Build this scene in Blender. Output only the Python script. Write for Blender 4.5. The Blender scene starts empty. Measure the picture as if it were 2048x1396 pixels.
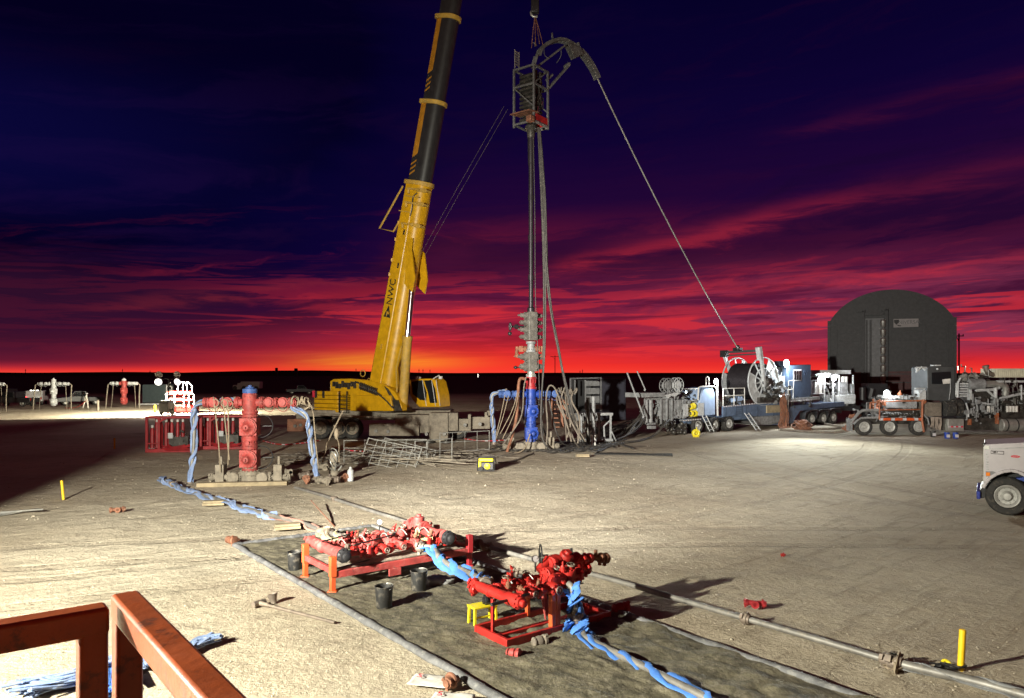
import bpy, math, random
from math import pi, sin, cos, radians, hypot, atan2
from mathutils import Vector as V, Matrix, noise as mnoise
random.seed(7)
S = bpy.context.scene
COL = S.collection
# ---------------------------------------------------------------- camera
CAMH, F, CX, HY = 3.9, 1479.0, 1024.0, 750.0        # camera height, focal length / principal column / horizon row in photo pixels
cd = bpy.data.cameras.new('camera'); cam = bpy.data.objects.new('camera', cd); COL.objects.link(cam)
cam.location = (0, 0, CAMH); cam.rotation_euler = (pi/2, 0, 0)
cd.sensor_width = 36.0; cd.lens = 36.0*F/2048; cd.shift_y = (HY-698)/2048
cd.clip_start = .05; cd.clip_end = 9000
S.camera = cam
S.view_settings.view_transform = 'Standard'; S.view_settings.look = 'None'
S.view_settings.exposure = 0.0; S.view_settings.gamma = 1.0
S.cycles.max_bounces = 5; S.cycles.diffuse_bounces = 2; S.cycles.glossy_bounces = 2; S.cycles.transmission_bounces = 3
S.cycles.sample_clamp_indirect = 4.0
# ---------------------------------------------------------------- node expressions
class E:
    def __init__(s, nt, sock): s.nt, s.k = nt, sock
    def op(s, o, a=None, b=None, clamp=False):
        n = s.nt.nodes.new('ShaderNodeMath'); n.operation = o; n.use_clamp = clamp
        for i, v in enumerate((s, a, b)):
            if v is None: continue
            if isinstance(v, E): s.nt.links.new(v.k, n.inputs[i])
            else: n.inputs[i].default_value = v
        return E(s.nt, n.outputs[0])
    def __add__(s, o): return s.op('ADD', o)
    def __sub__(s, o): return s.op('SUBTRACT', o)
    def __mul__(s, o): return s.op('MULTIPLY', o)
    def __truediv__(s, o): return s.op('DIVIDE', o)
    __radd__ = __add__; __rmul__ = __mul__
    def __neg__(s): return s*-1.0
    def ss(s, a, b):
        n = s.nt.nodes.new('ShaderNodeMapRange'); n.interpolation_type = 'SMOOTHSTEP'
        if a > b:
            n.inputs[1].default_value, n.inputs[2].default_value, n.inputs[3].default_value, n.inputs[4].default_value = b, a, 1, 0
        else:
            n.inputs[1].default_value, n.inputs[2].default_value = a, b
        s.nt.links.new(s.k, n.inputs[0]); return E(s.nt, n.outputs[0])
    def exp(s): return E.const(s.nt, math.e).op('POWER', s)
    @staticmethod
    def const(nt, v):
        n = nt.nodes.new('ShaderNodeValue'); n.outputs[0].default_value = v; return E(nt, n.outputs[0])
def xyz(nt, a, b, c=0.0):
    n = nt.nodes.new('ShaderNodeCombineXYZ')
    for i, v in enumerate((a, b, c)):
        if isinstance(v, E): nt.links.new(v.k, n.inputs[i])
        else: n.inputs[i].default_value = v
    return n.outputs[0]
def nz(nt, vec, scale=1, detail=4, rough=.55, dist=0):
    n = nt.nodes.new('ShaderNodeTexNoise'); nt.links.new(vec, n.inputs['Vector'])
    n.inputs['Scale'].default_value = scale; n.inputs['Detail'].default_value = detail
    n.inputs['Roughness'].default_value = rough; n.inputs['Distortion'].default_value = dist
    return E(nt, n.outputs[0])
def ramp(nt, fac, stops):
    n = nt.nodes.new('ShaderNodeValToRGB'); nt.links.new(fac.k, n.inputs[0])
    while len(n.color_ramp.elements) < len(stops): n.color_ramp.elements.new(.5)
    for e, (p, c) in zip(n.color_ramp.elements, stops): e.position = p; e.color = (*c, 1)
    return n.outputs[0]
def mixc(nt, fac, a, b, blend='MIX'):
    n = nt.nodes.new('ShaderNodeMix'); n.data_type = 'RGBA'; n.blend_type = blend
    for i, v in ((0, fac), (6, a), (7, b)):
        if isinstance(v, E): nt.links.new(v.k, n.inputs[i])
        elif isinstance(v, bpy.types.NodeSocket): nt.links.new(v, n.inputs[i])
        elif isinstance(v, tuple): n.inputs[i].default_value = (*v, 1)
        else: n.inputs[i].default_value = v
    return n.outputs[2]
# ---------------------------------------------------------------- sky at the end of dusk (procedural world)
W = bpy.data.worlds.new('World'); S.world = W; W.use_nodes = True
nt = W.node_tree; bg = nt.nodes['Background']
tc = nt.nodes.new('ShaderNodeTexCoord'); sp = nt.nodes.new('ShaderNodeSeparateXYZ'); nt.links.new(tc.outputs['Generated'], sp.inputs[0])
dx, dy, dz = (E(nt, sp.outputs[i]) for i in range(3))
el = (dz/((dx*dx+dy*dy).op('SQRT').op('MAXIMUM', .001))).op('MAXIMUM', 0.0)
az = dx.op('ARCTAN2', dy)
q = el - az*.11
q = q + (nz(nt, xyz(nt, az*5.0, el*14.0, 5.0), 1, 5, .6)-.5)*.05*el.ss(0.0, .12)
n1 = nz(nt, xyz(nt, az*2.1, q*15.0, 1.3), 1, 9, .62, .7)
n2 = nz(nt, xyz(nt, az*1.3+4.0, q*5.5, 2.2), 1, 4, .5, .3)
n3 = nz(nt, xyz(nt, az*4.2, (el-az*.03)*62.0, 7.7), 1, 8, .62, .8)
left = (az + (nz(nt, xyz(nt, az*2.0, el*7.0, 8.0), 1, 4, .55)-.5)*.35).ss(-.06, -.62); right = az.ss(.05, .6)
e2 = (el-az*.07*el.ss(.02, .14)).op('MAXIMUM', 0.0)*(left*2.5+1.0) + (n2-.5)*.16*(el.ss(.0, .12)) + (n3-.5)*.045*el.ss(.0, .02)
base = ramp(nt, e2/.6, [(0, (.92, .03, .022)), (.028, (.70, .02, .026)), (.06, (.42, .016, .042)), (.11, (.24, .013, .048)), (.18, (.10, .008, .042)),
    (.27, (.040, .004, .028)), (.36, (.013, .0018, .034)), (.50, (.0040, .0010, .030)), (.82, (.0016, .0005, .020)), (1, (.0010, .0003, .012))])
# mauve veil to the right, dark slate banks, lit cloud edges
veil = az.ss(.0, .5)*el.ss(.012, .045)*el.ss(.17, .07)*.75
c = mixc(nt, veil, base, (.24, .036, .085))
dark = n1.ss(.50, .36)*el.ss(.015, .08)*(el.ss(.42, .2)*.5+.22)
c = mixc(nt, dark, c, (.009, .002, .026))
blue = az.ss(-.1, -.7)*el.ss(.13, .24)*el.ss(.42, .28)
c = mixc(nt, blue*.6, c, (.004, .0035, .058))
lit = n1.ss(.54, .66)*el.ss(.01, .06)*el.ss(.24, .07)*(left*-.72+1.0)
c = mixc(nt, lit*.6, c, (.48, .022, .04))
hi = n1.ss(.53, .7)*el.ss(.14, .3)*(right*.9+.1)
c = mixc(nt, hi*.38, c, (.045, .003, .018))
str3 = n3.ss(.51, .58)*el.ss(.012, .03)*el.ss(.16, .06)*(left*-.8+1.0)
c = mixc(nt, str3*.6, c, (.75, .03, .04))
drk3 = n3.ss(.48, .39)*el.ss(.006, .035)*el.ss(.19, .12)*(left*-.6+1.0)
c = mixc(nt, drk3*.55, c, (.05, .004, .026))
# long lit cloud edges
nb = nz(nt, xyz(nt, az*7.0, el*40.0, 3.0), 1, 7, .65, .5)
def edge(e0, slope, a0, a1, a2, a3, wd, k, col):
    d = (el-e0-(az-a0)*slope + (nb-.5)*.055)/wd
    return mixc(nt, (-(d*d)).exp()*az.ss(a0, a1)*az.ss(a3, a2)*(nb.ss(.35, .6)*.7+.3)*k, c, col)
c = edge(.140, .20, .03, .10, .30, .50, .009, .5, (.46, .022, .04)); c = edge(.165, .13, .05, .2, .5, .75, .014, .3, (.20, .012, .04))
c = edge(.074, .125, -.60, -.45, -.30, -.15, .007, .6, (.30, .022, .035)); c = edge(.104, .05, .10, .25, .6, .8, .008, .45, (.55, .03, .055)); c = edge(.30, .12, .30, .42, .5, .75, .01, .16, (.16, .012, .03))
c = edge(.118, .06, .1, .3, .6, .8, .010, .6, (.04, .004, .035)); c = edge(.086, .03, .0, .15, .4, .6, .008, .6, (.07, .005, .04))
# glow where the sun went down
def gauss(a0, wa, e0, we): return (-((az-a0)/wa).op('POWER', 2.0) - ((el-e0)/we).op('POWER', 2.0)).exp()
c = mixc(nt, gauss(-.12, .36, .0, .045)*.75, c, (1.0, .035, .02))
c = mixc(nt, gauss(-.175, .10, .017, .011)*(n3.ss(.3, .55)*.5+.5)*.95, c, (1.0, .30, .022))
c = mixc(nt, (-(el/.0045)).exp()*.8, c, (1.0, .10, .06))
c = mixc(nt, left*el.ss(.004, .018)*el.ss(.16, .09)*.72, c, (.035, .006, .022))
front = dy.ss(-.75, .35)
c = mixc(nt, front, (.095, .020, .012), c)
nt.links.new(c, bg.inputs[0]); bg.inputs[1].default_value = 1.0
# ---------------------------------------------------------------- points on the ground / at a depth from photo pixels
def G(px, py):
    Y = CAMH*F/(py-HY); return V(((px-CX)/F*Y, Y, 0))
def P(px, py, Y): return V(((px-CX)/F*Y, Y, CAMH-(py-HY)/F*Y))
def PZ(px, py, z):                                   # point of known height
    Y = (CAMH-z)*F/(py-HY); return V(((px-CX)/F*Y, Y, z))
# ---------------------------------------------------------------- flood lights (each belongs to a lamp built further down)
def spot(name, loc, to, power, size, blend=.4, color=(1, .96, .84), rad=.15):
    l = bpy.data.lights.new(name, 'SPOT'); l.energy = power; l.spot_size = radians(size); l.spot_blend = blend; l.color = color; l.shadow_soft_size = rad
    o = bpy.data.objects.new(name, l); COL.objects.link(o); o.location = loc
    o.rotation_euler = (V(to)-V(loc)).to_track_quat('-Z', 'Y').to_euler(); return o
def point(name, loc, power, color=(1, 1, 1), rad=.1):
    l = bpy.data.lights.new(name, 'POINT'); l.energy = power; l.color = color; l.shadow_soft_size = rad
    o = bpy.data.objects.new(name, l); COL.objects.link(o); o.location = loc; return o
TOWER = V((-10.3, 3.0, 5.3))
spot('flood_lamp', TOWER+V((0, 0, .0)), (14, 14, 0), 28500, 174, .25, (1, .97, .80))
spot('flood_lamp', TOWER+V((0, .05, .2)), (-5, 46, 3.5), 28000, 58, 1, (1, .97, .84))
spot('flood_lamp', TOWER+V((.1, .05, .2)), (20, 56, 4), 104000, 52, 1, (1, .96, .86))
TRLAMP = P(1573, 728, 52.3)
spot('flood_lamp', TRLAMP+V((-.3, -.6, .1)), (14, 19, 0), 24000, 70, 1, (.95, 1, .90), .25)
FARL = P(338, 757, 74)
spot('flood_lamp', FARL+V((-.3, .3, 0)), FARL+V((-5, 14, -28)), 33000, 179, .04, (1, .93, .72), .2)
spot('flood_lamp', FARL+V((0, -.5, -.2)), FARL+V((-2, -20, -6)), 2600, 120, .8, (1, .86, .74), .2)
# ---------------------------------------------------------------- mesh builder
def frame_of(d):
    d = V(d).normalized(); a = V((0, 0, 1)) if abs(d.z) < .95 else V((1, 0, 0))
    u = a.cross(d).normalized(); return u, d.cross(u).normalized(), d
class MB:
    def __init__(s, M=None): s.v, s.f, s.mi, s.cur, s.mats, s.M = [], [], [], 0, [], M
    def use(s, m):
        if m not in s.mats: s.mats.append(m)
        s.cur = s.mats.index(m); return s
    def add(s, vs, fs):
        o = len(s.v)
        s.v += [(s.M @ V(p)) if s.M else V(p) for p in vs]
        s.f += [tuple(i+o for i in f) for f in fs]; s.mi += [s.cur]*len(fs); return s
    def box(s, c, d, rz=0, R=None):
        x, y, z = d[0]/2, d[1]/2, d[2]/2
        R = R or Matrix.Rotation(rz, 3, 'Z'); c = V(c)
        vs = [c + R @ V((i*x, j*y, k*z)) for k in (-1, 1) for j in (-1, 1) for i in (-1, 1)]
        return s.add(vs, [(0, 2, 3, 1), (4, 5, 7, 6), (0, 1, 5, 4), (2, 6, 7, 3), (0, 4, 6, 2), (1, 3, 7, 5)])
    def bar(s, a, b, w, h=None, up=(0, 0, 1)):
        a, b = V(a), V(b); d = (b-a).normalized(); up = V(up)
        if abs(d.dot(up)) > .97: up = V((1, 0, 0)) if abs(d.x) < .9 else V((0, 1, 0))
        u = d.cross(up).normalized()*(w/2); k = u.cross(d).normalized()*((h or w)/2)
        vs = [p+i*u+j*k for p in (a, b) for (i, j) in ((-1, -1), (1, -1), (1, 1), (-1, 1))]
        return s.add(vs, [(3, 2, 1, 0), (4, 5, 6, 7), (0, 1, 5, 4), (1, 2, 6, 5), (2, 3, 7, 6), (3, 0, 4, 7)])
    def lathe(s, p, d, prof, n=14, cap=True):
        u, w, d = frame_of(d); p = V(p); vs, fs = [], []
        for (t, r) in prof:
            for i in range(n):
                a = 2*pi*i/n; vs.append(p+d*t+(u*cos(a)+w*sin(a))*r)
        for k in range(len(prof)-1):
            for i in range(n):
                j = (i+1) % n; fs.append((k*n+i, k*n+j, (k+1)*n+j, (k+1)*n+i))
        if cap: fs += [tuple(range(n-1, -1, -1)), tuple((len(prof)-1)*n+i for i in range(n))]
        return s.add(vs, fs)
    def cyl(s, a, b, r, r2=None, n=12, cap=True):
        a, b = V(a), V(b); return s.lathe(a, b-a, [(0, r), ((b-a).length, r if r2 is None else r2)], n, cap)
    def tube(s, pts, r, n=8, flat=1.0, smooth=0):
        pts = [V(p) for p in pts]
        for _ in range(smooth):
            q = [pts[0]]
            for a, b in zip(pts, pts[1:]): q += [a*.75+b*.25, a*.25+b*.75]
            pts = q+[pts[-1]]
        rs = r if isinstance(r, (list, tuple)) else [r]*len(pts)
        if len(rs) != len(pts): rs = [rs[int(i*(len(rs)-1)/(len(pts)-1))] for i in range(len(pts))]
        u = None; vs, fs = [], []
        for i, p in enumerate(pts):
            d = (pts[min(i+1, len(pts)-1)]-pts[max(i-1, 0)])
            d = d.normalized() if d.length > 1e-9 else V((0, 0, 1))
            if u is None: u, w, _ = frame_of(d)
            u = (u-d*u.dot(d)); u = u.normalized() if u.length > 1e-6 else frame_of(d)[0]; w = d.cross(u)
            for k in range(n):
                a = 2*pi*k/n; vs.append(p+(u*cos(a)+w*sin(a)*flat)*rs[i])
        for i in range(len(pts)-1):
            for k in range(n):
                j = (k+1) % n; fs.append((i*n+k, i*n+j, (i+1)*n+j, (i+1)*n+k))
        fs += [tuple(range(n-1, -1, -1)), tuple((len(pts)-1)*n+k for k in range(n))]
        return s.add(vs, fs)
    def torus(s, c, d, R, r, n=24, m=8, a0=0, a1=2*pi):
        u, w, d = frame_of(d); c = V(c); full = abs(a1-a0-2*pi) < 1e-6
        k = n if full else n+1; vs, fs = [], []
        for i in range(k):
            a = a0+(a1-a0)*i/n; e = u*cos(a)+w*sin(a)
            for j in range(m):
                b = 2*pi*j/m; vs.append(c+e*(R+r*cos(b))+d*r*sin(b))
        for i in range(n):
            i2 = (i+1) % k
            for j in range(m):
                j2 = (j+1) % m; fs.append((i*m+j, i2*m+j, i2*m+j2, i*m+j2))
        return s.add(vs, fs)
    def prism(s, poly, o, ux, uy, t):                # polygon in plane (ux, uy) at o, thickness vector t
        o, ux, uy, t = V(o), V(ux), V(uy), V(t); n = len(poly)
        vs = [o+ux*a+uy*b for a, b in poly]+[o+ux*a+uy*b+t for a, b in poly]
        fs = [tuple(range(n)), tuple(range(2*n-1, n-1, -1))]+[(i, i+n, (i+1) % n+n, (i+1) % n) for i in range(n)]
        return s.add(vs, fs)
    def ball(s, c, r, n=10, m=7, sc=(1, 1, 1), jit=0):
        c = V(c); vs, fs = [c+V((0, 0, -r*sc[2]))], []
        for i in range(1, m):
            b = -pi/2+pi*i/m
            for k in range(n):
                a = 2*pi*k/n; q = r*(1+random.uniform(-jit, jit)); vs.append(c+V((cos(a)*cos(b)*sc[0], sin(a)*cos(b)*sc[1], sin(b)*sc[2]))*q)
        vs.append(c+V((0, 0, r*sc[2])))
        for k in range(n):
            j = (k+1) % n; fs.append((0, 1+j, 1+k)); fs.append((len(vs)-1, 1+(m-2)*n+k, 1+(m-2)*n+j))
            for i in range(m-2): fs.append((1+i*n+k, 1+i*n+j, 1+(i+1)*n+j, 1+(i+1)*n+k))
        return s.add(vs, fs)
    def bolts(s, c, d, R, r, h, n=12):
        u, w, d = frame_of(d); c = V(c)
        for i in range(n):
            a = 2*pi*i/n; p = c+(u*cos(a)+w*sin(a))*R; s.cyl(p-d*h/2, p+d*h/2, r, n=6)
        return s
    def flange(s, c, d, r, t, nb=12):                # bolted pair of flanges centred on c
        d = V(d).normalized(); c = V(c)
        s.lathe(c-d*t/2, d, [(0, r*.94), (t*.06, r), (t*.46, r), (t*.47, r*.9), (t*.53, r*.9), (t*.54, r), (t*.94, r), (t, r*.94)], 18)
        return s.bolts(c, d, r*.84, r*.085, t*1.55, nb)
    def union(s, c, d, r, l=None):                   # hammer union: threaded sub, lugged nut
        d = V(d).normalized(); c = V(c); l = l or r*1.5; u, w, _ = frame_of(d)
        s.lathe(c-d*l/2, d, [(0, r*.72), (l*.2, r*.8), (l*.25, r), (l*.75, r), (l*.8, r*.85), (l, r*.75)], 14)
        for i in range(3):
            a = 2*pi*i/3+.5; e = u*cos(a)+w*sin(a); s.bar(c+e*r*.8-d*l*.2, c+e*r*1.32-d*l*.2+d*l*.01, l*.45, r*.5, d)
        return s
    def valve(s, c, d, up, r):                       # plug valve: barrel across the run, unions at both ends
        d, up, c = V(d).normalized(), V(up).normalized(), V(c)
        s.lathe(c-up*r*1.55, up, [(0, r*.8), (r*.25, r*1.0), (r*.5, r*1.12), (r*1.7, r*1.12), (r*2.4, r*.98), (r*2.6, r*1.02), (r*2.95, r*.9), (r*3.05, r*.5), (r*3.4, r*.42)], 14)
        for k in (-1, 1):
            s.cyl(c+d*k*r*.8, c+d*k*r*1.75, r*.68); s.union(c+d*k*r*2.15, d, r*.98, r*1.1)
        return s
def parts_world(o):
    M = Matrix.Identity(4)
    while o is not None:
        M = Matrix.Translation(o.location) @ o.rotation_euler.to_matrix().to_4x4() @ M; o = o.parent
    return M
def obj(name, mb, mat, parent=None, world=False, bevel=0, loc=None, sharp=38):
    """link ONE mesh; world=True: vertices are world coordinates"""
    vs = mb.v
    if world and parent is not None:
        Mi = parts_world(parent).inverted(); vs = [Mi @ p for p in vs]
    if loc is not None:
        L = V(loc); vs = [p-L for p in vs]
    me = bpy.data.meshes.new(name); me.from_pydata([tuple(p) for p in vs], [], mb.f)
    mats = mb.mats if mb.mats else [mat]
    for m in mats: me.materials.append(m)
    if len(mats) > 1: me.polygons.foreach_set('material_index', mb.mi)
    me.update(); me.shade_smooth(); me.set_sharp_from_angle(angle=radians(sharp))
    o = bpy.data.objects.new(name, me); COL.objects.link(o)
    if loc is not None: o.location = loc
    if parent is not None: o.parent = parent
    if bevel:
        b = o.modifiers.new('bevel', 'BEVEL'); b.width = bevel; b.segments = 2; b.limit_method = 'ANGLE'; b.angle_limit = radians(50)
    return o
def tag(o, label, cat, group=None):
    o['label'] = label; o['category'] = cat
    if group: o['group'] = group
    return o
def thing(name, label, cat, loc=(0, 0, 0), rz=0, group=None):
    o = bpy.data.objects.new(name, None); o.empty_display_size = .2; COL.objects.link(o)
    o.location = loc; o.rotation_euler = (0, 0, rz); return tag(o, label, cat, group)
def dup(root, loc, rz, label, group=None):
    r = root.copy(); COL.objects.link(r); r.location = loc; r.rotation_euler = (0, 0, rz); r['label'] = label
    if group: r['group'] = group
    for ch in list(root.children):
        k = ch.copy(); COL.objects.link(k); k.parent = r
        for g in ch.children:
            d = g.copy(); COL.objects.link(d); d.parent = k
    return r
def struct(o): o['kind'] = 'structure'; return o
def text_part(name, body, size, M, mat, parent, depth=.004, align='CENTER'):
    cu = bpy.data.curves.new(name, 'FONT'); cu.body = body; cu.size = size; cu.extrude = depth; cu.align_x = align; cu.align_y = 'CENTER'
    t = bpy.data.objects.new(name, cu); COL.objects.link(t); bpy.context.view_layer.update()
    me = bpy.data.meshes.new_from_object(t); bpy.data.objects.remove(t); bpy.data.curves.remove(cu)
    me.name = name; me.transform(M); me.materials.clear(); me.materials.append(mat)
    o = bpy.data.objects.new(name, me); COL.objects.link(o)
    if parent: o.parent = parent
    return o
def basis(o, x, y):                                   # matrix with text x axis, text y axis, at o
    x, y = V(x).normalized(), V(y).normalized(); z = x.cross(y)
    return Matrix(((x.x, y.x, z.x, o[0]), (x.y, y.y, z.y, o[1]), (x.z, y.z, z.z, o[2]), (0, 0, 0, 1)))
# ---------------------------------------------------------------- materials
def mat(name, col, rough=.6, metal=0.0, dust=.25, var=.25, bump=.15, bscale=18, dustcol=(.34, .29, .22), stain=None):
    m = bpy.data.materials.new(name); m.use_nodes = True; nt = m.node_tree; b = nt.nodes['Principled BSDF']
    tc = nt.nodes.new('ShaderNodeTexCoord'); ob = tc.outputs['Object']
    a = nz(nt, ob, 3.1, 5, .6); d = nz(nt, ob, 9.0, 6, .65)
    c = mixc(nt, a.ss(.3, .7), tuple(x*(1-var) for x in col), tuple(min(1, x*(1+var*.6)) for x in col))
    if stain: c = mixc(nt, nz(nt, ob, 13.0, 6, .7).ss(.54, .66)*.85, c, stain)
    if dust:
        geo = nt.nodes.new('ShaderNodeNewGeometry'); s2 = nt.nodes.new('ShaderNodeSeparateXYZ'); nt.links.new(geo.outputs['Normal'], s2.inputs[0])
        up = E(nt, s2.outputs[2]).ss(.2, .95)
        fac = (d.ss(.66-dust*.5, .8-dust*.2)*(up*.6+.5)*min(1.0, dust*2.2)).op('MINIMUM', 1.0)
        c = mixc(nt, fac, c, dustcol)
        r = fac*(.95-rough)+rough; nt.links.new(r.k, b.inputs['Roughness'])
        if metal: nt.links.new(((fac*-1.0+1.0)*metal).k, b.inputs['Metallic'])
    else:
        nt.links.new((d*.3+(rough-.15)).k, b.inputs['Roughness']); b.inputs['Metallic'].default_value = metal
    nt.links.new(c, b.inputs['Base Color'])
    if bump:
        bn = nt.nodes.new('ShaderNodeBump'); bn.inputs['Strength'].default_value = bump; bn.inputs['Distance'].default_value = .02
        nt.links.new(nz(nt, ob, bscale, 5, .6).k, bn.inputs['Height']); nt.links.new(bn.outputs[0], b.inputs['Normal'])
    return m
def glow(name, col, power):
    m = bpy.data.materials.new(name); m.use_nodes = True; b = m.node_tree.nodes['Principled BSDF']
    b.inputs['Emission Color'].default_value = (*col, 1); b.inputs['Emission Strength'].default_value = power; b.inputs['Base Color'].default_value = (.8, .8, .8, 1)
    return m
RED = mat('red_paint', (.40, .018, .014), .45, 0, .2, .35, .12, 30, (.30, .16, .13), stain=(.06, .012, .01))
REDD = mat('dusty_red_paint', (.34, .045, .04), .62, 0, .36, .35, .2, 24, dustcol=(.40, .16, .135), stain=(.09, .03, .025))
DRED = mat('dark_red_paint', (.30, .015, .02), .5, 0, .12, .3, .1)
ORED = mat('orange_red_paint', (.55, .09, .025), .4, 0, .1, .2)
YEL = mat('crane_yellow', (.58, .31, .006), .38, 0, .05, .18, .03, 6, (.36, .27, .12))
YELD = mat('dusty_yellow', (.50, .30, .04), .6, 0, .42, .25, .1, 12, (.33, .28, .19))
YELB = mat('bright_yellow', (.75, .62, .02), .45, 0, .05, .15)
STAKE = mat('stake_yellow', (.82, .52, .01), .5, 0, .0, .1)
MUD = mat('muddy_steel', (.21, .18, .14), .85, 0, .5, .35, .4, 14)
STEEL = mat('galvanised_steel', (.42, .42, .39), .45, .6, .22, .25, .1)
GREY = mat('grey_paint', (.23, .235, .24), .55, 0, .25, .35, .15, 14, stain=(.05, .045, .04))
LGREY = mat('light_grey_paint', (.46, .475, .48), .5, 0, .22, .25, .1, 14, stain=(.13, .12, .11))
IRON = mat('worn_iron', (.2, .16, .13), .55, .4, .35, .35, .2)
RUST = mat('rusty_iron', (.22, .09, .05), .8, .1, .3, .4, .3)
PIPE = mat('pipe_steel', (.20, .19, .175), .5, .35, .3, .3, .12)
DARK = mat('black_steel', (.022, .022, .024), .45, .1, .12, .3, .1)
OILY = mat('oily_steel', (.07, .065, .058), .42, .5, .25, .5, .3)
CHROME = mat('chrome', (.82, .83, .86), .12, 1.0, 0, .05, 0)
RUBBER = mat('rubber', (.028, .027, .026), .8, 0, .3, .3, .15, 30)
HOSE = mat('black_hose', (.045, .04, .036), .55, 0, .3, .3, .12, 30)
TANH = mat('dusty_hose', (.15, .125, .10), .8, 0, .35, .3, .2, 25)
BLUE = mat('blue_paint', (.014, .05, .30), .5, 0, .2, .3, .06)
BLUED = mat('dusty_blue_paint', (.035, .085, .27), .6, 0, .35, .3, .1, dustcol=(.14, .20, .38))
CABB = mat('slate_blue_paint', (.04, .06, .095), .5, 0, .1, .2, .05)
TRLB = mat('trailer_blue', (.085, .125, .20), .5, 0, .2, .25, .08)
PALEB = mat('pale_blue_plastic', (.30, .40, .58), .45, 0, .08, .15, .05)
STRAP = mat('blue_strap', (.06, .19, .58), .75, 0, .12, .25, .5, 40, (.3, .36, .5))
STRAPD = mat('faded_blue_strap', (.17, .24, .42), .85, 0, .35, .25, .5, 40, (.36, .36, .38))
STRAPP = mat('faded_pink_strap', (.44, .23, .18), .85, 0, .2, .2, .5, 40)
STRAPY = mat('faded_yellow_strap', (.48, .42, .22), .85, 0, .15, .2, .5, 40)
ROPE = mat('tan_rope', (.25, .20, .14), .9, 0, .15, .25, .5, 60)
ORAIL = mat('orange_rail_paint', (.33, .062, .010), .45, 0, .0, .3, .12, 25, stain=(.10, .03, .015))
WHITE = mat('white_paint', (.50, .475, .495), .3, 0, .12, .06, .01)
WHITED = mat('dusty_white', (.6, .58, .54), .6, 0, .25, .2, .08)
BLK = mat('flat_black', (.012, .012, .013), .6, 0, 0, .1, 0)
BUCK = mat('muddy_black_plastic', (.02, .02, .02), .5, 0, .34, .3, .15, 30)
WOOD = mat('dusty_timber', (.30, .24, .15), .85, 0, .3, .3, .4, 30)
ORANGE = mat('orange_pipe_paint', (.30, .085, .03), .6, 0, .42, .3, .1)
DGREY = mat('dark_grey_paint', (.115, .115, .115), .6, 0, .2, .35, .1, stain=(.04, .03, .025))
BOPM = mat('dusty_valve_steel', (.15, .14, .125), .6, .1, .3, .4, .2, 14, stain=(.05, .045, .04))
COPPER = mat('coil_tubing', (.035, .03, .035), .4, .5, .05, .2, .1)
CREAM = mat('cream_paint', (.55, .52, .40), .6, 0, .2, .15, .05)
QUON = mat('dark_cladding', (.03, .03, .032), .55, .2, .0, .3, .0)
QUOND = mat('grey_cladding', (.085, .085, .09), .5, .2, .0, .25, .0)
PRED = mat('print_red', (.6, .03, .06), .6, 0, 0, .1, 0)
CLOTHW = mat('pale_coverall', (.55, .52, .46), .9, 0, .1, .15, .2)
SKIN = mat('skin', (.4, .22, .15), .6, 0, 0, .1, 0)
RIM = mat('dusty_alloy', (.42, .42, .40), .5, .25, .15, .25, .1)
GLASS = bpy.data.materials.new('dark_glass'); GLASS.use_nodes = True
_b = GLASS.node_tree.nodes['Principled BSDF']; _b.inputs['Base Color'].default_value = (.01, .012, .014, 1); _b.inputs['Roughness'].default_value = .06
AMBER = mat('amber_lens', (.8, .22, .02), .2, 0, 0, .1, 0)
LAMPW = glow('lamp_white', (.82, .95, 1.0), 30.0)
LAMPY = glow('lamp_warm', (1, .95, .82), 7.0)
LAMPR = glow('tail_lamp', (1, .02, .03), 5.0)
# ================================================================= THE SETTING
def steps(lo, d0, d1, hi, st, k=1.22):
    xs = [d0]; 
    while xs[-1] < d1: xs.append(xs[-1]+st)
    up, s = [], st
    while (up[-1] if up else xs[-1]) < hi: s *= k; up.append((up[-1] if up else xs[-1])+s)
    dn, s = [], st
    while (dn[-1] if dn else d0) > lo: s *= k; dn.append((dn[-1] if dn else d0)-s)
    return dn[::-1]+xs+up
gx, gy = steps(-3500, -17, 17, 3500, .16), steps(-400, 6.0, 40, 6000, .16)
def gz(x, y):
    w = max(0, min(1, (95-hypot(x, y-20))/50))
    if w <= 0: return 0.0
    p = V((x, y, 0))
    z = .030*mnoise.noise(p*.5)+.016*mnoise.noise(p*1.7)+.011*mnoise.noise(p*4.3)
    # wheel ruts running along the pad
    z -= .018*max(0, sin(x*.55+y*.9+2*mnoise.noise(p*.12)))**6
    return w*(z-.012)
m = MB(); nx = len(gx)
m.v = [V((x, y, gz(x, y))) for y in gy for x in gx]
m.f = [(j*nx+i, j*nx+i+1, (j+1)*nx+i+1, (j+1)*nx+i) for j in range(len(gy)-1) for i in range(nx-1)]
m.mi = [0]*len(m.f)
GM = bpy.data.materials.new('caliche_ground'); GM.use_nodes = True; nt = GM.node_tree; b = nt.nodes['Principled BSDF']
tc = nt.nodes.new('ShaderNodeTexCoord'); ob = tc.outputs['Object']; sx = nt.nodes.new('ShaderNodeSeparateXYZ'); nt.links.new(ob, sx.inputs[0])
X, Y_ = E(nt, sx.outputs[0]), E(nt, sx.outputs[1])
big = nz(nt, ob, .16, 5, .55); mid = nz(nt, ob, 1.3, 6, .65); fine = nz(nt, ob, 14, 5, .7); vf = nz(nt, ob, 55, 4, .7)
c = mixc(nt, big.ss(.35, .65), (.41, .345, .255), (.53, .47, .365))
c = mixc(nt, mid.ss(.5, .75)*.5, c, (.30, .245, .18))
c = mixc(nt, fine.ss(.55, .78)*.35, c, (.60, .54, .44))
c = mixc(nt, vf.ss(.64, .78)*.3, c, (.24, .19, .14))
trk = nz(nt, xyz(nt, X*.35+Y_*.3, X*2.2-Y_*2.6, 0.0), 1, 5, .6, .3)
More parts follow.
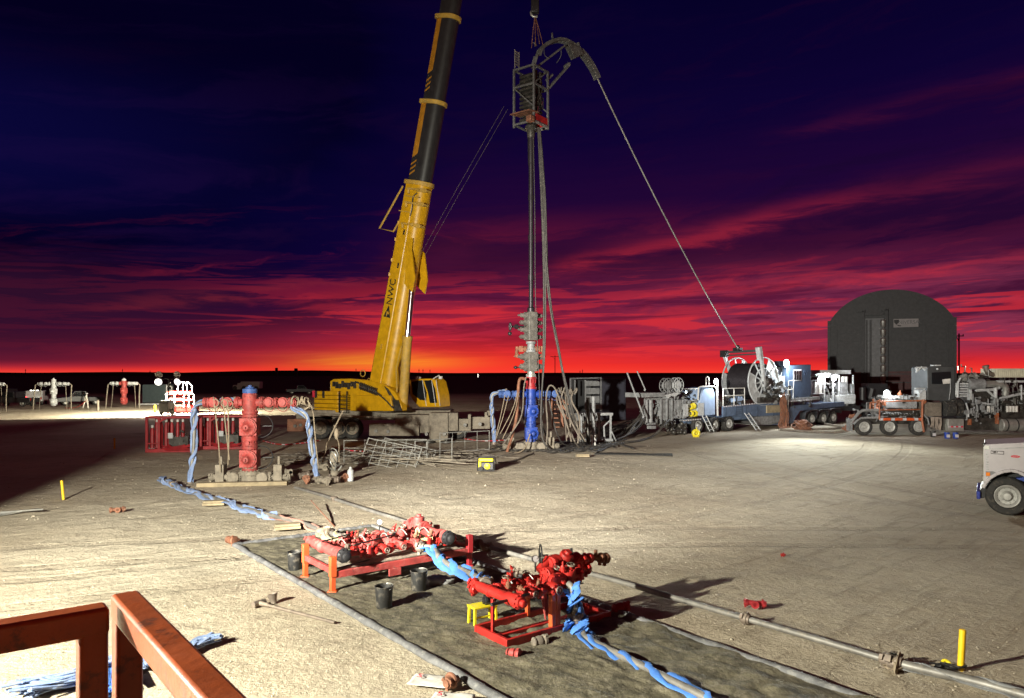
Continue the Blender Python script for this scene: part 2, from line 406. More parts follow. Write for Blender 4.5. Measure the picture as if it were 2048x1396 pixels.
c = mixc(nt, trk.ss(.52, .68)*.4, c, (.22, .18, .13))
oil = nz(nt, ob, .35, 4, .6).ss(.6, .7)*Y_.ss(25, 36)*Y_.ss(62, 45)
c = mixc(nt, oil*.5, c, (.10, .08, .06))
c = mixc(nt, nz(nt, ob, .55, 6, .65, .6).ss(.52, .68)*.45, c, (.30, .25, .19))
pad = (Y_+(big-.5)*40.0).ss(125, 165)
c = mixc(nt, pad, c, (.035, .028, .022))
nt.links.new(c, b.inputs['Base Color']); b.inputs['Roughness'].default_value = .95; b.inputs['Specular IOR Level'].default_value = .15
bn = nt.nodes.new('ShaderNodeBump'); bn.inputs['Strength'].default_value = 1.0; bn.inputs['Distance'].default_value = .07
def track(cx, cy, R, w, lo, hi):
    rr = ((X-cx)*(X-cx)+(Y_-cy)*(Y_-cy)).op('SQRT')
    t = None
    for off in (-.95, .95):
        k = ((rr-(R+off)).op('ABSOLUTE')).ss(w, w*.55); t = k if t is None else t+k
    return t*Y_.ss(lo-3, lo)*Y_.ss(hi+6, hi)
tr = track(40, -14, 36, .32, 6, 30)+track(-34, 70, 62, .3, 12, 40)+track(6, -48, 66, .3, 10, 30)+track(60, 40, 50, .33, 10, 36)
tread = nz(nt, ob, 7.5, 2, .5)
tr = tr*(mid.ss(.3, .6)*.6+.4)
hgt = mid*1.6+fine*.45+vf*.15+trk*1.0-tr*.8+tr*tread*.7
c = mixc(nt, tr*.3, c, (.29, .24, .18))
nt.links.new(c, b.inputs['Base Color'])
nt.links.new(hgt.k, bn.inputs['Height']); nt.links.new(bn.outputs[0], b.inputs['Normal'])
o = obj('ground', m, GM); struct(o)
# loose stones
st = MB()
ROCK = mat('pale_stone', (.42, .37, .29), .9, 0, 0, .3, .3, 40)
for k in range(7000):
    Y = 7.5+34*random.random()**1.5; X = random.uniform(-.74, .74)*Y
    r = .008+.022*random.random()**4+(.035*random.random() if random.random() < .012 else 0)
    if mnoise.noise(V((X*.5, Y*.5, 3))) < -.15 and random.random() < .7: continue
    r *= .6+Y*.010
    st.ball((X, Y, gz(X, Y)+r*.25), r, 5, 4, (1, random.uniform(.6, 1), .7), .25)
o = obj('loose_stones', st, ROCK, sharp=20); o['kind'] = 'stuff'
# black ridge on the horizon
h = MB(); prof = []
for i in range(140):
    px = -1200+i*32; y = 745.5-5.5*math.exp(-((px-590)/150)**2)+1.6*mnoise.noise(V((px*.006, 0, 0)))+.5*mnoise.noise(V((px*.05, 1, 0)))-1.2*math.exp(-((px-120)/200)**2)
    prof.append(P(px, y, 2600))
for p in prof: h.v += [V((p.x, p.y, -2)), p, V((p.x*1.25, p.y*1.25, p.z-3))]
for i in range(len(prof)-1):
    a = 3*i; h.f += [(a, a+3, a+4, a+1), (a+1, a+4, a+5, a+2)]; h.mi += [0, 0]
BRUSH = mat('dark_brush', (.022, .018, .016), .95, 0, 0, .4, 0)
struct(obj('hills', h, BRUSH))
# ================================================================= WELL PAD CENTRE
def helix(pts, R, turns, ph=0, n=None, wob=0):              # points winding round a path
    pts = [V(p) for p in pts]; n = n or int(turns*10)+2
    L = [0]
    for a, b in zip(pts, pts[1:]): L.append(L[-1]+(b-a).length)
    out = []
    for i in range(n+1):
        t = L[-1]*i/n; k = 0
        while k < len(L)-2 and L[k+1] < t: k += 1
        p = pts[k].lerp(pts[k+1], (t-L[k])/max(1e-6, L[k+1]-L[k])); u, w, _ = frame_of(pts[k+1]-pts[k])
        a = ph+2*pi*turns*i/n+wob*mnoise.noise(V((i*.09, ph*5, turns))); out.append(p+(u*cos(a)+w*sin(a))*R)
    return out
def curve(pts, k=2):
    pts = [V(p) for p in pts]
    for _ in range(k):
        q = [pts[0]]
        for a, b in zip(pts, pts[1:]): q += [a*.75+b*.25, a*.25+b*.75]
        pts = q+[pts[-1]]
    return pts
def frac_tree(t, main, wing, dirty, cap, wingm, full=True):
    """wellhead with two main gate valves, flow cross, wing valves both ways; local x runs along the wings"""
    Z = V((0, 0, 1)); X = V((1, 0, 0)); N = V((0, -1, 0))
    m = MB()                                          # tubing-head and casing valves at ground level
    m.lathe((0, 0, 0), Z, [(0, .3), (.28, .3), (.3, .36), (.42, .36), (.44, .26), (.56, .25)], 18); m.bolts((0, 0, .36), Z, .31, .03, .2, 14)
    for k in (-1, 1):
        m.cyl((k*.25, 0, .2), (k*1.3, 0, .2), .1); m.flange((k*.34, 0, .2), X, .2, .1); m.lathe((k*.52, -.28, .2), N*-1, [(0, .19), (.05, .21), (.3, .21), (.5, .16)], 18)
        m.flange((k*.74, 0, .2), X, .2, .1); m.box((k*1.05, 0, .33), (.3, .34, .66)); m.cyl((k*1.05, 0, .62), (k*1.05, 0, .95), .05); m.union((k*1.38, 0, .2), X, .14)
    if full:
        obj('casing_head', m, MUD, t)
    def gate(z, mm, s):
        g = MB(); g.box((0, 0, z), (.62, .46, .62)); g.flange((0, 0, z+.40), Z, .28, .10, 14); g.flange((0, 0, z-.40), Z, .28, .10, 14); g.cyl((0, 0, z-.4), (0, 0, z+.4), .2)
        o = obj('gate_valve', g, mm, t, bevel=.03)
        f = MB(); f.lathe((.05, -.2, z), N, [(0, .31), (.14, .31), (.15, .27), (.2, .27), (.22, .2), (.3, .14), (.42, .09), (.43, .04), (.52, .04)], 22); f.bolts((.05, -.36, z), N, .255, .032, .1, 14)
        obj('bonnet', f, mm, o)
        if full:
            w = MB(); w.torus((.3, .28, z), (.2, -1, 0), .42, .018, 28); 
            for a in range(3): w.bar((.3, .28, z), (.3+.41*cos(a*2.1), .3, z+.41*sin(a*2.1)), .025)
            obj('handwheel', w, DARK, o)
    gate(.88, main, 0); gate(2.03, main, 0)
    m = MB(); m.lathe((0, 0, 2.4), Z, [(0, .22), (.3, .22)], 18); m.flange((0, 0, 2.55), Z, .28, .1, 14); obj('spool', m, main, t)
    m = MB(); m.lathe((0, 0, 1.2), Z, [(0, .21), (.5, .21)], 18); m.flange((0, 0, 1.40), Z, .275, .1, 14); m.flange((0, 0, 1.55), Z, .275, .08, 14)
    m.cyl((.02, -.2, 1.45), (.02, -.33, 1.45), .07)
    obj('spool', m, main, t)
    m = MB(); m.lathe((0, 0, 2.66), Z, [(0, .25), (.05, .26), (.42, .26), (.46, .24), (.62, .23)], 20); m.flange((0, 0, 3.15), Z, .27, .1, 14)
    for k in (-1, 1): m.cyl((k*.25, 0, 2.9), (k*.62, 0, 2.9), .15); m.flange((k*.44, 0, 2.9), X, .22, .12, 10)
    obj('flow_cross', m, main, t)
    c = MB(); c.lathe((0, 0, 3.24), Z, [(0, .25), (.03, .26), (.15, .26), (.17, .22)], 20); c.lathe((0, 0, 3.41), Z, [(0, .14), (.05, .16), (.06, .07), (.12, .07)], 14)
    if cap: obj('cap', c, cap, t)
    for k in (-1, 1):                                 # wings: paired plug valves with round faces
        w = MB()
        for x in (.75, 1.25):
            w.cyl((k*(x-.2), 0, 2.9), (k*(x+.25), 0, 2.9), .10); w.flange((k*(x+.2), 0, 2.9), X, .19, .1, 10)
            w.lathe((k*x, .12, 2.92), N, [(0, .16), (.05, .185), (.34, .185), (.36, .14), (.42, .13)], 18)
            w.torus((k*x, -.2, 2.78), (0, 1, .2), .2, .012, 22, 6)
        w.cyl((k*1.45, 0, 2.9), (k*1.7, 0, 2.9), .1); w.flange((k*1.6, 0, 2.9), X, .19, .1, 10)
        obj('wing_valve', w, wing if k > 0 else wingm, t)
def leg_pipe(name, label, pts, strapm, r=.065, group=None, cat='pipe'):
    t = thing(name, label, cat, pts[-1], 0, group)
    m = MB(); m.tube(curve(pts), r, 10); obj('pipe', m, PIPE, t, world=True)
    for p, q in ((pts[0], pts[1]), (pts[-1], pts[-2])): m = MB(); m.union(p, V(q)-V(p), r*1.9); obj('hammer_union', m, IRON, t, world=True)
    s = MB()
    for k in range(3):
        hp = helix(curve(pts), r*1.2, 1.6+k*.5, k*2.1, 70, 2.5); s.tube(hp, [r*(.85+.3*mnoise.noise(V((i*.3, k*5, 0)))) for i in range(len(hp))], 7, .6)
    obj('restraint_strap', s, strapm, t, world=True)
    return t
base = G(500, 965)
TL = thing('frac_tree', 'dusty red wellhead tree with a blue cap, nearest to the camera on the left', 'wellhead', base, 0)
frac_tree(TL, REDD, REDD, MUD, BLUED, REDD)
w = base
s = .0181
def TLp(px, py, dy=0): return P(px, py, base.y+dy)
leg_pipe('restrained_pipe', 'upright pipe wound in blue straps down the left side of the red wellhead tree', [TLp(470, 800), TLp(418, 802), TLp(395, 806), TLp(387, 822), TLp(389, 880), TLp(384, 930), TLp(379, 966)], STRAPD)
leg_pipe('restrained_pipe', 'upright pipe wound in blue straps down the right side of the red wellhead tree', [TLp(573, 802), TLp(583, 815), TLp(612, 826), TLp(618, 850), TLp(624, 900), TLp(633, 955)], STRAPD)
# rope bundle at the end of the right wing
m = MB()
for k in range(9):
    a = 570+k*6.2; m.torus(TLp(a, 803+random.uniform(-3, 3), random.uniform(-.1, .1)), (1, random.uniform(-.5, .5), random.uniform(-.6, .6)), random.uniform(.11, .17), .03, 16, 6)
m.tube([TLp(568, 800), TLp(600, 806), TLp(623, 812), TLp(627, 830), TLp(631, 880), TLp(636, 930)], .022, 6); m.tube([TLp(621, 812), TLp(605, 822)], .03, 6)
c0 = TLp(600, 803); tag(obj('rope_bundle', m, ROPE, None, loc=c0), 'bundle of tan rope coiled round the end of the wellhead wing beside the crane', 'rope')
for (a, b, c_, lab) in (((428, 800), (437, 880), (441, 945), 'limp grey sling hanging nearest the blue strapped pipe on the red wellhead'), ((446, 800), (453, 870), (459, 920), 'limp grey sling hanging between two others on the red wellhead wing'), ((456, 803), (458, 880), (456, 930), 'limp grey sling hanging nearest the red wellhead column')):
    m = MB(); m.tube([TLp(a[0]-1, a[1]-6, -.25), TLp(*a, -.3), TLp(*b, -.3), TLp(*c_, -.3)], .022, 6, .6, 1); m.torus(TLp(a[0]+3, a[1]+6, -.3), (.2, 1, 0), .13, .018, 18, 6)
    tag(obj('lifting_sling', m, ROPE, None, loc=TLp(*c_, -.3)), lab, 'sling', 'slings hanging from the red wellhead wing')
# timber under the tree and the ground iron round it
m = MB(); p0, p1 = G(395, 973), G(575, 969); m.bar(p0+V((0, 0, .06)), p1+V((0, 0, .06)), .3, .14)
tag(obj('timber_mat', m, WOOD, None, loc=p0, bevel=.01), 'long dusty timber lying in front of the red wellhead tree', 'timber')
BT = G(1062, 900)
TB = thing('frac_tree', 'blue wellhead tree standing under the tall grey valve stack', 'wellhead', BT, .12)
frac_tree(TB, BLUE, BLUED, MUD, None, BLUED)
def TBp(px, py, dy=0): return P(px, py, BT.y+dy)
leg_pipe('restrained_pipe', 'pale blue strapped pipe standing left of the blue wellhead tree', [TBp(1012, 782), TBp(990, 786), TBp(982, 792), TBp(985, 830), TBp(987, 862), TBp(988, 886)], STRAPD)
m = MB(); m.lathe((BT.x, BT.y, 3.18), (0, 0, 1), [(0, .3), (.1, .3), (.12, .25), (.5, .25), (.52, .3), (.62, .3)], 18); m.bolts((BT.x, BT.y, 3.6), (0, 0, 1), .26, .03, .22, 12)
BOP = thing('valve_stack', 'tall stack of grey blowout preventers bolted on top of the blue wellhead tree', 'blowout preventer', (BT.x, BT.y, 3.18))
obj('adapter_spool', m, DRED, BOP, world=True)
m = MB(); m.lathe((BT.x, BT.y, 3.81), (0, 0, 1), [(0, .26), (.07, .26), (.09, .19), (.4, .19)], 18); m.bolts((BT.x, BT.y, 3.85), (0, 0, 1), .23, .025, .16, 12); obj('neck_spool', m, STEEL, BOP, world=True)
def zz(py): return CAMH-(py-HY)/F*BT.y
def bop_block(name, z0, z1, n):
    m = MB(); m.box((BT.x, BT.y, (z0+z1)/2), (.5, .55, z1-z0), .45); o = obj(name, m, BOPM, BOP, world=True, bevel=.03)
    a = MB(); d = V((cos(.45), sin(.45), 0)); nrm = V((sin(.45), -cos(.45), 0))
    for i in range(n):
        z = z0+(z1-z0)*(i+.5)/n; hh = (z1-z0)/n
        for k in (-1, 1):
            c = V((BT.x, BT.y, z))+d*k*.25; a.cyl(c, c+d*k*.12, hh*.46, n=14); a.cyl(c+d*k*.12, c+d*k*.34, hh*.3, n=12); a.cyl(c+d*k*.34, c+d*k*(.42+.08*(i % 2)), hh*.14, n=8); a.bolts(c+d*k*.13, d, hh*.38, .018, .06, 8)
        c = V((BT.x, BT.y, z))+nrm*.27+d*.1; a.cyl(c, c+nrm*.1, hh*.3, n=12); a.bolts(c+nrm*.08, nrm, hh*.24, .015, .05, 8)
    obj('ram_actuator', a, BOPM, o, world=True); return o
bop_block('lower_ram_block', zz(743), zz(704), 2); up = bop_block('upper_ram_block', zz(681), zz(624), 4)
m = MB(); z = V((0, 0, 1)); c = V((BT.x, BT.y, 0))
m.lathe(c+z*zz(705), z, [(0, .27), (.12, .27), (.14, .2), (zz(683)-zz(705)-.14, .2), (zz(683)-zz(705)-.12, .26), (zz(683)-zz(705), .26)], 18)
m.bolts(c+z*(zz(705)+.1), z, .23, .025, .2, 12); obj('riser_spool', m, GREY, BOP, world=True)
m = MB(); zc = zz(698); 
for k, L in ((-1, .72), (1, .62)):
    m.cyl(c+V((k*.15, 0, zc)), c+V((k*L, -.05, zc)), .09); m.flange(c+V((k*.3, 0, zc)), (1, 0, 0), .16, .12, 8); m.box(c+V((k*.52, -.03, zc)), (.2, .22, .3)); m.cyl(c+V((k*L, -.05, zc+.12)), c+V((k*(L+.04), -.05, zc-.42)), .085); m.union(c+V((k*L, -.05, zc-.35)), z, .13)
obj('kill_valve', m, RUST, BOP, world=True)
m = MB(); zc = zz(654); m.cyl(c+V((-.3, -.1, zc)), c+V((-1.1, -.35, zc)), .05); m.flange(c+V((-.75, -.25, zc)), (-1, -.3, 0), .12, .14, 8); m.torus(c+V((-1.08, -.34, zc)), (-1, -.3, 0), .2, .03, 18); m.bar(c+V((-1.08, -.34, zc+.2)), c+V((-1.08, -.34, zc-.2)), .04); m.ball(c+V((-1.1, -.34, zc-.36)), .11); obj('side_valve', m, DARK, BOP, world=True)
m = MB(); zc = zz(735); m.cyl(c+V((-.3, -.1, zc)), c+V((-.9, -.3, zc)), .04); m.ball(c+V((-.8, -.26, zc)), .09)
obj('side_valve', m, DARK, BOP, world=True)
m = MB(); m.lathe(c+z*zz(624), z, [(0, .2), (.2, .2), (.25, .13), (1.2, .115), (zz(335)-zz(624), .125), (zz(320)-zz(624), .17), (zz(262)-zz(624), .19)], 14)
for py in (560, 480, 400, 330): m.cyl(c+z*zz(py), c+z*(zz(py)+.25), .155)
obj('riser_pipe', m, COPPER, BOP, world=True)
# ---------------------------------------------------------------- injector head hanging from the crane
ztop, zbot = zz(141), zz(252); hI = ztop-zbot
INJ = thing('injector_head', 'boxed tubing injector head with a curved gooseneck hanging from the crane hook', 'injector', (BT.x, BT.y, zbot), radians(53))
h = .63
m = MB()
for a in (-h, h):
    for b in (-h, h): m.bar((a, b, -.15), (a, b, hI), .1)
for zf in (0, .66*hI, hI-.05):
    for k in (-h, h):
        m.bar((-h, k, zf), (h, k, zf), .09); m.bar((k, -h, zf), (k, h, zf), .09)
for k in (-h, h): m.bar((k, -h, .25*hI), (k, h, .66*hI), .06); m.bar((-h, k, .66*hI), (h, k, hI), .06)
obj('frame', m, DGREY, INJ, bevel=.008)
m = MB(); m.box((0, .02, hI*.45), (.62, .5, hI*.8))
for i in range(11):
    z0 = .25+i*.225
    for x in (-.36, .36): m.cyl((x, -.42, z0), (x, .42, z0), .09, n=10)
for x in (-.15, .2): m.cyl((x, -.42, hI*.52), (x, -.42, hI*.95), .09); m.cyl((x+.03, .42, hI*.5), (x, .42, hI*.93), .11)
for k in range(7): m.tube([(random.uniform(-.5, .5), -.5+random.uniform(-.1, .1), hI*random.uniform(.1, .9)) for _ in range(4)], .025, 6, 1, 2)
obj('drive_chains', m, OILY, INJ)
m = MB(); m.use(CHROME)
for p in ((-.2, -.55, .5), (.25, -.5, .9), (.5, -.2, 1.4)): m.cyl(p, (p[0]+.05, p[1], p[2]+.35), .035)
obj('hydraulic_cylinder', m, CHROME, INJ)
m = MB(); m.box((h+.015, 0, .2), (.03, 1.16, .4)); m.box((-.0, -h-.015, .2), (1.16, .03, .38)); obj('red_guard_panel', m, RED, INJ)
m = MB(); m.bar((h+.04, -.0, 0), (h+.04, 0, .42), .04); m.box((h+.03, 0, -.06), (.08, 1.25, .09)); m.box((0, -h-.03, -.06), (1.25, .08, .09)); obj('lower_beam', m, STEEL, INJ)
m = MB(); m.box((-h-.1, -h*.2, .42), (.9, 1.2, .05), 0, Matrix.Rotation(-.12, 3, 'Y')); m.box((-.9, -.6, .0), (.3, .3, .3)); obj('work_platform', m, RUST, INJ)
m = MB(); m.lathe((0, 0, -.75), (0, 0, 1), [(0, .16), (.2, .2), (.5, .22), (.6, .32), (.72, .32)], 16); m.bolts((0, 0, -.08), (0, 0, 1), .28, .03, .14, 10); obj('stripper', m, OILY, INJ)
m = MB()
for i in range(6): m.box((-.75, .35, hI+.12+i*.13), (.35, .04, .06)); 
m.bar((-.93, .35, hI-.1), (-.93, .35, hI+.85), .04); m.bar((-.57, .35, hI-.1), (-.57, .35, hI+.85), .04); obj('ladder', m, STEEL, INJ)
# gooseneck lies in the plane facing the reel
GN = [(1076, 112), (1080, 100), (1090, 90), (1102, 84), (1117, 80), (1130, 82), (1145, 90), (1160, 102), (1173, 117), (1184, 134), (1191, 148), (1195, 158)]
gd = lambda px: (px-1070)*.016                        # runs toward the reel, away from the camera
gp = [P(px, py, BT.y+gd(px)) for px, py in GN]
m = MB()
nrm = (gp[-1]-gp[0]).cross(V((0, 0, 1))).normalized()
for k in (-.16, .16):
    for i, (a, b) in enumerate(zip(gp, gp[1:])): m.bar(a+nrm*k, b+nrm*k, .05, .17 if i < 7 else .24, nrm.cross(b-a))
for i, (a, b) in enumerate(zip(gp, gp[1:])):
    for f in (.25, .75): q = a.lerp(b, f); m.cyl(q-nrm*.17, q+nrm*.17, .07, n=8)
pl = [P(1132, 88, BT.y+.9), P(1146, 118, BT.y+1.0), P(1163, 110, BT.y+1.3), P(1158, 98, BT.y+1.3)]
m.add([p+nrm*k for k in (-.19, -.13) for p in pl], [(0, 1, 2, 3), (7, 6, 5, 4), (0, 4, 5, 1), (1, 5, 6, 2), (2, 6, 7, 3), (3, 7, 4, 0)])
m.add([p+nrm*k for k in (.13, .19) for p in pl], [(0, 1, 2, 3), (7, 6, 5, 4), (0, 4, 5, 1), (1, 5, 6, 2), (2, 6, 7, 3), (3, 7, 4, 0)])
goose = obj('gooseneck', m, DGREY, INJ, world=True)
m = MB()
for k in (-.12, .12):
    m.bar(P(1071, 136, BT.y)+nrm*k, P(1127, 93, BT.y+.8)+nrm*k, .09); m.bar(P(1066, 134, BT.y)+nrm*k, P(1072, 112, BT.y)+nrm*k, .12)
    m.bar(P(1096, 178, BT.y+.3)+nrm*k, P(1137, 131, BT.y+.9)+nrm*k, .09)
m.bar(P(1094, 160, BT.y+.3), P(1104, 150, BT.y+.5), .2, .1); m.cyl(P(1134, 131, BT.y+.9)-nrm*.2, P(1134, 131, BT.y+.9)+nrm*.2, .1)
m.cyl(P(1105, 77, BT.y+.5), P(1104, 66, BT.y+.5), .05); m.cyl(P(1157, 92, BT.y+1.2), P(1156, 86, BT.y+1.2), .09); m.cyl(P(1072, 92, BT.y), P(1069, 85, BT.y), .06)
m.tube([P(1088, 100, BT.y), P(1089, 112, BT.y-.2), P(1097, 116, BT.y-.2)], .02, 6, 1, 2); m.tube([P(1122, 97, BT.y+.6), P(1123, 112, BT.y+.6), P(1113, 126, BT.y+.6)], .02, 6, 1, 2)
obj('gooseneck_brace', m, DGREY, INJ, world=True)
# coiled tubing from gooseneck to reel
a, b = P(1194, 155, BT.y+2.0), P(1476, 697, 52.6)
pts = []
for i in range(25):
    t = i/24; p = a.lerp(b, t); p.z -= 1.1*4*t*(1-t)*.5; pts.append(p)
m = MB(); m.tube(pts, .04, 8); tag(obj('coiled_tubing', m, STEEL, None, loc=b), 'long thin steel tubing running down from the gooseneck to the big reel', 'tubing')
# hook, slings, hoist rope
HK = thing('crane_hook', 'dark crane hook block above the injector head', 'hook', P(1070, 22, BT.y))
m = MB(); m.box(P(1070, 2, BT.y), (.42, .35, 1.3)); obj('hook_block', m, DARK, HK, world=True, bevel=.05)
m = MB(); m.torus(P(1070, 26, BT.y), (0, 1, 0), .2, .06, 20, 8, -2.2, 2.6); m.cyl(P(1070, 18, BT.y), P(1070, 12, BT.y), .07); obj('hook', m, STEEL, HK, world=True)
m = MB()
for x in (-.14, -.05, .05, .14): m.cyl(P(1070, 0, BT.y)+V((x, 0, 0)), P(1070, -420, BT.y)+V((x, 0, 0)), .02, n=6)
obj('hoist_rope', m, DARK, HK, world=True)
m = MB()
for (px, py, dd) in ((1071, 92, -.3), (1079, 88, .3), (1063, 96, .1), (1086, 90, .2)): m.tube([P(1070, 31, BT.y), P((1070+px)/2, 58, BT.y+dd/2), P(px, py, BT.y+dd)], .022, 6)
tag(obj('lifting_sling', m, RUST, None, loc=P(1070, 31, BT.y)), 'four legged sling between the crane hook and the injector head', 'sling')
# hydraulic hoses from the injector down to the pad
def hose(name, label, pts, r, mm, cat='hose', group=None, n=1):
    m = MB()
    for k in range(n): m.tube(curve([V(p)+V((random.uniform(-1, 1), random.uniform(-1, 1), 0))*r*2.2*(k > 0) for p in pts], 3), r, 7)
    return tag(obj(name, m, mm, None, loc=pts[-1]), label, cat, group)
Yb = BT.y-.6
hose('hydraulic_hose', 'straight dark hose bundle dropping from the injector just right of the riser', [P(1076, 255, Yb), P(1084, 420, Yb), P(1088, 560, Yb), P(1087, 700, Yb), P(1084, 800, Yb), P(1080, 880, Yb), G(1105, 902)], .045, HOSE, 'hose', 'hoses hanging from the injector', 2)
hose('hydraulic_hose', 'dark hose bundle hanging from the injector and bending out to the right', [P(1080, 258, Yb), P(1087, 380, Yb), P(1091, 500, Yb), P(1100, 600, Yb), P(1114, 690, Yb), P(1131, 775, Yb), P(1150, 850, Yb), G(1175, 895)], .045, HOSE, 'hose', 'hoses hanging from the injector', 3)
hose('hydraulic_hose', 'single thin hose hanging between the riser and the hose bundles', [P(1066, 258, Yb), P(1070, 420, Yb), P(1070, 600, Yb), P(1077, 720, Yb), P(1079, 800, Yb)], .02, HOSE, 'hose', 'hoses hanging from the injector')
hose('hydraulic_hose', 'grey hose arching from the blue wellhead down to the ground on its right', [P(1093, 890, 37.6), P(1096, 850, 37.6), P(1091, 800, 37.6), P(1097, 768, 37.6), P(1112, 775, 37.6), P(1128, 830, 37.6), P(1140, 870, 37.6), G(1160, 898)], .04, TANH, 'hose')
for (pp, lab) in (([P(1010, 790, 37.5), P(1002, 830, 37.3), P(992, 870, 37.2)], 'taut thin cable on the far left of the blue wellhead'), ([P(1017, 792, 37.5), P(1006, 835, 37.3), P(991, 880, 37)], 'taut thin cable beside the leftmost one at the blue wellhead'), ([P(1036, 780, 37.6), P(1026, 820, 37.4), P(1000, 868, 37.2)], 'taut cable left of the rusty hose at the blue wellhead'), ([P(1038, 782, 37.6), P(1030, 826, 37.2), P(1005, 878, 36.9)], 'taut cable touching the rusty hose at the blue wellhead')):
    hose('tie_cable', lab, pp, .02, ROPE, 'cable', 'cables tied to the blue wellhead wing')
hose('drape_hose', 'thick brown hose draped down the left side of the blue wellhead', [P(1050, 758, 37.8), P(1038, 755, 37.7), P(1036, 790, 37.6), P(1033, 840, 37.5), P(1022, 880, 37.3), G(1014, 903)], .075, RUST)
hose('drape_hose', 'slim hose curving from the valve stack to the foot of the blue wellhead', [P(1052, 755, 37.7), P(1047, 775, 37.5), P(1046, 830, 37.4), P(1028, 860, 37.2), P(1005, 890, 36.8)], .035, TANH)
hose('drape_hose', 'grey hose looping over the foot of the blue wellhead', [P(1060, 868, 37.6), P(1052, 895, 37.3), P(1040, 905, 37), P(1028, 905, 36.8)], .035, ROPE)
random.seed(21)
for k, lab in enumerate(('black hose looping low behind the blue wellhead column', 'black hose hanging between the blue wellhead and the rusty rack', 'black hose trailing from the rope tangle toward the work table', 'dark hose lying over the blue wellhead base valves')):
    x = (1075, 1098, 1140, 1040)[k]; hose('drape_hose', lab, [P(x, 790+8*k, 38.9), P(x+6, 830, 38.8), P(x+14, 866, 38.2), G(x+30, 896)+V((0, 0, .05)), G(x+70+10*k, 892)+V((0, 0, .05))], .04, HOSE)
# draped lines off the right wing
m = MB()
for k in range(8):
    x0 = 1118+k*4; m.tube(curve([P(x0, 783+random.uniform(-4, 4), 38), P(x0-4+random.uniform(-6, 6), 800, 38+random.uniform(-.4, .4)), P(x0+10+random.uniform(-8, 8), 840+random.uniform(-8, 8), 38), P(x0+22+random.uniform(-14, 8), 880+random.uniform(-6, 10), 37.8)], 2), random.choice((.02, .03, .045)), 6)
for k in range(6): m.torus(P(1116+k*7, 782+random.uniform(-3, 3), 38), (1, random.uniform(-.6, .6), random.uniform(-.5, .5)), .15, .035, 14, 6)
tag(obj('rope_bundle', m, TANH, None, loc=P(1130, 884, 37.8)), 'tangle of brown rope and hoses hung on the right wing of the blue wellhead', 'rope')
m = MB()
for k in range(7): x = 1110+k*4; m.bar(P(1106, 800+k*9, 40), P(1120, 800+k*9, 40), .12, .05)
m.bar(P(1104, 795, 40), P(1106, 855, 40), .12); m.bar(P(1120, 795, 40), P(1125, 855, 40), .12)
for k in range(4): m.bar(P(1122, 786+k*12, 40), P(1136, 796+k*14, 40), .1)
tag(obj('steel_rack', m, RUST, None, loc=P(1112, 880, 40)), 'rust coloured frame standing behind the right wing of the blue wellhead', 'rack')
# ================================================================= CRANE
CR = thing('mobile_crane', 'large yellow mobile crane with its long boom raised', 'crane', G(760, 881))
Yc = 44.0
u = V((.837, -.548, 0)); n_ = V((.548, .837, 0)); up = V((0, 0, 1))     # slew direction and its left side
bA = P(772, 775, Yc)
bB = P(906, 0, 41.3); bd = (bB-bA).normalized()
side = n_; under = side.cross(bd)*-1
if under.z > 0: under = -under
def sec(w, d, rnd, k=9):                              # boom cross-section: flat top, rounded belly
    pts = [(-w/2, -d/2), (-w/2*.8, -d/2-.02)][:1]
    out = [(-w/2, -d*.45), (-w/2+.06, -d*.5), (w/2-.06, -d*.5), (w/2, -d*.45), (w/2, d*.12)]
    for i in range(1, k):
        a = pi*i/k; out.append((w/2*cos(a), d*.12+d*.38*sin(a)))
    out.append((-w/2, d*.12)); return out
def boom(s0, s1, w, d, w1=None, d1=None):
    m = MB(); A, B = bA+bd*s0, bA+bd*s1; pa, pb = sec(w, d, 1), sec(w1 or w, d1 or d, 1); n = len(pa)
    vs = [A+side*x+under*y for x, y in pa]+[B+side*x+under*y for x, y in pb]
    m.add(vs, [tuple(range(n-1, -1, -1)), tuple(range(n, 2*n))]+[(i, (i+1) % n, (i+1) % n+n, i+n) for i in range(n)]); return m
def sat(py):                                          # distance along the boom where its axis crosses a photo row
    lo, hi = -5, 60
    for _ in range(50):
        s = (lo+hi)/2; q = bA+bd*s; y = HY-(q.z-CAMH)/q.y*F
        if y > py: lo = s
        else: hi = s
    return lo
sc = sat(368); s2 = sat(207); s3 = sat(37); send = (30.6-bA.z)/bd.z+14
m = boom(-.6, sc, 1.28, 1.72, 1.1, 1.42); bm = obj('main_boom', m, YEL, CR, world=True, sharp=30)
m = boom(sc, s2, 1.0, 1.28); b2 = obj('boom_section', m, DARK, CR, world=True, sharp=30)
m = boom(s2, s3, .92, 1.17); b3 = obj('boom_section', m, DARK, CR, world=True, sharp=30)
m = boom(s3, send, .84, 1.08); b4 = obj('boom_section', m, DARK, CR, world=True, sharp=30)
def collar(s, w, d, par):
    m = boom(s-.14, s+.1, w+.22, d+.26); m.box(bA+bd*s-under*(d/2+.12)-side*w*.3, (.25, .2, .16)); obj('boom_collar', m, YELD, par, world=True, bevel=.02)
collar(sc, 1.05, 1.36, b2); collar(s2, .95, 1.22, b3); collar(s3, .88, 1.12, b4)
STRIPE = mat('faded_yellow_stripe', (.40, .17, .012), .5, 0, .05, .2)
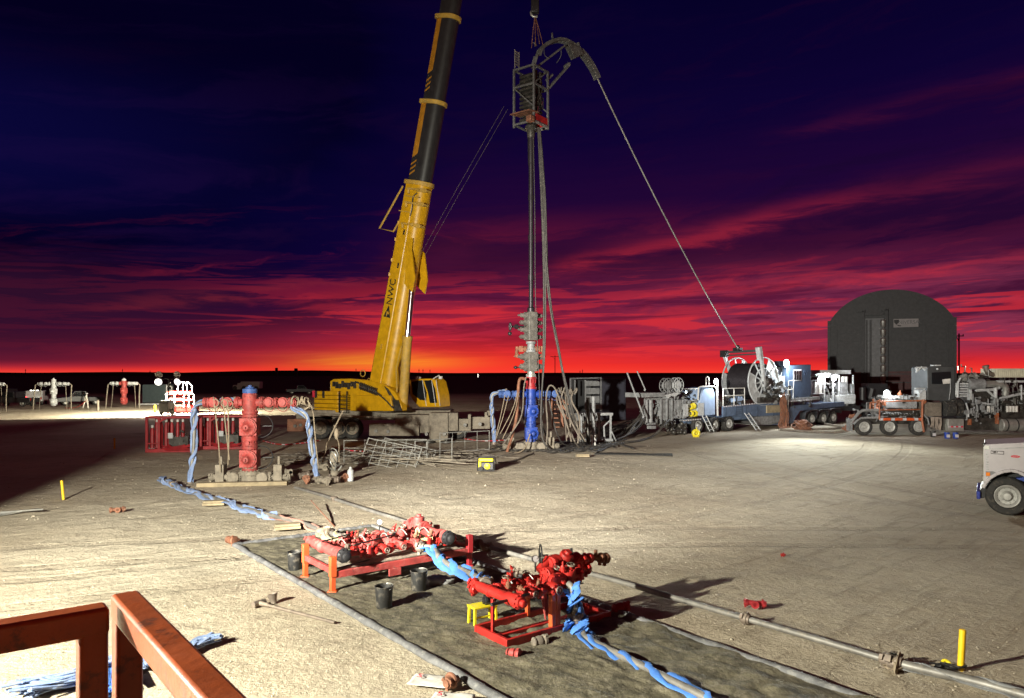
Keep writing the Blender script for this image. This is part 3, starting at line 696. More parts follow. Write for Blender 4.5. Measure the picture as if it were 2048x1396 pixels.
for s, w, d, par in ((s2, 1.0, 1.28, b2), (s3, .92, 1.17, b3)):
    m = MB(); x = -w/2-.006; L = 3.05
    def q(sv, y): return bA+bd*sv+side*x+under*y
    def quad(sa, sb, ya, yb, sl=0): m.add([q(sa, ya), q(sa+sl, yb), q(sb+sl, yb), q(sb, ya)], [(0, 1, 2, 3)])
    quad(s-.14-L, s-.14, -d*.44, -d*.16, .25)
    for i in range(3): quad(s-.3-L-.28*(i+1), s-.3-L-.28*(i+1)+.11, -d*.44, -d*.16, .25)
    obj('stripe', m, STRIPE, par, world=True)
# details on the main boom
m = MB(); wb = .62
def B(s, x, y): return bA+bd*s+side*x+under*y
m.bar(B(sc*.02, -.66, .12), B(sc*.93, -.575, .10), .05, .05)
for f in (.55, .62, .72, .80): m.box(B(sc*f, -.61, -.74*(1-.15*f)), (.1, .1, .18))
m.add([B(sc*.74, -.58, .1), B(sc*.52, -.62, .62), B(sc*.50, -.62, .95), B(sc*.74, -.58, .62)], [(0, 1, 2, 3)])
for k in (-.55, .55):
    poly = [B(sc*.70, k, .35), B(sc*.52, k, .55), B(sc*.49, k, 1.25), B(sc*.56, k, 1.25), B(sc*.68, k, .7)]
    m.add([p-side*.04 for p in poly]+[p+side*.04 for p in poly], [tuple(range(5)), tuple(range(9, 4, -1))]+[(i, i+5, (i+1) % 5+5, (i+1) % 5) for i in range(5)])
obj('cylinder_bracket', m, YEL, bm, world=True)
for f in (.965, .90, .80):
    m = MB(); m.box(B(sc*f, -.50, .1), (.5, .9, .1), 0, bd.to_track_quat('Z', 'Y').to_matrix()); m.bar(B(sc*f, -.6, .3), B(sc*f, -.55, .95), .09, .22); m.cyl(B(sc*f, -.62, .95), B(sc*f, -.2, .95), .08); m.box(B(sc*(f-.012), -.6, -.3), (.12, .2, .25)); obj('sheave_bracket', m, YELD, bm, world=True, bevel=.015)
m = MB(); m.tube(curve([B(sc*.95, -.6, .35), B(sc*.93, -.66, .1), B(sc*.88, -.66, .25), B(sc*.84, -.62, .15)], 2), .03, 6); obj('boom_hose', m, DARK, bm, world=True)
m = MB(); m.bar(B(sc*.93, -.62, -.5), B(sc*.93, -.66, .6), .05); obj('catch_bar', m, YELD, bm, world=True)
for f in (.2, .36, .60, .76):
    m = MB(); m.box(B(sc*f, -.625+.05*f, -.3+.2*(f > .5)), (.22, .02, .3), 0, bd.to_track_quat('Z', 'Y').to_matrix()); obj('data_plate', m, DARK if f > .5 else YELD, bm, world=True)
m = MB(); m.tube([P(806, 372, 42.6), P(759, 457, 42.7), P(787, 463, 42.7), P(800, 440, 42.7)], .06, 6); m.bar(P(798, 421, 42.6), P(822, 425, 42.2), .05); obj('stay_bracket', m, YELD, bm, world=True)
m = MB()
for k in (-.2, .2): m.tube([P(840, 520, 43)+side*k, P(908, 397, 42)+side*k, P(1012, 215, 40)+side*k], .007, 5)
obj('guy_rope', m, IRON, CR, world=True)
# lettering up the boom side: black triangle and letters
sx = bd; cl = B(sc*.47, -.635, -.28)
M = basis(cl, bd, under*-1)
fl = side*-1
if M.to_3x3().col[2].dot(fl) < 0: M = basis(cl, bd, under*-1) @ Matrix.Diagonal((1, 1, -1, 1))
text_part('lettering', 'NWC', .62, parts_world(CR).inverted() @ M, BLK, bm, .008)
m = MB(); q0 = sc*.47-1.15
m.add([B(q0-.35, -.65, -.55), B(q0+.35, -.65, -.28), B(q0-.35, -.65, -.02), B(q0-.16, -.652, -.40), B(q0+.08, -.652, -.28), B(q0-.16, -.652, -.16)], [(0, 1, 4, 3), (1, 2, 5, 4), (2, 0, 3, 5)])
obj('triangle_mark', m, BLK, bm, world=True)
# luffing cylinder
m = MB(); c0, c1, c2 = P(806, 812, 43.0), P(815, 672, 42.5), P(825, 566, 42.4); m.cyl(c0, c1, .27, n=18); m.cyl(c0+(c1-c0)*.94, c1, .3, n=18); m.tube([c0+V((-.3, -.3, .8)), c0+V((-.35, -.3, 2.2)), c1+V((-.32, -.2, -.6))], .05, 6)
lc = obj('luffing_cylinder', m, YELD, CR, world=True)
m = MB(); m.cyl(c1, c2, .17, n=20); obj('cylinder_rod', m, CHROME, lc, world=True)
# superstructure in the slewing frame: a along u, b to its left, c up; origin at slew centre
SC = V((-7.4, 44.6, 0)); Msl = Matrix(((u.x, n_.x, 0, SC.x), (u.y, n_.y, 0, SC.y), (0, 0, 1, SC.z), (0, 0, 0, 1)))
def slew(px, py, b):                                   # photo pixel on plane b=const -> (a, z)
    k = (px-CX)/F; a = (k*(SC.y+b*n_.y)-SC.x-b*n_.x)/(u.x-k*u.y); Y = SC.y+a*u.y+b*n_.y
    return a, CAMH-(py-HY)/F*Y
def plate(m, pix, b, th):
    m.prism([slew(x, y, b) for x, y in pix], (0, b, 0), (1, 0, 0), (0, 0, 1), (0, th, 0))
m = MB(Msl); plate(m, [(660, 762), (667, 758), (700, 757), (735, 760), (768, 768), (790, 785), (803, 812), (803, 822), (700, 822), (700, 790), (660, 790)], -1.25, .5)
plate(m, [(735, 762), (768, 768), (790, 785), (806, 812), (806, 822), (735, 822)], .2, .6)
ss = obj('superstructure', m, YEL, CR, world=True, bevel=.04)
m = MB(Msl); plate(m, [(712, 791), (780, 791), (786, 822), (712, 822)], -1.45, .22); obj('side_panel', m, YEL, ss, world=True, bevel=.03)
m = MB(Msl)
for k in range(10):
    a, z0 = slew(722+k*3.6, 772+k*1.3, -1.3); m.torus((a, -1.3, z0), (1, .3, 0), .2, .035, 12, 6)
for k in range(8):
    a, z0 = slew(668+k*6, 768+2*(k % 3), -1.3); m.box((a, -1.32, z0), (.14, .12, .3+.1*(k % 2)))
m.tube([(slew(712, 770, -1.3)[0], -1.35, 3.5), (slew(745, 774, -1.3)[0], -1.4, 3.1), (slew(770, 800, -1.3)[0], -1.45, 2.6), (slew(790, 815, -1.3)[0], -1.45, 2.0)], .05, 6, 1, 2)
obj('hydraulic_lines', m, OILY, ss, world=True)
m = MB(Msl); plate(m, [(768, 772), (776, 778), (795, 806), (790, 812)], -1.29, .03); plate(m, [(782, 800), (796, 800), (803, 822), (788, 822)], -1.34, .06); obj('dark_panel', m, OILY, ss, world=True)
m = MB(Msl)
a0, z0 = slew(628, 823, -1.5); a1, z1 = slew(676, 782, -1.5)
for i in range(5):
    zz0 = z0+(z1-z0)*i/5; m.box(((a0+a1)/2, 0, zz0+(z1-z0)/10-.01), (a1-a0, 3.0, (z1-z0)/5-.025))
obj('counterweight', m, YEL, CR, world=True, bevel=.03)
m = MB(Msl)
for a in (a0+.25, a0+.9): m.box((a, -1.56, z1-.22), (.12, .08, .44))
m.bar((a1+.1, -1.5, z0), (a1+.1, -1.5, z1), .05); m.bar((a1+.75, -1.5, z0), (a1+.75, -1.5, z1), .05)
for i in range(5): m.bar((a1+.1, -1.5, z0+i*.24), (a1+.75, -1.5, z0+i*.24), .035)
obj('ladder', m, DARK, CR, world=True)
m = MB(Msl); m.box((a0+.1, -1.62, z1-.2), (.16, .06, .4)); o = obj('warning_board', m, PRED, CR, world=True)
m = MB(Msl)
for f in (0, .5, 1): m.bar((a1-.2+f*1.4, 1.2, z1), (a1-.2+f*1.4, 1.2, z1+.65), .04)
m.tube([(a1-.3, 1.2, z1+.5), (a1-.1, 1.2, z1+.75), (a1+1.3, 1.2, z1+.75)], .03, 6); m.torus((slew(728, 754, -.4)[0], -.5, 4.0), (0, 1, 0), .2, .03, 16); obj('handrail', m, YELD, CR, world=True)
# cab
bc = 1.3
def cab(pix, b, th, name, mm, par=None, bev=0):
    m = MB(Msl); plate(m, pix, b, th); return obj(name, m, mm, par or CR, world=True, bevel=bev)
cb = cab([(819, 760), (826, 758), (866, 757), (872, 763), (879, 792), (880, 814), (838, 814), (825, 800), (820, 790)], bc, 1.0, 'operator_cab', YEL, None, .04)
cab([(823, 763), (844, 760), (853, 785), (852, 801), (840, 800), (825, 788)], bc-.03, .05, 'side_window', GLASS, cb)
cab([(848, 761), (863, 760), (870, 778), (874, 806), (860, 806), (856, 785)], bc-.03, .05, 'door_window', GLASS, cb)
m = MB(Msl); a_, z_ = slew(866, 758, bc); a2_, z2_ = slew(882, 752, bc); m.tube([(a_, bc, z_), (a2_-.1, bc-.05, z2_+.05), (a2_, bc-.1, z2_-.05)], .03, 6); m.box((a2_+.05, bc-.1, z2_-.1), (.2, .1, .16))
for px in (845.5, 864, 873): aa, zz_ = slew(px, 760, bc); ab, zb = slew(px+8, 812, bc); m.bar((aa, bc-.04, zz_), (ab, bc-.04, zb), .03)
obj('mirror_arm', m, WHITED, cb, world=True)
m = MB(Msl); a_, z_ = slew(832, 755, bc); m.lathe((a_, bc+.2, z_-.1), (0, 0, 1), [(0, .16), (.12, .2), (.2, .05)], 12); obj('cab_lamp', m, WHITED, cb, world=True)
# carrier: dirty long box chassis, outriggers and wheels, roughly across the picture
def CP(px, py, Y): return P(px, py, Y)
m = MB(); m.box(((P(600, 0, 46).x+P(905, 0, 46).x)/2, 46.2, 1.45), (9.4, 2.4, .6)); m.cyl((SC.x, SC.y+.5, 1.7), (SC.x, SC.y+.5, 1.95), 1.3, n=28)
m.bar(P(628, 828, 43.4), P(800, 838, 43.4), .25, .12)
obj('carrier_chassis', m, MUD, CR, world=True, bevel=.04)
def boxpx(x0, y0, x1, y1, Y, dep, name, mm, par=CR, bev=.03):
    a, b = P(x0, y0, Y), P(x1, y1, Y); m = MB(); m.box(((a.x+b.x)/2, Y+dep/2, (a.z+b.z)/2), (abs(b.x-a.x), dep, abs(a.z-b.z))); return obj(name, m, mm, par, world=True, bevel=bev)
boxpx(738, 848, 838, 872, 42.6, .9, 'outrigger_beam', MUD); boxpx(790, 830, 858, 866, 42.9, 1.2, 'outrigger_box', MUD)
boxpx(858, 826, 896, 885, 42.7, 1.2, 'outrigger_box', MUD); boxpx(897, 826, 916, 862, 42.65, 1.1, 'outrigger_box', MUD)
boxpx(916, 838, 942, 862, 42.9, .9, 'outrigger_beam', MUD); boxpx(942, 834, 980, 858, 43.2, .8, 'outrigger_beam', MUD); boxpx(936, 829, 942, 858, 42.8, 1.0, 'outrigger_beam', MUD)
boxpx(574, 838, 612, 863, 44.5, .9, 'rear_outrigger', RUST); boxpx(612, 832, 665, 862, 45, 1.4, 'rear_outrigger', MUD)
m = MB()
for px, py in ((853, 868), (889, 868), (752, 862), (776, 863), (930, 850), (960, 848), (590, 852), (601, 850)): q_ = P(px, py, 42.55 if px > 620 else 44.45); m.cyl(q_+V((0, -.02, 0)), q_+V((0, .1, 0)), .1, n=12)
for px in (858, 893): q_ = P(px, 878, 42.5); m.cyl(q_, q_-V((0, 0, .62)), .12); m.cyl(V((q_.x, q_.y, .12)), V((q_.x, q_.y, 0)), .34, n=18)
obj('jack_foot', m, OILY, CR, world=True)
m = MB()
for px, py in ((973, 829), (978, 826)): m.box(P(px, py, 43.2), (.2, .3, .28))
obj('beam_stop', m, MUD, CR, world=True)
def wheel(name, c, ax, R, w, par, hub=RIM, world=True, dual=False):
    """tyre with rim and hub as one child plus a rim sub-part; ax points outward"""
    ax = V(ax).normalized(); c = V(c); m = MB()
    m.lathe(c-ax*w, ax, [(0, R*.62), (w*.02, R*.9), (w*.16, R*.985), (w*.3, R), (w*.7, R), (w*.84, R*.985), (w*.98, R*.9), (w, R*.64), (w*.55, R*.58)], 28, False)
    if dual: m.lathe(c-ax*(w*2.15), ax, [(0, R*.62), (w*.02, R*.9), (w*.16, R*.985), (w*.84, R*.985), (w*.98, R*.9), (w, R*.6)], 28)
    u_, w_, _ = frame_of(ax)
    t = obj(name, m, RUBBER, par, world=world)
    h = MB(); h.use(hub).lathe(c-ax*w*.3, ax, [(0, R*.3), (.02, R*.55), (w*.28, R*.60), (w*.33, R*.56), (w*.30, R*.5), (w*.12, R*.42), (w*.10, R*.28), (w*.3, R*.2), (w*.48, R*.17), (w*.5, R*.05)], 24)
    h.bolts(c-ax*w*.17, ax, R*.33, R*.03, w*.16, 10)
    for i in range(10):
        a = 2*pi*i/10; q_ = c-ax*w*.17+(u_*cos(a)+w_*sin(a))*R*.46; h.use(BLK).cyl(q_-ax*.01, q_+ax*.012, R*.045, n=8); h.use(hub)
    h.use(hub)
    obj('rim', h, hub, t, world=world); return t
for px in (678, 704, 640, 880, 915): wheel('wheel', P(px, 0, 44.9)*1+V((0, 0, .66-P(px, 0, 44.9).z)), (0, -1, 0), .66, .38, CR, MUD)
# ================================================================= FOREGROUND
# rails of the stair platform the photographer stands on
def rail(name, label, pts, post_at, w=.064):
    t = thing(name, label, 'railing', (post_at[0], post_at[1], 2.25))
    m = MB(); m.bar(pts[0], pts[1], w, w); obj('top_rail', m, ORAIL, t, world=True, bevel=.009)
    d = (V(pts[1])-V(pts[0])).normalized()
    p = V(post_at); m = MB(); m.bar((p.x, p.y, pts[0][2]-w/2+.014), (p.x, p.y, 2.25), w-.003, w-.003, d); obj('post', m, ORAIL, t, world=True, bevel=.009)
    return t
r1b = V((-.985, 1.735, 3.325)); dr = V((.14, .109, 0)).normalized()
rail('guard_rail', 'rusty orange square tube railing entering from the left edge of the picture', (r1b-dr*1.6, r1b+dr*.032, 3.325) if 0 else (r1b-dr*1.6, r1b+dr*.032), (r1b.x, r1b.y))
r2a = V((-.952, 1.83, 3.325)); d2 = (V((-.494, 1.26, 3.325))-r2a).normalized()
rail('guard_rail', 'orange square tube railing running from the gate post toward the camera', (r2a-d2*.032, r2a+d2*1.5), (r2a.x, r2a.y))
# liner with foam berm
O = V((-6.3, 16.8, 0)); e1 = V((.61, -.79, 0)).normalized(); e2 = V((-e1.y, e1.x, 0))
def L(a, b, z=0): return O+e1*a+e2*b+V((0, 0, z))
LW = 3.45; LN = 17.0
T = thing('containment_liner', 'dark crumpled plastic liner with foam edges lying under the red manifolds', 'liner', O)
m = MB(); na, nb = 340, 92
for i in range(na+1):
    for j in range(nb+1):
        a, b = LN*i/na, LW*j/nb; p = L(a, b)
        z = gz(p.x, p.y)*.6+.035+.026*mnoise.noise(V((a*1.1, b*2.6, 1)))+.016*abs(mnoise.noise(V((a*2.2+b*.9, b*3.4-a*1.3, 4))))**.6+.008*mnoise.noise(V((a*7, b*9, 2)))
        wv = mnoise.noise(V((a*.35, b*.35, 33))); z += .016*(1-abs(mnoise.noise(V((a*.55+b*.5+wv, b*3.1-a*1.3, 14)))))**9+.010*(1-abs(mnoise.noise(V((a*2.6-b*1.2, b*1.1+a*.5+wv*2, 24)))))**10
        if b > 1.7 and a > 6.5: z += .06*abs(mnoise.noise(V((a*1.5-b*1.1, b*2.1+a*.8, 9))))**.8
        p.z = z; m.v.append(p)
m.f = [(i*(nb+1)+j, (i+1)*(nb+1)+j, (i+1)*(nb+1)+j+1, i*(nb+1)+j+1) for i in range(na) for j in range(nb)]; m.mi = [0]*len(m.f)
LIN = mat('muddy_liner', (.125, .11, .072), .8, 0, .36, .55, 1.0, 20, (.20, .175, .13), stain=(.05, .043, .03))
obj('sheet', m, LIN, T, world=True, sharp=80)
BERM = mat('grey_foam_edge', (.13, .13, .135), .8, 0, .35, .4, .5, 30, (.30, .29, .27))
for (a0, b0, a1, b1) in ((0, 0, LN, 0), (0, LW, LN, LW), (0, 0, 0, LW)):
    m = MB(); pts = [L(a0+(a1-a0)*i/90, b0+(b1-b0)*i/90, .038+.014*mnoise.noise(V((i*.3, b0, a0)))) for i in range(91)]
    for i, p in enumerate(pts): pts[i] = p+e2*(.02*mnoise.noise(V((i*.2, 5, b0))) if a1 else 0)
    m.tube(pts, [.066+.02*mnoise.noise(V((i*.5, 2, b0))) for i in range(91)], 10, .75); obj('berm', m, BERM, T, world=True, sharp=70)
Z = V((0, 0, 1))
# ---- manifold on the long red table (left)
A0 = V((-3.2, 13.2, 0)); a1 = e2; a2 = -e1; LA, WA = 2.95, 1.25
TA = thing('manifold_table', 'long red manifold on a low four legged table, the left one on the liner', 'manifold', A0)
def A(s, t, z): return A0+a1*s+a2*t+Z*z
m = MB()
for s in (0, LA): m.bar(A(s, .05, .40), A(s, WA-.05, .40), .07, .1)
for t in (0, WA): m.bar(A(.05, t, .33), A(LA-.05, t, .33), .08, .12)
m.bar(A(1.1, -.05, .2), A(1.35, -.05, .2), .03, .14); m.bar(A(1.1, -.05, .13), A(1.1, -.05, .27), .02)
obj('table_frame', m, REDD, TA, world=True, bevel=.006)
for s in (0, LA):
    for t in (0, WA):
        m = MB(); m.bar(A(s, t, .3), A(s, t, .66), .11, .11, a1); m.bar(A(s, t, .05), A(s, t, .3), .085, .085, a1); m.box(A(s, t, .045), (.16, .16, .02)); o = obj('leg', m, ORED if s == 0 else DRED, TA, world=True, bevel=.006)
m = MB()
for t in (.18, .5, .82, 1.1): m.bar(A(.08, t, .405), A(LA-.08, t, .405), .26, .02)
obj('deck', m, MUD, TA, world=True)
def header(par, name, c, d, L0, r, mm, endm):
    d = V(d).normalized(); m = MB()
    m.lathe(c, d, [(0, r*.95), (.06, r*1.05), (L0*.32, r*1.05), (L0*.34, r*1.3), (L0*.37, r*1.3), (L0*.39, r), (L0*.72, r), (L0*.75, r*1.25), (L0*.93, r*1.3)], 20)
    o = obj(name, m, mm, par, world=True); m = MB(); m.lathe(c+d*L0*.93, d, [(0, r*1.34), (.06, r*1.34), (.08, r*1.1), (.13, r*1.1), (.14, r*.7), (.2, r*.65), (.21, r*.35)], 18); m.bolts(c+d*(L0*.93+.06), d, r*1.25, .012, .05, 10)
    obj('end_cap', m, endm, o, world=True); m = MB(); m.union(c-d*.08, d, r*.95, .16); obj('hammer_union', m, mm, o, world=True); return o
header(TA, 'header_pipe', A(.18, WA+.12, .66), -a2, 1.5, .095, REDD, DARK)
header(TA, 'header_pipe', A(2.45, WA+.25, .66), -a2, 1.55, .105, REDD, DARK)
def run(par, row, mm, z, fn):
    for (s, t, r, d, up_) in row:
        r *= .8; m = MB(); m.valve(fn(s, t, z), d, up_, r); m.bolts(fn(s, t, z)+V(up_)*r*1.35, up_, r*.8, r*.1, r*.5, 8); o = obj('plug_valve', m, mm, par, world=True)
        m = MB(); c = fn(s, t, z)+V(up_)*r*1.85; m.box(c, (r*.5, r*.5, r*.4)); m.torus(c+V(up_)*r*.2, up_, r*.6, r*.12, 14, 6); obj('valve_cap', m, IRON, o, world=True)
tilt = (Z+a2*-.35).normalized()
run(TA, [(.62, .95, .12, a1, tilt), (1.12, .95, .12, a1, tilt), (1.92, .95, .13, a1, tilt), (2.35, .98, .11, a1, Z)], REDD, .62, A)
run(TA, [(.78, .15, .085, a1, Z), (1.12, .22, .1, a1, -a2), (1.5, .25, .095, a1, -a2), (2.1, .2, .1, a1, tilt), (2.5, .18, .1, a1, tilt)], RED, .60, A)
run(TA, [(1.5, .65, .11, a2, tilt)], REDD, .64, A)
m = MB()
for t in (.2, .95): m.cyl(A(.25, t, .61), A(2.7, t, .61), .055)
m.cyl(A(1.5, .1, .62), A(1.5, 1.15, .62), .07); m.union(A(1.5, 1.2, .62), a2, .12); m.union(A(1.82, .2, .6), a1, .11); m.union(A(1.25, .9, .62), a1, .12); m.valve(A(2.45, 1.15, .74), a2, Z, .12)
obj('cross_pipe', m, REDD, TA, world=True)
m = MB(); m.bar(A(.1, .72, .78), A(1.0, .95, .83), .022); m.bar(A(.35, .25, .72), A(1.55, .55, .76), .025); m.bar(A(.02, .1, .40), A(.75, .05, .48), .02); obj('valve_bar', m, BLK, TA, world=True)
def gauge(par, p, hgt, r=.055):
    m = MB(); m.cyl(p, p+Z*hgt, .013); d = V((.35, -1, .25)).normalized(); c = p+Z*(hgt+r); m.cyl(c+d*.02, c-d*.03, r*1.08, n=20); o = obj('pressure_gauge', m, DARK, par, world=True)
    m = MB(); m.cyl(c+d*.02, c+d*.024, r*.95, n=20); m.use(BLK); m.bar(c+d*.026, c+d*.026+V((.02, 0, .03)), .006); f = obj('dial', m, WHITE, o, world=True); f.data.materials.clear(); f.data.materials.append(WHITE); f.data.materials.append(BLK)
gauge(TA, A(1.55, 1.2, .68), .16)
m = MB(); m.torus(A(1.92, .3, .8), a1, .07, .015, 14); m.torus(A(2.0, .24, .68), (1, 0, .4), .06, .015, 14); m.bar(A(1.9, .2, .66), A(2.15, .12, .68), .05)
obj('lifting_eye', m, STRAPY, TA, world=True)
for k in range(16):
    m = MB(); p = A(random.uniform(.3, 2.6), random.choice((.15, .2, .9, .95))+random.uniform(-.05, .05), .70+random.uniform(-.02, .08)); d = random.choice((Z, a1, a2, (Z+a1*.6), (Z-a2*.7))); m.union(p, d, random.uniform(.03, .05), .11); m.cyl(p, p+V(d).normalized()*random.uniform(.08, .15), .018, n=8); obj('plug_fitting', m, random.choice((REDD, RUST, IRON, RED)), TA, world=True)
m = MB()
for k in range(5): p = A(.5+.45*k, .5+.1*(k % 2), .7); m.tube(curve([p, p+a2*.2+Z*.1, p+a2*.4-Z*.02, p+a2*.45+a1*.15-Z*.15], 2), .012, 6)
obj('safety_cable', m, STEEL, TA, world=True)
# ---- upright manifold skid (right)
B0 = V((-.064, 10.5, 0)); LB, WB = 2.02, .76
TB2 = thing('manifold_skid', 'bright red manifold on a framed skid with a black handwheel above its pipes', 'manifold', B0)
def Bk(s, t, z): return B0+e2*s-e1*t+Z*z
m = MB()
for t in (0, WB): m.bar(Bk(-.03, t, .085), Bk(LB+.03, t, .085), .05, .13)
for s in (0, LB): m.bar(Bk(s, .026, .085), Bk(s, WB-.026, .085), .05, .13)
m.bar(Bk(.03, WB*.5, .06), Bk(LB-.03, WB*.5, .06), .1, .06)
obj('skid_base', m, RED, TB2, world=True, bevel=.006)
m = MB(); m.bar(Bk(.03, WB*.25, .035), Bk(LB*.9, WB*.25, .035), .28, .008); m.bar(Bk(.03, WB*.75, .035), Bk(LB*.9, WB*.75, .035), .28, .008); obj('drip_tray', m, OILY, TB2, world=True)
for (s, t, z1, wd) in ((.03, WB*.52, .62, .05), (.98, WB+.0, .62, .07), (.86, .03, .62, .085), (1.78, WB*.62, .72, .045), (1.55, WB*.9, .6, .045)):
    m = MB(); m.bar(Bk(s, t, .1), Bk(s, t, z1), wd, wd*.8, e2)
    if wd > .08: m.bar(Bk(s+.12, t, .1), Bk(s+.12, t, z1), wd*.5, wd*.8, e2)
    obj('upright', m, ORED if wd > .06 else RED, TB2, world=True, bevel=.004)
m = MB(); m.bar(Bk(-.3, -.05, .71), Bk(1.0, .12, .70), .03); m.cyl(Bk(-.32, -.05, .71), Bk(-.1, -.03, .71), .025); obj('valve_bar', m, DARK, TB2, world=True)
h0 = header(TB2, 'header_pipe', Bk(.08, WB+.12, .70), e1, 1.05, .075, RED, RED)
tb = (Z-e2*.25-e1*-.1).normalized()
run(TB2, [(.42, WB*.75, .095, e2, tb), (.82, WB*.75, .1, e2, tb), (.5, .12, .09, e2, -e1*-1), (.9, .1, .12, e2, e1*1.0)], RED, .70, Bk)
run(TB2, [(1.15, WB*.42, .1, e2, (Z+e1*.5).normalized()), (1.32, .18, .125, e2, (Z+e1*.3).normalized()), (1.65, .35, .125, e2, (Z*-1+e1*.4).normalized()), (1.62, WB*.9, .11, e2, Z)], RED, .78, Bk)
m = MB()
m.cyl(Bk(.15, WB*.75, .7), Bk(1.1, WB*.75, .72), .055); m.cyl(Bk(.2, .12, .68), Bk(1.2, .15, .7), .05)
m.valve(Bk(1.45, WB*.55, .95), e2, (Z+e1*.6).normalized(), .115); m.cyl(Bk(1.2, WB*.5, .85), Bk(1.95, WB*.45, .95), .07)
m.union(Bk(1.78, WB*.45, .94), e2, .085); m.union(Bk(1.92, WB*.45, .94), e2, .085); m.flange(Bk(1.0, .3, .83), e2, .12, .1, 8); m.flange(Bk(.98, .1, .78), e1, .12, .07, 6)
m.union(Bk(.1, WB+.2, .72), (e2+Z*.2), .075); m.union(Bk(.02, WB+.1, .66), e1, .08)
m.box(Bk(1.15, WB*.3, .62), (.25, .25, .2)); m.cyl(Bk(1.0, .5, .85), Bk(1.2, .5, 1.0), .08); m.ball(Bk(1.3, WB*.6, 1.0), .12, 12, 8, (1.3, 1, .6))
obj('cross_pipe', m, RED, TB2, world=True)
m = MB(); m.cyl(Bk(2.0, WB*.43, .94), Bk(2.22, WB*.43, .9), .05); m.union(Bk(2.16, WB*.43, .91), e2, .085, .1); m.union(Bk(2.27, WB*.43, .89), e2, .09, .12); m.cyl(Bk(2.05, WB*.43, .93), Bk(2.05, WB*.43, 1.06), .03); obj('outlet', m, RUST, TB2, world=True)
m = MB(); c = Bk(1.12, WB*.8, 1.05); d = (e2*.8-e1*-.5).normalized(); m.torus(c, d, .17, .012, 32, 8); m.cyl(c-d*.03, c+d*.12, .02)
u_, w_, _ = frame_of(d)
for k in range(3): a = 2*pi*k/3+.4; m.bar(c, c+(u_*cos(a)+w_*sin(a))*.165, .014)
obj('handwheel', m, BLK, TB2, world=True)
gauge(TB2, Bk(.95, WB*.7, .84), .15, .05)
m = MB()
for k in range(3): m.cyl(Bk(.95+.05*k, WB*.5+.04*k, .62), Bk(1.0+.03*k, WB*.45, .14+.05*k), .035, .015, n=8)
obj('hanging_sling', m, REDD, TB2, world=True)
m = MB(); m.box(Bk(1.5, WB*.4, 1.12), (.04, .03, .1)); m.cyl(Bk(1.75, WB*.4, 1.0), Bk(1.75, WB*.4, 1.1), .006); obj('tag_plate', m, DARK, TB2, world=True)
for k in range(14):
    m = MB(); p = Bk(random.uniform(.2, 1.9), random.choice((.1, .15, .3, .55, .6))+random.uniform(-.05, .05), .80+random.uniform(-.02, .14)); d = random.choice((Z, e2, e1, (Z+e1*.6), (Z-e2*.7))); m.union(p, d, random.uniform(.026, .042), .1); m.cyl(p, p+V(d).normalized()*random.uniform(.07, .13), .015, n=8); obj('plug_fitting', m, random.choice((RED, RUST, IRON, RED)), TB2, world=True)
m = MB()
for k in range(4): p = Bk(.4+.4*k, .4, .78); m.tube(curve([p, p-e1*.15+Z*.08, p-e1*.3-Z*.1, p-e1*.3+e2*.1-Z*.3], 2), .011, 6)
obj('safety_cable', m, STEEL, TB2, world=True)
# pipes with straps between things on the ground
def line_pipe(name, label, pts, r, straps=(), joints=(), sub=3, mm=PIPE):
    pts = curve(pts, sub); t = thing(name, label, 'pipe', pts[0])
    m = MB(); m.tube(pts, r, 12); obj('pipe', m, mm, t, world=True)
    n = len(pts)-1
    for f in joints:
        k = min(n-1, int(f*n)); p = pts[k].lerp(pts[k+1], f*n-k); m = MB(); m.union(p, pts[k+1]-pts[k], r*1.9, r*3.2); obj('hammer_union', m, IRON, t, world=True)
    for (f0, f1, sm, tw, fat) in straps:
        a, b = int(f0*n), max(int(f1*n), int(f0*n)+2); seg = pts[a:b+1]; m = MB()
        for k in range(3):
            hp = helix(seg, r*(1.0+.28*fat), tw*.42, k*2.1+.6, max(30, int(tw*18)), 2.6)
            hp = [p+V((0, 0, -.3*r*fat))+V((mnoise.noise(p*3+V((k, 0, 0))), mnoise.noise(p*3+V((0, k, 5))), 0))*r*.8*fat for p in hp]
            for p in hp: p.z = max(p.z, .03)
            m.tube(hp, [r*(.74+.55*mnoise.noise(V((i*.33, k*3.7, f0*9))))*fat for i in range(len(hp))], 8, .3)
        obj('restraint_strap', m, sm, t, world=True, sharp=60)
    return t
def Gz(px, py, z=.08): return PZ(px, py, z)
line_pipe('flow_line', 'pipe wound in faded blue and pink straps from the red wellhead to the left manifold', [Gz(322, 955, .15), Gz(340, 966, .15), Gz(372, 980), Gz(440, 1000, .12), Gz(500, 1020, .12), Gz(560, 1035), Gz(610, 1047), Gz(640, 1060, .15), Gz(690, 1075, .3), A(1.28, 1.35, .62), A(1.45, 1.22, .62)], .06,
    ((0, .16, STRAPD, 3, 1.5), (.14, .5, STRAPD, 6, 1.25), (.48, .72, STRAPP, 3, .9), (.70, .74, ROPE, 2, 1.9), (.73, .99, STRAPY, 1.6, 1.0)), (.15, .72))
line_pipe('flow_line', 'pipe in bright blue straps crossing between the two red manifolds', [A(1.75, -.1, .6), A(1.9, -.35, .62), PZ(880, 1122, .55), PZ(930, 1142, .5), PZ(965, 1160, .6), Bk(.2, WB+.05, .72)], .055, ((0, .97, STRAP, 4.5, 1.35),), (.02, .95))
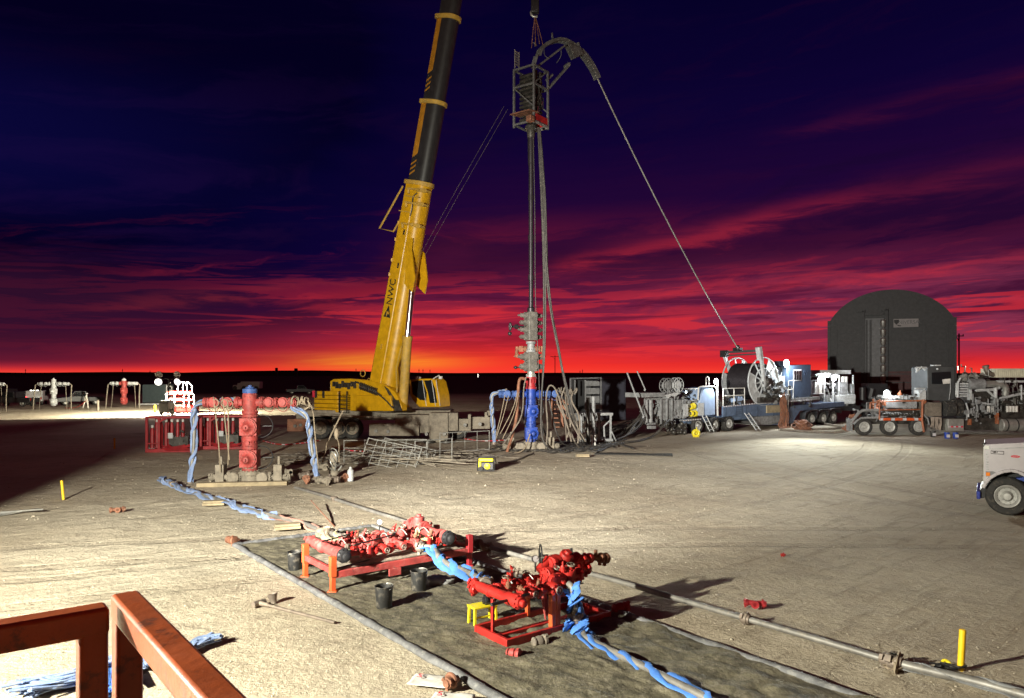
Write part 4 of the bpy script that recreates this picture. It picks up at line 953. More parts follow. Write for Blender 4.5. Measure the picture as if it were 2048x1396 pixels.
line_pipe('flow_line', 'pipe in bright blue straps leaving the right manifold toward the camera', [Bk(1.15, -.02, .74), Bk(1.13, -.16, .7), Bk(1.12, -.2, .45), Bk(1.12, -.24, .16), Bk(1.2, -.34, .10), Gz(1165, 1275, .1), Gz(1250, 1315, .09), Gz(1330, 1355, .09), Gz(1420, 1400, .09), Gz(1600, 1500, .09)], .052,
    ((0, .3, STRAP, 3, 1.9), (.3, .47, STRAP, 3, 2.3), (.46, 1, STRAP, 4.5, 1.2)), (.3,))
line_pipe('flow_line', 'bare steel pipe lying across the pad past the right manifold to the yellow stake', [Gz(590, 975), Gz(660, 995), Gz(720, 1015), Gz(900, 1070), Gz(1030, 1110), Gz(1130, 1135), Gz(1230, 1160), Gz(1420, 1217), Gz(1600, 1268), Gz(1780, 1322)], .048, ((.36, .375, ROPE, 2, 1.8),), (.16, .395, .41, .80, .985), 2)
line_pipe('flow_line', 'pipe wrapped in a dull silver sleeve next to the yellow stake', [Gz(1784, 1323), Gz(1850, 1340), Gz(1950, 1362), Gz(2040, 1388), Gz(2200, 1430)], .06, ((0, .1, ROPE, 2, 1.6), (.2, .98, GREY, 1.6, .55)), (.03, .06), 2)
# buckets
def bucket(px, py, label):
    t = thing('mud_bucket', label, 'bucket', G(px, py)+V((0, 0, .04)), random.random()*3, 'black buckets on the liner')
    m = MB(); m.lathe((0, 0, 0), Z, [(0, .125), (.01, .13), (.33, .148), (.34, .158), (.355, .158), (.36, .15), (.355, .143), (.12, .132), (.1, .01)], 22, False); obj('pail', m, BUCK, t)
    m = MB(); m.torus((0, 0, .315), (0, .35, 1), .155, .006, 26, 6, 0, pi); obj('handle', m, STEEL, t)
bucket(768, 1219, 'muddy black bucket standing nearest the camera on the liner'); bucket(838, 1185, 'muddy black bucket between the two manifolds beside a clear plastic bag'); bucket(590, 1143, 'black bucket half hidden behind the left end of the manifold table')
m = MB(); m.ball((0, 0, .05), .22, 16, 10, (1.4, .8, .5), .18); BAG = mat('clear_grey_plastic', (.22, .22, .21), .25, 0, .15, .3, .6, 14)
o = obj('plastic_bag', m, BAG, sharp=50); o.location = G(872, 1172)+V((0, 0, .04)); tag(o, 'crumpled grey plastic bag beside the bucket under the blue strapped pipe', 'bag')
# yellow stool with tools
t = thing('step_stool', 'small yellow metal stool at the left end of the right manifold', 'stool', G(965, 1250)+V((0, 0, .04)), .55)
m = MB(); m.box((0, 0, .27), (.42, .25, .03)); obj('seat', m, YELB, t, bevel=.006)
for x in (-.18, .18):
    for y in (-.09, .09): m = MB(); m.bar((x, y, .255), (x*1.05, y*1.1, 0), .05, .03); obj('leg', m, YELB, t)
m = MB(); m.bar((-.18, -.09, .12), (.18, -.09, .12), .03, .02); obj('rung', m, YELB, t)
o = MB(); sp_ = G(965, 1250)+V((.08, 0, .325)); o.union(sp_+V((0, 0, .06)), (1, .3, 0), .07, .16); o.cyl(sp_+V((.1, 0, .05)), sp_+V((.14, .02, .2)), .035); tag(obj('pipe_fitting', o, DARK, None, loc=sp_), 'dark fitting sitting on the yellow stool', 'fitting')
# loose fittings
def fitting(px, py, label, kind, r, rz, mm, name='pipe_fitting'):
    m = MB(); d = V((cos(rz), sin(rz), 0)); nrm = V((-d.y, d.x, 0)); z = Z*r*1.1
    if kind == 'tee':
        m.cyl(z-d*r*2.3, z+d*r*2.3, r*.75); m.union(z-d*r*2.3, d, r); m.union(z+d*r*2.3, d, r); m.cyl(z, z+nrm*-r*1.6, r*.8); m.lathe(z-nrm*r*1.4, -nrm, [(0, r), (r*.3, r*1.1), (r*.5, r*1.1), (r*.5, r*.55), (r*.2, r*.5)], 14)
    elif kind == 'swivel':
        m.lathe(z-d*r*1.6, d, [(0, r*.55), (.02, r*.95), (r*.5, r), (r*.7, r*.75), (r*1.2, r*1.05), (r*2, r*1.1), (r*2.2, r*.8), (r*2.7, r*1.2), (r*3.2, r*1.2), (r*3.3, r*.6)], 16)
        for k in range(3): a = 2*pi*k/3; m.bar(z+d*r*1.4+(nrm*cos(a)+Z*sin(a))*r, z+d*r*1.4+(nrm*cos(a)+Z*sin(a))*r*1.6, r*.5)
        m.use(CHROME if False else mm)
    else:
        m.torus(z+nrm*r*.3, d, r*1.0, r*.38, 18, 8, 0, pi*1.5); m.union(z-d*r, d, r*.9); m.cyl(z-d*r, z+d*r*1.2, r*.6)
    o = obj(name, m, mm); o.location = G(px, py); return tag(o, label, 'fitting')
fitting(235, 1024, 'rusty pipe fitting lying alone on the dirt left of the red wellhead', 'tee', .07, .5, RUST)
fitting(462, 1088, 'rusty swivel fitting at the left corner of the liner', 'swivel', .085, -.5, RUST); fitting(1510, 1214, 'dark red tee fitting lying alone on the dirt right of the long pipe', 'tee', .06, -.3, DRED)
fitting(1078, 1293, 'dusty tan fitting leaning on the front of the right manifold skid', 'swivel', .07, .5, TANH); fitting(1026, 1316, 'dusty red coupling lying in front of the right manifold skid', 'swivel', .062, -.4, REDD)
fitting(905, 1375, 'rusty elbow fitting holding down the white sheet at the bottom', 'elbow', .075, .9, RUST); fitting(1567, 1113, 'tiny red scrap on the open dirt beyond the red tee fitting', 'elbow', .035, 0, RED)
fitting(1240, 1228, 'red union in the shadow behind the right manifold skid', 'swivel', .085, .4, DRED); fitting(650, 940, 'dusty fitting beside the foot of the right blue strapped pipe', 'tee', .13, .3, MUD)
for i, (px, py) in enumerate(((585, 950), (607, 958), (615, 966), (645, 968), (668, 966), (690, 962))): fitting(px, py, ['dusty coupling against the right end of the red wellhead base', 'dusty tee just right of the wellhead base couplings', 'rusty swivel at the near end of the bare steel pipe', 'muddy elbow in front of the dusty fitting by the strapped pipe', 'muddy swivel in the row right of the strapped pipe foot', 'dusty tee ending the row near the fence panels'][i], ('tee', 'swivel', 'elbow')[i % 3], .12, i*.8, (MUD, IRON, RUST)[i % 3])
# swage cup and bar
m = MB(); c = G(548, 1207); m.lathe(c, (-.25, .1, 1), [(0, .05), (.05, .055), (.16, .09), (.165, .075), (.06, .03)], 14); tag(obj('swage_cup', m, IRON, None, loc=c), 'small upright pipe cup on the dirt next to the long bar', 'fitting')
m = MB(); a, b = G(518, 1213)+V((0, 0, .06)), G(670, 1249)+V((0, 0, .03)); m.cyl(a, b, .026); d = (b-a).normalized(); k = V((-d.y, d.x, 0)); m.cyl(a-k*.12, a+k*.12, .05, n=14); m.cyl(a-d*.02, a+d*.25, .05, .028); tag(obj('hammer_bar', m, IRON, None, loc=a), 'long steel bar with a cross head lying left of the liner', 'bar')
# white sheets with red 5
def sheet(px, py, rz, sx_, sy_, label, num):
    t = thing('marker_sheet', label, 'sheet', G(px, py)+V((0, 0, .02)), rz); m = MB(); n = 14
    for i in range(n+1):
        for j in range(n+1): x, y = (i/n-.5)*sx_, (j/n-.5)*sy_; m.v.append(V((x+.02*mnoise.noise(V((y*6, px, 0))), y, .012+.02*abs(mnoise.noise(V((x*5, y*6, px)))))))
    m.f = [(i*(n+1)+j, (i+1)*(n+1)+j, (i+1)*(n+1)+j+1, i*(n+1)+j+1) for i in range(n) for j in range(n)]; m.mi = [0]*len(m.f)
    o = obj('fabric', m, WHITED, t, sharp=80); s = o.modifiers.new('thickness', 'SOLIDIFY'); s.thickness = .006
    text_part('red_numeral', num, .16, Matrix.Translation((-.16, .03, .045)), PRED, t, .002)
sheet(862, 1366, -.25, .52, .34, 'white sheet with a red 5 lying on the dirt beside the liner edge', '5')
sheet(905, 1402, -.15, .5, .3, 'second white sheet cut off by the bottom edge of the picture', '5')
# stakes
def stake(px, py, h_, r, label, lean=0):
    m = MB(); p = G(px, py); m.cyl(p-Z*.02, p+V((lean, 0, h_)), r, n=12); m.cyl(p+V((lean, 0, h_-.01)), p+V((lean, 0, h_+.005)), r*.8, n=12); tag(obj('marker_stake', m, STAKE, None, loc=p), label, 'stake', 'yellow marker stakes')
stake(1921, 1338, .52, .042, 'thick yellow stake by the silver sleeved pipe at the lower right', .03); stake(127, 998, .58, .04, 'yellow stake on the dirt near the left edge of the picture', -.06); stake(229, 897, .55, .045, 'small yellow stake in the shade left of the red bottle racks')
m = MB(); c = G(1900, 1338)
for k in range(5): m.tube(curve([c+V((random.uniform(-.25, .2), random.uniform(-.1, .1), .02+.05*random.random())) for _ in range(5)], 2), .012, 6)
tag(obj('black_cord', m, BLK, None, loc=c), 'tangle of black cord at the foot of the thick yellow stake', 'cord')
m = MB(); c = G(1890, 1333); m.tube(curve([c+V((-.05, 0, .03)), c+V((0, .02, .09)), c+V((.06, -.02, .05)), c+V((.02, -.05, .02))], 2), .022, 7); tag(obj('yellow_tie', m, YELB, None, loc=c), 'short yellow tie lying in the black cord', 'tie')
# straps bundle at the lower left
def pile(name, label, pts, n, sp, r, mm):
    m = MB(); c = V(pts[0])
    for k in range(n):
        ps = []
        for p in pts: ps.append(V(p)+V((random.uniform(-sp, sp), random.uniform(-sp, sp), .02+random.random()*sp*.9)))
        m.tube(curve(ps, 2), r*random.uniform(.6, 1.1), 7, .5)
    return tag(obj(name, m, mm, None, loc=c, sharp=60), label, 'strap')
pile('strap_pile', 'pile of blue restraint straps on the dirt behind the orange railings', [G(50, 1396), G(130, 1380), G(200, 1350), G(260, 1330), G(330, 1335)], 60, .2, .03, STRAPD)
pile('strap_pile', 'bright blue strap piled between the two orange railings', [G(195, 1396), G(215, 1340), G(235, 1325), G(240, 1390)], 34, .15, .032, STRAP)
pile('strap_end', 'end of a grey blue strap lying right of the railing', [G(330, 1330), G(370, 1310), G(402, 1292), G(432, 1283)], 34, .11, .026, STRAPD)
# rods at the left edge
m = MB()
for k in range(7): m.cyl(G(-40+k*3, 1040-k*2)+V((0, 0, .03)), G(75+k*2, 1020+k*1)+V((0, 0, .03+k*.012)), .022, n=6)
tag(obj('rod_bundle', m, STEEL, None, loc=G(20, 1028)), 'bundle of thin steel rods lying at the left edge', 'rods')
# blocks under the flow line
for (px, py, rz, lab) in ((575, 1060, .4, 'timber block under the pink strapped stretch of pipe'), (428, 1012, .2, 'low dusty timber block under the blue strapped pipe'), (1165, 915, .1, 'flat timber lying near the standing pipes')):
    m = MB(); m.box((0, 0, .07), (.62, .3, .07)); m.box((0, .02, .135), (.6, .26, .055)); o = obj('timber_block', m, WOOD, bevel=.008); o.location = G(px, py); o.rotation_euler[2] = rz; tag(o, lab, 'timber')
m = MB(); a, b = G(668, 1052), G(622, 1018)+V((0, 0, .25)); m.cyl(a, b, .018, n=6); tag(obj('pry_bar', m, RUST, None, loc=a), 'thin rusty bar leaning over the yellow strapped pipe', 'bar')
# generator
t = thing('generator', 'small yellow and black portable generator beside the fence panels', 'generator', G(973, 941), -.1)
m = MB()
for y in (-.22, .22):
    m.tube([(-.34, y, 0), (-.34, y, .5), (-.3, y, .54), (.3, y, .54), (.34, y, .5), (.34, y, .02), (-.34, y, .02)], .02, 8)
obj('tube_frame', m, DARK, t)
m = MB(); m.box((0, 0, .45), (.6, .4, .14)); m.box((-.25, 0, .25), (.12, .38, .3)); obj('fuel_tank', m, YELB, t, bevel=.04)
m = MB(); m.box((.05, 0, .2), (.5, .36, .3)); obj('engine_block', m, DARK, t, bevel=.02)
m = MB(); m.lathe((.06, -.18, .2), (0, -1, 0), [(0, .12), (.05, .12), (.07, .09)], 18); obj('starter_cover', m, YELB, t)
m = MB(); m.lathe((-.2, -.24, .1), (0, -1, 0), [(0, .1), (.05, .1)], 16); obj('generator_wheel', m, RUBBER, t)
# fence panels lying in a heap
def panel(label, p0, ax, upv, w, hgt, nbar, nrail):
    m = MB(); p0, ax, upv = V(p0), V(ax).normalized(), V(upv).normalized()
    for i in range(nbar+1): q_ = p0+ax*w*i/nbar; m.cyl(q_, q_+upv*hgt, .022 if i in (0, nbar) else .013, n=6)
    for j in range(nrail+1): q_ = p0+upv*hgt*(.02+.96*j/nrail); m.cyl(q_, q_+ax*w, .022 if j in (0, nrail) else .016, n=6)
    tag(obj('fence_panel', m, STEEL, None, loc=p0), label, 'fence panel', 'steel fence panels by the wellhead')
panel('upright steel panel with a tall middle gap, leftmost of the fence panels', G(688, 928), (1, .12, 0), (0, 0, 1), 3.6, 1.05, 4, 3)
panel('steel panel tilted far to the right at the front of the heap', G(716, 935), (.94, .05, -.2), (.28, .3, .9), 2.3, 1.35, 6, 5)
panel('steel panel leaning steeply at the back of the heap', G(745, 925), (.96, .1, -.25), (.33, .4, .75), 2.4, 1.3, 5, 5)
panel('upright steel panel at the right end nearest the generator', G(880, 905), (1, .35, 0.02), (0, 0, 1), 2.6, 1.0, 4, 2)
panel('steel panel joining the heap to the right hand panel', G(830, 930), (1, .9, 0), (0, .05, 1), 2.0, 1.05, 3, 2)
m = MB()
for k in range(44):
    a = G(random.uniform(690, 800), random.uniform(915, 940)); b = G(random.uniform(820, 960), random.uniform(900, 935)); m.cyl(a+Z*random.uniform(.05, .5), b+Z*random.uniform(.02, .25), random.choice((.012, .016, .022)), n=5)
tag(obj('rod_heap', m, MUD, None, loc=G(800, 930)), 'heap of thin steel rods under the fence panels', 'rods')
m = MB()
for k in range(40):
    x = random.uniform(560, 1000); m.tube(curve([G(x-60, 905+random.uniform(0, 25))+Z*.04, G(x-20, 905+random.uniform(0, 30))+Z*.05, G(x+20, 900+random.uniform(0, 30))+Z*.04, G(x+70, 895+random.uniform(0, 25))+Z*.05], 2), random.choice((.02, .03, .04)), 6)
o = obj('ground_hoses', m, TANH, None, loc=G(800, 915)); tag(o, 'mass of dusty hoses and cables strewn behind the fence panels', 'hoses'); o['kind'] = 'stuff'
m = MB()
for k in range(50):
    x = random.uniform(1010, 1210); m.tube(curve([G(x-40, 885+random.uniform(0, 18))+Z*.04, G(x-10, 888+random.uniform(0, 22))+Z*.05, G(x+20, 880+random.uniform(0, 26))+Z*.04, G(x+60, 880+random.uniform(0, 20))+Z*.05], 2), random.choice((.025, .035, .05)), 6)
o = obj('ground_hoses', m, HOSE, None, loc=G(1090, 895)); tag(o, 'mass of black hoses strewn round the foot of the blue wellhead', 'hoses'); o['kind'] = 'stuff'
# bottle chained to the fence: small grey gas bottle, tape
m = MB(); p = G(701, 962); m.lathe(p, Z, [(0, .11), (.4, .11), (.46, .05), (.52, .04)], 14); tag(obj('gas_bottle', m, LGREY, None, loc=p), 'short pale gas bottle standing in front of the fence panels', 'bottle')
def tape(pts, label):
    m = MB(); ps = curve(pts, 1); tot = 0
    for i, (a, b) in enumerate(zip(ps, ps[1:])):
        n = max(1, int((b-a).length/.35))
        for k in range(n): m.use(PRED if (i+k) % 2 else RED); m.bar(a.lerp(b, k/n), a.lerp(b, (k+.72)/n), .11, .05); m.use(WHITE); m.bar(a.lerp(b, (k+.72)/n), a.lerp(b, (k+1)/n), .11, .05)
    tag(obj('barrier_tape', m, RED, None, loc=pts[0]), label, 'tape')
tape([G(527, 885)+Z*.1, G(560, 892)+Z*.06, G(600, 889)+Z*.06, G(640, 884)+Z*.1], 'red and white barrier tape sagging behind the red wellhead'); tape([G(665, 897)+Z*.1, G(690, 902)+Z*.05, G(735, 905)+Z*.05], 'red and white barrier tape half hidden behind the leftmost fence panel'); tape([G(930, 880)+Z*.08, G(965, 884)+Z*.05, G(1010, 882)+Z*.06], 'red and white barrier tape left of the blue wellhead foot')
# valve cart: silver pump-like tool right of the strapped pipe
t = thing('test_pump', 'dusty upright valve assembly with slings standing right of the red wellhead', 'valve', G(668, 955))
m = MB(); m.lathe((0, 0, 0), Z, [(0, .12), (.1, .12), (.12, .18), (.25, .2), (.3, .1), (.55, .1), (.6, .17), (.8, .19), (.95, .12), (1.0, .06)], 14); obj('body', m, MUD, t)
m = MB()
for k in range(5): m.torus((0, 0, .5+.1*k), (1, k*.6-1, .5), .22, .02, 16, 6)
for k in range(5): a = k*1.3; m.cyl((.05*cos(a), .05*sin(a), .1), (.3*cos(a), .3*sin(a), .45+.1*(k % 3)), .03, n=6)
obj('pipework', m, STEEL, t)
m = MB()
for (a, b) in (((1.9, 0), (-1, .3)),): pass
m.tube([P(686, 822, 29)+V((0, 0, 0)), P(672, 850, 28.5), P(655, 885, 28), P(645, 925, 27.6)], .03, 6); m.tube([P(668, 850, 28.5), P(678, 890, 28.2), P(678, 925, 28)], .02, 6); m.ball(P(673, 868, 28.4), .16, 10, 8, (.6, .6, 1.4))
o = obj('lifting_sling', m, ROPE, None, loc=P(655, 925, 28)); tag(o, 'knotted pale sling strung up beside the fence panels', 'sling')
# ================================================================= RIGHT HAND EQUIPMENT
class Fr:                                              # local frame: s along, b away from the camera, z up
    def __init__(s, o, d): s.o = V(o); s.d = V(d).normalized(); s.n = V((-s.d.y, s.d.x, 0)); s.M = Matrix(((s.d.x, s.n.x, 0, s.o.x), (s.d.y, s.n.y, 0, s.o.y), (0, 0, 1, 0), (0, 0, 0, 1)))
    def at(s, px, py, b=0):                            # photo pixel on the plane b -> (s, z)
        k = (px-CX)/F; a = (k*(s.o.y+b*s.n.y)-s.o.x-b*s.n.x)/(s.d.x-k*s.d.y); Y = s.o.y+a*s.d.y+b*s.n.y
        return a, CAMH-(py-HY)/F*Y
    def p3(s, px, py, b=0): a, z = s.at(px, py, b); return V((a, b, z))
    def box(s, m, x0, y0, x1, y1, b, dep):
        a0, z0 = s.at(x0, y1, b); a1, z1 = s.at(x1, y0, b); zc0 = s.at(x0, y0, b)[1]
        m.box(((a0+a1)/2, b+dep/2, (z0+zc0)/2), (abs(a1-a0), dep, abs(zc0-z0)))
    def poly(s, m, pix, b, th): m.prism([s.at(x, y, b) for x, y in pix], (0, b, 0), (1, 0, 0), (0, 0, 1), (0, th, 0))
    def line(s, m, pix, r, b=0, n=6): m.tube([s.p3(x, y, b) for x, y in pix], r, n)
    def part(s, name, fn, mm, par, bev=0):
        m = MB(s.M); fn(m); return obj(name, m, mm, par, world=True, bevel=bev)
T1 = Fr((8.75, 46.9, 0), (.82, .573, 0))
CT = thing('coil_trailer', 'long blue trailer carrying the big spoked coiled tubing reel', 'trailer', T1.o)
def chassis(m):
    T1.poly(m, [(1372, 838), (1446, 834), (1446, 832), (1575, 830), (1580, 812), (1690, 803), (1690, 812), (1600, 822), (1585, 846), (1560, 850), (1520, 850), (1497, 838), (1446, 842), (1372, 848)], .3, 2.0)
T1.part('chassis', chassis, TRLB, CT, .02)
T1.part('side_panel', lambda m: T1.poly(m, [(1446, 813), (1568, 805), (1568, 830), (1497, 833), (1470, 831), (1446, 834)], 0, .12), TRLB, CT, .01)
T1.part('belly_tank', lambda m: T1.poly(m, [(1500, 834), (1568, 830), (1556, 846), (1540, 850), (1519, 850), (1510, 843)], .15, 2.1), PALEB and GREY, CT, .03)
def refl(m):
    for (x0, y0, x1, y1) in ((1447, 813.5, 1512, 807), (1525, 806.5, 1560, 804), (1582, 802.5, 1626, 799.5), (1366, 841.5, 1404, 838)):
        n = int((x1-x0)/4.6)
        for i in range(n):
            f = (i+.05)/n; g = (i+.6)/n; a = T1.p3(x0+(x1-x0)*f, y0+(y1-y0)*f, -.01); b = T1.p3(x0+(x1-x0)*g, y0+(y1-y0)*g, -.01); m.use(WHITE).bar(a, b, .03, .075)
T1.part('reflective_tape', refl, WHITE, CT)
T1.part('wooden_board', lambda m: T1.box(m, 1534, 811, 1571, 826, -.12, .1), WOOD, CT, .01)
for px, b in ((1397, 0), (1430, 0), (1459, 0), (1625, .1), (1648, .1), (1668, .1)):
    a, z = T1.at(px, 850, b); R = .52; wheel('wheel', T1.M @ V((a, b, R)), -T1.n, R, .28, CT, dual=True)
T1.part('mudguard', lambda m: [T1.poly(m, [(x-15, y+6), (x-13, y-6), (x-4, y-12), (x+12, y-13), (x+14, y-3), (x+12, y-4), (x+9, y-10), (x-3, y-10), (x-11, y-4), (x-13, y+6)], -.05, .5) for x, y in ((1438, 848), (1625, 832), (1648, 831), (1670, 829))], DARK, CT)
# the reel
aR, zR = T1.at(1526, 763, .1); RR = 1.75
def ring(b):
    m = MB(T1.M); c = V((aR, b, zR)); m.torus(c, (0, 1, 0), RR, .055, 44, 8); m.torus(c, (0, 1, 0), .95, .05, 36, 6)
    for k in range(12): a = 2*pi*k/12+.15; e = V((cos(a), 0, sin(a))); m.bar(c+e*.3, c+e*RR, .09, .06, (0, 1, 0))
    for k in range(12):
        if k in (0, 4, 5, 6, 7, 8, 1, 2)[:8] and k not in (2, 3, 4):
            a, a2 = 2*pi*k/12+.17, 2*pi*(k+1)/12+.13; poly = [(.98*cos(a), .98*sin(a)), (1.72*cos(a), 1.72*sin(a)), (1.72*cos((a+a2)/2), 1.72*sin((a+a2)/2)), (1.72*cos(a2), 1.72*sin(a2)), (.98*cos(a2), .98*sin(a2))]
            m.prism(poly, c, (1, 0, 0), (0, 0, 1), (0, .015, 0))
    m.cyl(c+V((0, -.12, 0)), c+V((0, .12, 0)), .34, n=20); return m
for b in (.05, 2.35): obj('reel_flange', ring(b), LGREY, CT, world=True)
m = MB(T1.M); c = V((aR, .14, zR)); pr = [(0, 1.32)]
for i in range(30): pr += [(.02+i*.0725, 1.30), (.055+i*.0725, 1.345)]
m.lathe(c, (0, 1, 0), pr+[(2.18, 1.3)], 44); obj('coiled_tubing', m, COPPER, CT, world=True, sharp=60)
def drive(m):
    for k in range(26): p = T1.p3(random.uniform(1526, 1560), random.uniform(765, 800), -.25); m.cyl(p, p+V((random.uniform(-.25, .25), random.uniform(-.25, .1), random.uniform(-.3, .3))), random.uniform(.05, .16), n=10)
    m.lathe(V((aR+.15, -.1, zR)), (0, -1, 0), [(0, .5), (.1, .5), (.15, .3), (.35, .25)], 18); T1.box(m, 1520, 795, 1558, 806, -.2, .6)
T1.part('reel_drive', drive, OILY, CT)
def arm(m, b, top, bot, near):
    m.bar(T1.p3(*top, b), T1.p3(*bot, b), .2, .22)
    if near: m.bar(T1.p3(1517, 694, -.15), T1.p3(1521, 720, -.15), .38, .3)
T1.part('levelwind_arm', lambda m: arm(m, -.15, (1521, 701), (1529, 773), 1), LGREY, CT, .015); T1.part('levelwind_arm', lambda m: arm(m, 2.5, (1447, 706), (1466, 760), 0), LGREY, CT, .015)
def clut(m, x0, x1, y0, y1, b0, b1, n, r0, r1):
    for k in range(n):
        p = T1.p3(random.uniform(x0, x1), random.uniform(y0, y1), random.uniform(b0, b1)); q = [p]
        for i in range(3): q.append(q[-1]+V((random.uniform(-.5, .5), random.uniform(-.2, .2), random.uniform(-.4, .35))))
        m.tube(curve(q, 1), random.uniform(r0, r1), 6)
for a_ in ((1450, 1486, 796, 812, .4, 1.6, 22, .03, .07), (1300, 1395, 805, 845, .2, 1.5, 46, .03, .08), (1560, 1580, 770, 805, -.1, .4, 18, .03, .07), (1330, 1394, 783, 800, .4, 1.6, 26, .025, .06)): T1.part('deck_hose', lambda m: clut(m, *a_), HOSE, CT)
for x in (1452, 1492, 1515, 1547): T1.part('panel_rib', lambda m: T1.box(m, x, 814, x+1, 832, -.02, .03), CABB, CT)
def chk(m):
    for k in range(4): T1.box(m, 1473, 815+k*4.2, 1484, 816+k*4.2, -.03, .04)
    for x in (1472, 1484): T1.box(m, x, 812, x+1, 831, -.03, .04)
T1.part('panel_ladder', chk, CABB, CT)
def beam(m):
    a, b = T1.p3(1519, 701, -.15), T1.p3(1445, 705, 2.5); m.bar(a, b, .22, .16); m.bar(a+V((0, 0, -.24)), b+V((0, 0, -.24)), .1); p = a.lerp(b, .58); m.box(p+V((0, 0, .16)), (.5, .5, .25)); m.ball(p+V((0, 0, .35)), .16)
    q = a.lerp(b, .95); m.box(q-V((0, 0, .1)), (.4, .5, .5))
T1.part('levelwind_beam', beam, DARK, CT, .01)
# water tank, rails, console
T1.part('water_tank', lambda m: T1.poly(m, [(1400, 832), (1400, 800), (1403, 786), (1409, 778), (1418, 775), (1426, 776), (1430, 786), (1431, 830)], .1, 2.0), PALEB, CT, .05)
def tfr(m):
    T1.line(m, [(1396, 800), (1397, 775), (1402, 773), (1429, 773), (1433, 776), (1435, 832)], .05, .0); T1.line(m, [(1412, 773), (1412, 756), (1415, 753), (1418, 756), (1418, 773)], .03, .1); T1.line(m, [(1436, 832), (1435, 766)], .05, .3)
    T1.line(m, [(1446, 812), (1446, 777), (1489, 776)], .035); T1.line(m, [(1446, 792), (1489, 790)], .035); T1.line(m, [(1468, 777), (1468, 810)], .035); T1.line(m, [(1489, 776), (1489, 808)], .03)
    T1.line(m, [(1369, 778), (1394, 777)], .03, .8); T1.line(m, [(1391, 777), (1392, 800)], .03, .8)
    T1.line(m, [(1576, 822), (1577, 762), (1587, 760), (1586, 796)], .03, -.1); T1.line(m, [(1577, 780), (1586, 778)], .03, -.1)
T1.part('guard_rail', tfr, WHITED, CT)
def cons(m):
    T1.box(m, 1471, 797, 1488, 812, .3, .6)
    for k in range(3): T1.box(m, 1473+k*5, 793, 1475+k*5, 798, .4, .1)
T1.part('control_console', cons, PALEB, CT)
# control cabin
CBN = T1.part('control_cabin', lambda m: T1.poly(m, [(1577, 796), (1577, 731), (1622, 729), (1622, 796)], .35, 2.1), CABB, CT, .03)
m = MB(T1.M); T1.poly(m, [(1587, 762), (1587, 739.5), (1603, 738.5), (1603, 761)], .31, .03); w_ = obj('window', m, WHITE, CBN, world=True)
m.v, m.f, m.mi = [], [], []
for k in range(3): T1.poly(m, [(1588.5+k*5, 760), (1588.5+k*5, 741.5), (1592.3+k*5, 741.3), (1592.3+k*5, 759.7)], .285, .02)
obj('pane', m, GLASS, w_ if 0 else CBN, world=True)
a, z = T1.at(1611, 747, .33); Mt = parts_world(CT).inverted() @ T1.M @ basis((a, .33, z), (1, 0, 0), (0, 0, 1)); text_part('faint_letter', 'W', .55, Mt, mat('faint_print', (.07, .1, .17), .5, 0, 0, .1, 0), CBN, .004)
T1.part('equipment_locker', lambda m: (T1.box(m, 1549, 752, 1570, 788, .2, 1.0), T1.box(m, 1549, 734, 1574, 751, .9, .8)), GREY, CT, .02)
T1.part('deck_plate', lambda m: T1.poly(m, [(1578, 803), (1578, 797), (1640, 793), (1640, 799)], .1, 2.2), GREY, CT)
# left end module: hose reels, pumps, cabinet
def legs(m):
    for px in (1292, 1301): m.cyl(T1.p3(px, 800, .1), T1.p3(px, 845, .1), .14)
    for px in (1290, 1322, 1334, 1344): m.bar(T1.p3(px, 797, .05), T1.p3(px, 848, .05), .1)
    T1.box(m, 1286, 786, 1330, 795, .0, 1.6); T1.box(m, 1290, 797, 1345, 800, .05, .1); T1.box(m, 1323, 800, 1337, 838, .1, .4)
    T1.line(m, [(1303, 815), (1312, 845)], .08, .5); T1.line(m, [(1325, 810), (1312, 822)], .1, .6); T1.box(m, 1297, 846, 1312, 850, .1, .6); T1.box(m, 1303, 852, 1312, 858, .1, .4)
T1.part('injector_cradle', legs, GREY, CT)
def acc(m):
    for px in (1342, 1351, 1360, 1369): T1.poly(m, [(px-4.2, 800), (px+4, 799), (px+4, 836), (px+1, 838), (px-4.2, 837)], .1+.04*(px % 3), .45)
T1.part('accumulator_bottle', acc, GREY, CT, .04)
T1.part('canvas_cover', lambda m: T1.poly(m, [(1330, 790), (1352, 785), (1360, 786), (1350, 794), (1344, 791), (1336, 797)], .0, 1.2), LGREY, CT)
def hreel(px, py, b, mm):
    m = MB(T1.M); c = T1.p3(px, py, b); R = .47
    for k in (0, .35):
        cc = c+V((0, k, 0)); m.torus(cc, (0, 1, 0), R, .025, 30, 6); m.cyl(cc-V((0, .03, 0)), cc+V((0, .03, 0)), .12, n=14)
        for i in range(10): a = 2*pi*i/10; m.bar(cc, cc+V((cos(a), 0, sin(a)))*R, .02)
    m.cyl(c, c+V((0, .35, 0)), .28, n=20); m.bar(c, c+V((.12, 0, -.6)), .06); m.bar(c, c+V((-.12, 0, -.6)), .06); obj('hose_reel', m, mm, CT, world=True)
hreel(1357, 770, .1, LGREY); hreel(1337, 771, .3, GREY)
def cabn(m): T1.poly(m, [(1377, 806), (1396, 803), (1396, 833), (1377, 835)], .35, .6)
cab_ = T1.part('reel_cabinet', cabn, CREAM, CT)
T1.part('cabinet_door', lambda m: (T1.box(m, 1368, 808, 1376.5, 833, -.05, .05), T1.box(m, 1397, 806, 1408, 831, -.05, .05)), LGREY, cab_)
def yr(m):
    for px, py, mm in ((1384, 812, YELB), (1380, 827, YELD), (1388, 827, RUST), (1379, 813, RUST)):
        for k in range(3): m.torus(T1.p3(px+k*1.2, py, .28), (1, .35, 0), .17, .045, 16, 6)
T1.part('yellow_hose_coil', yr, YELB, cab_)
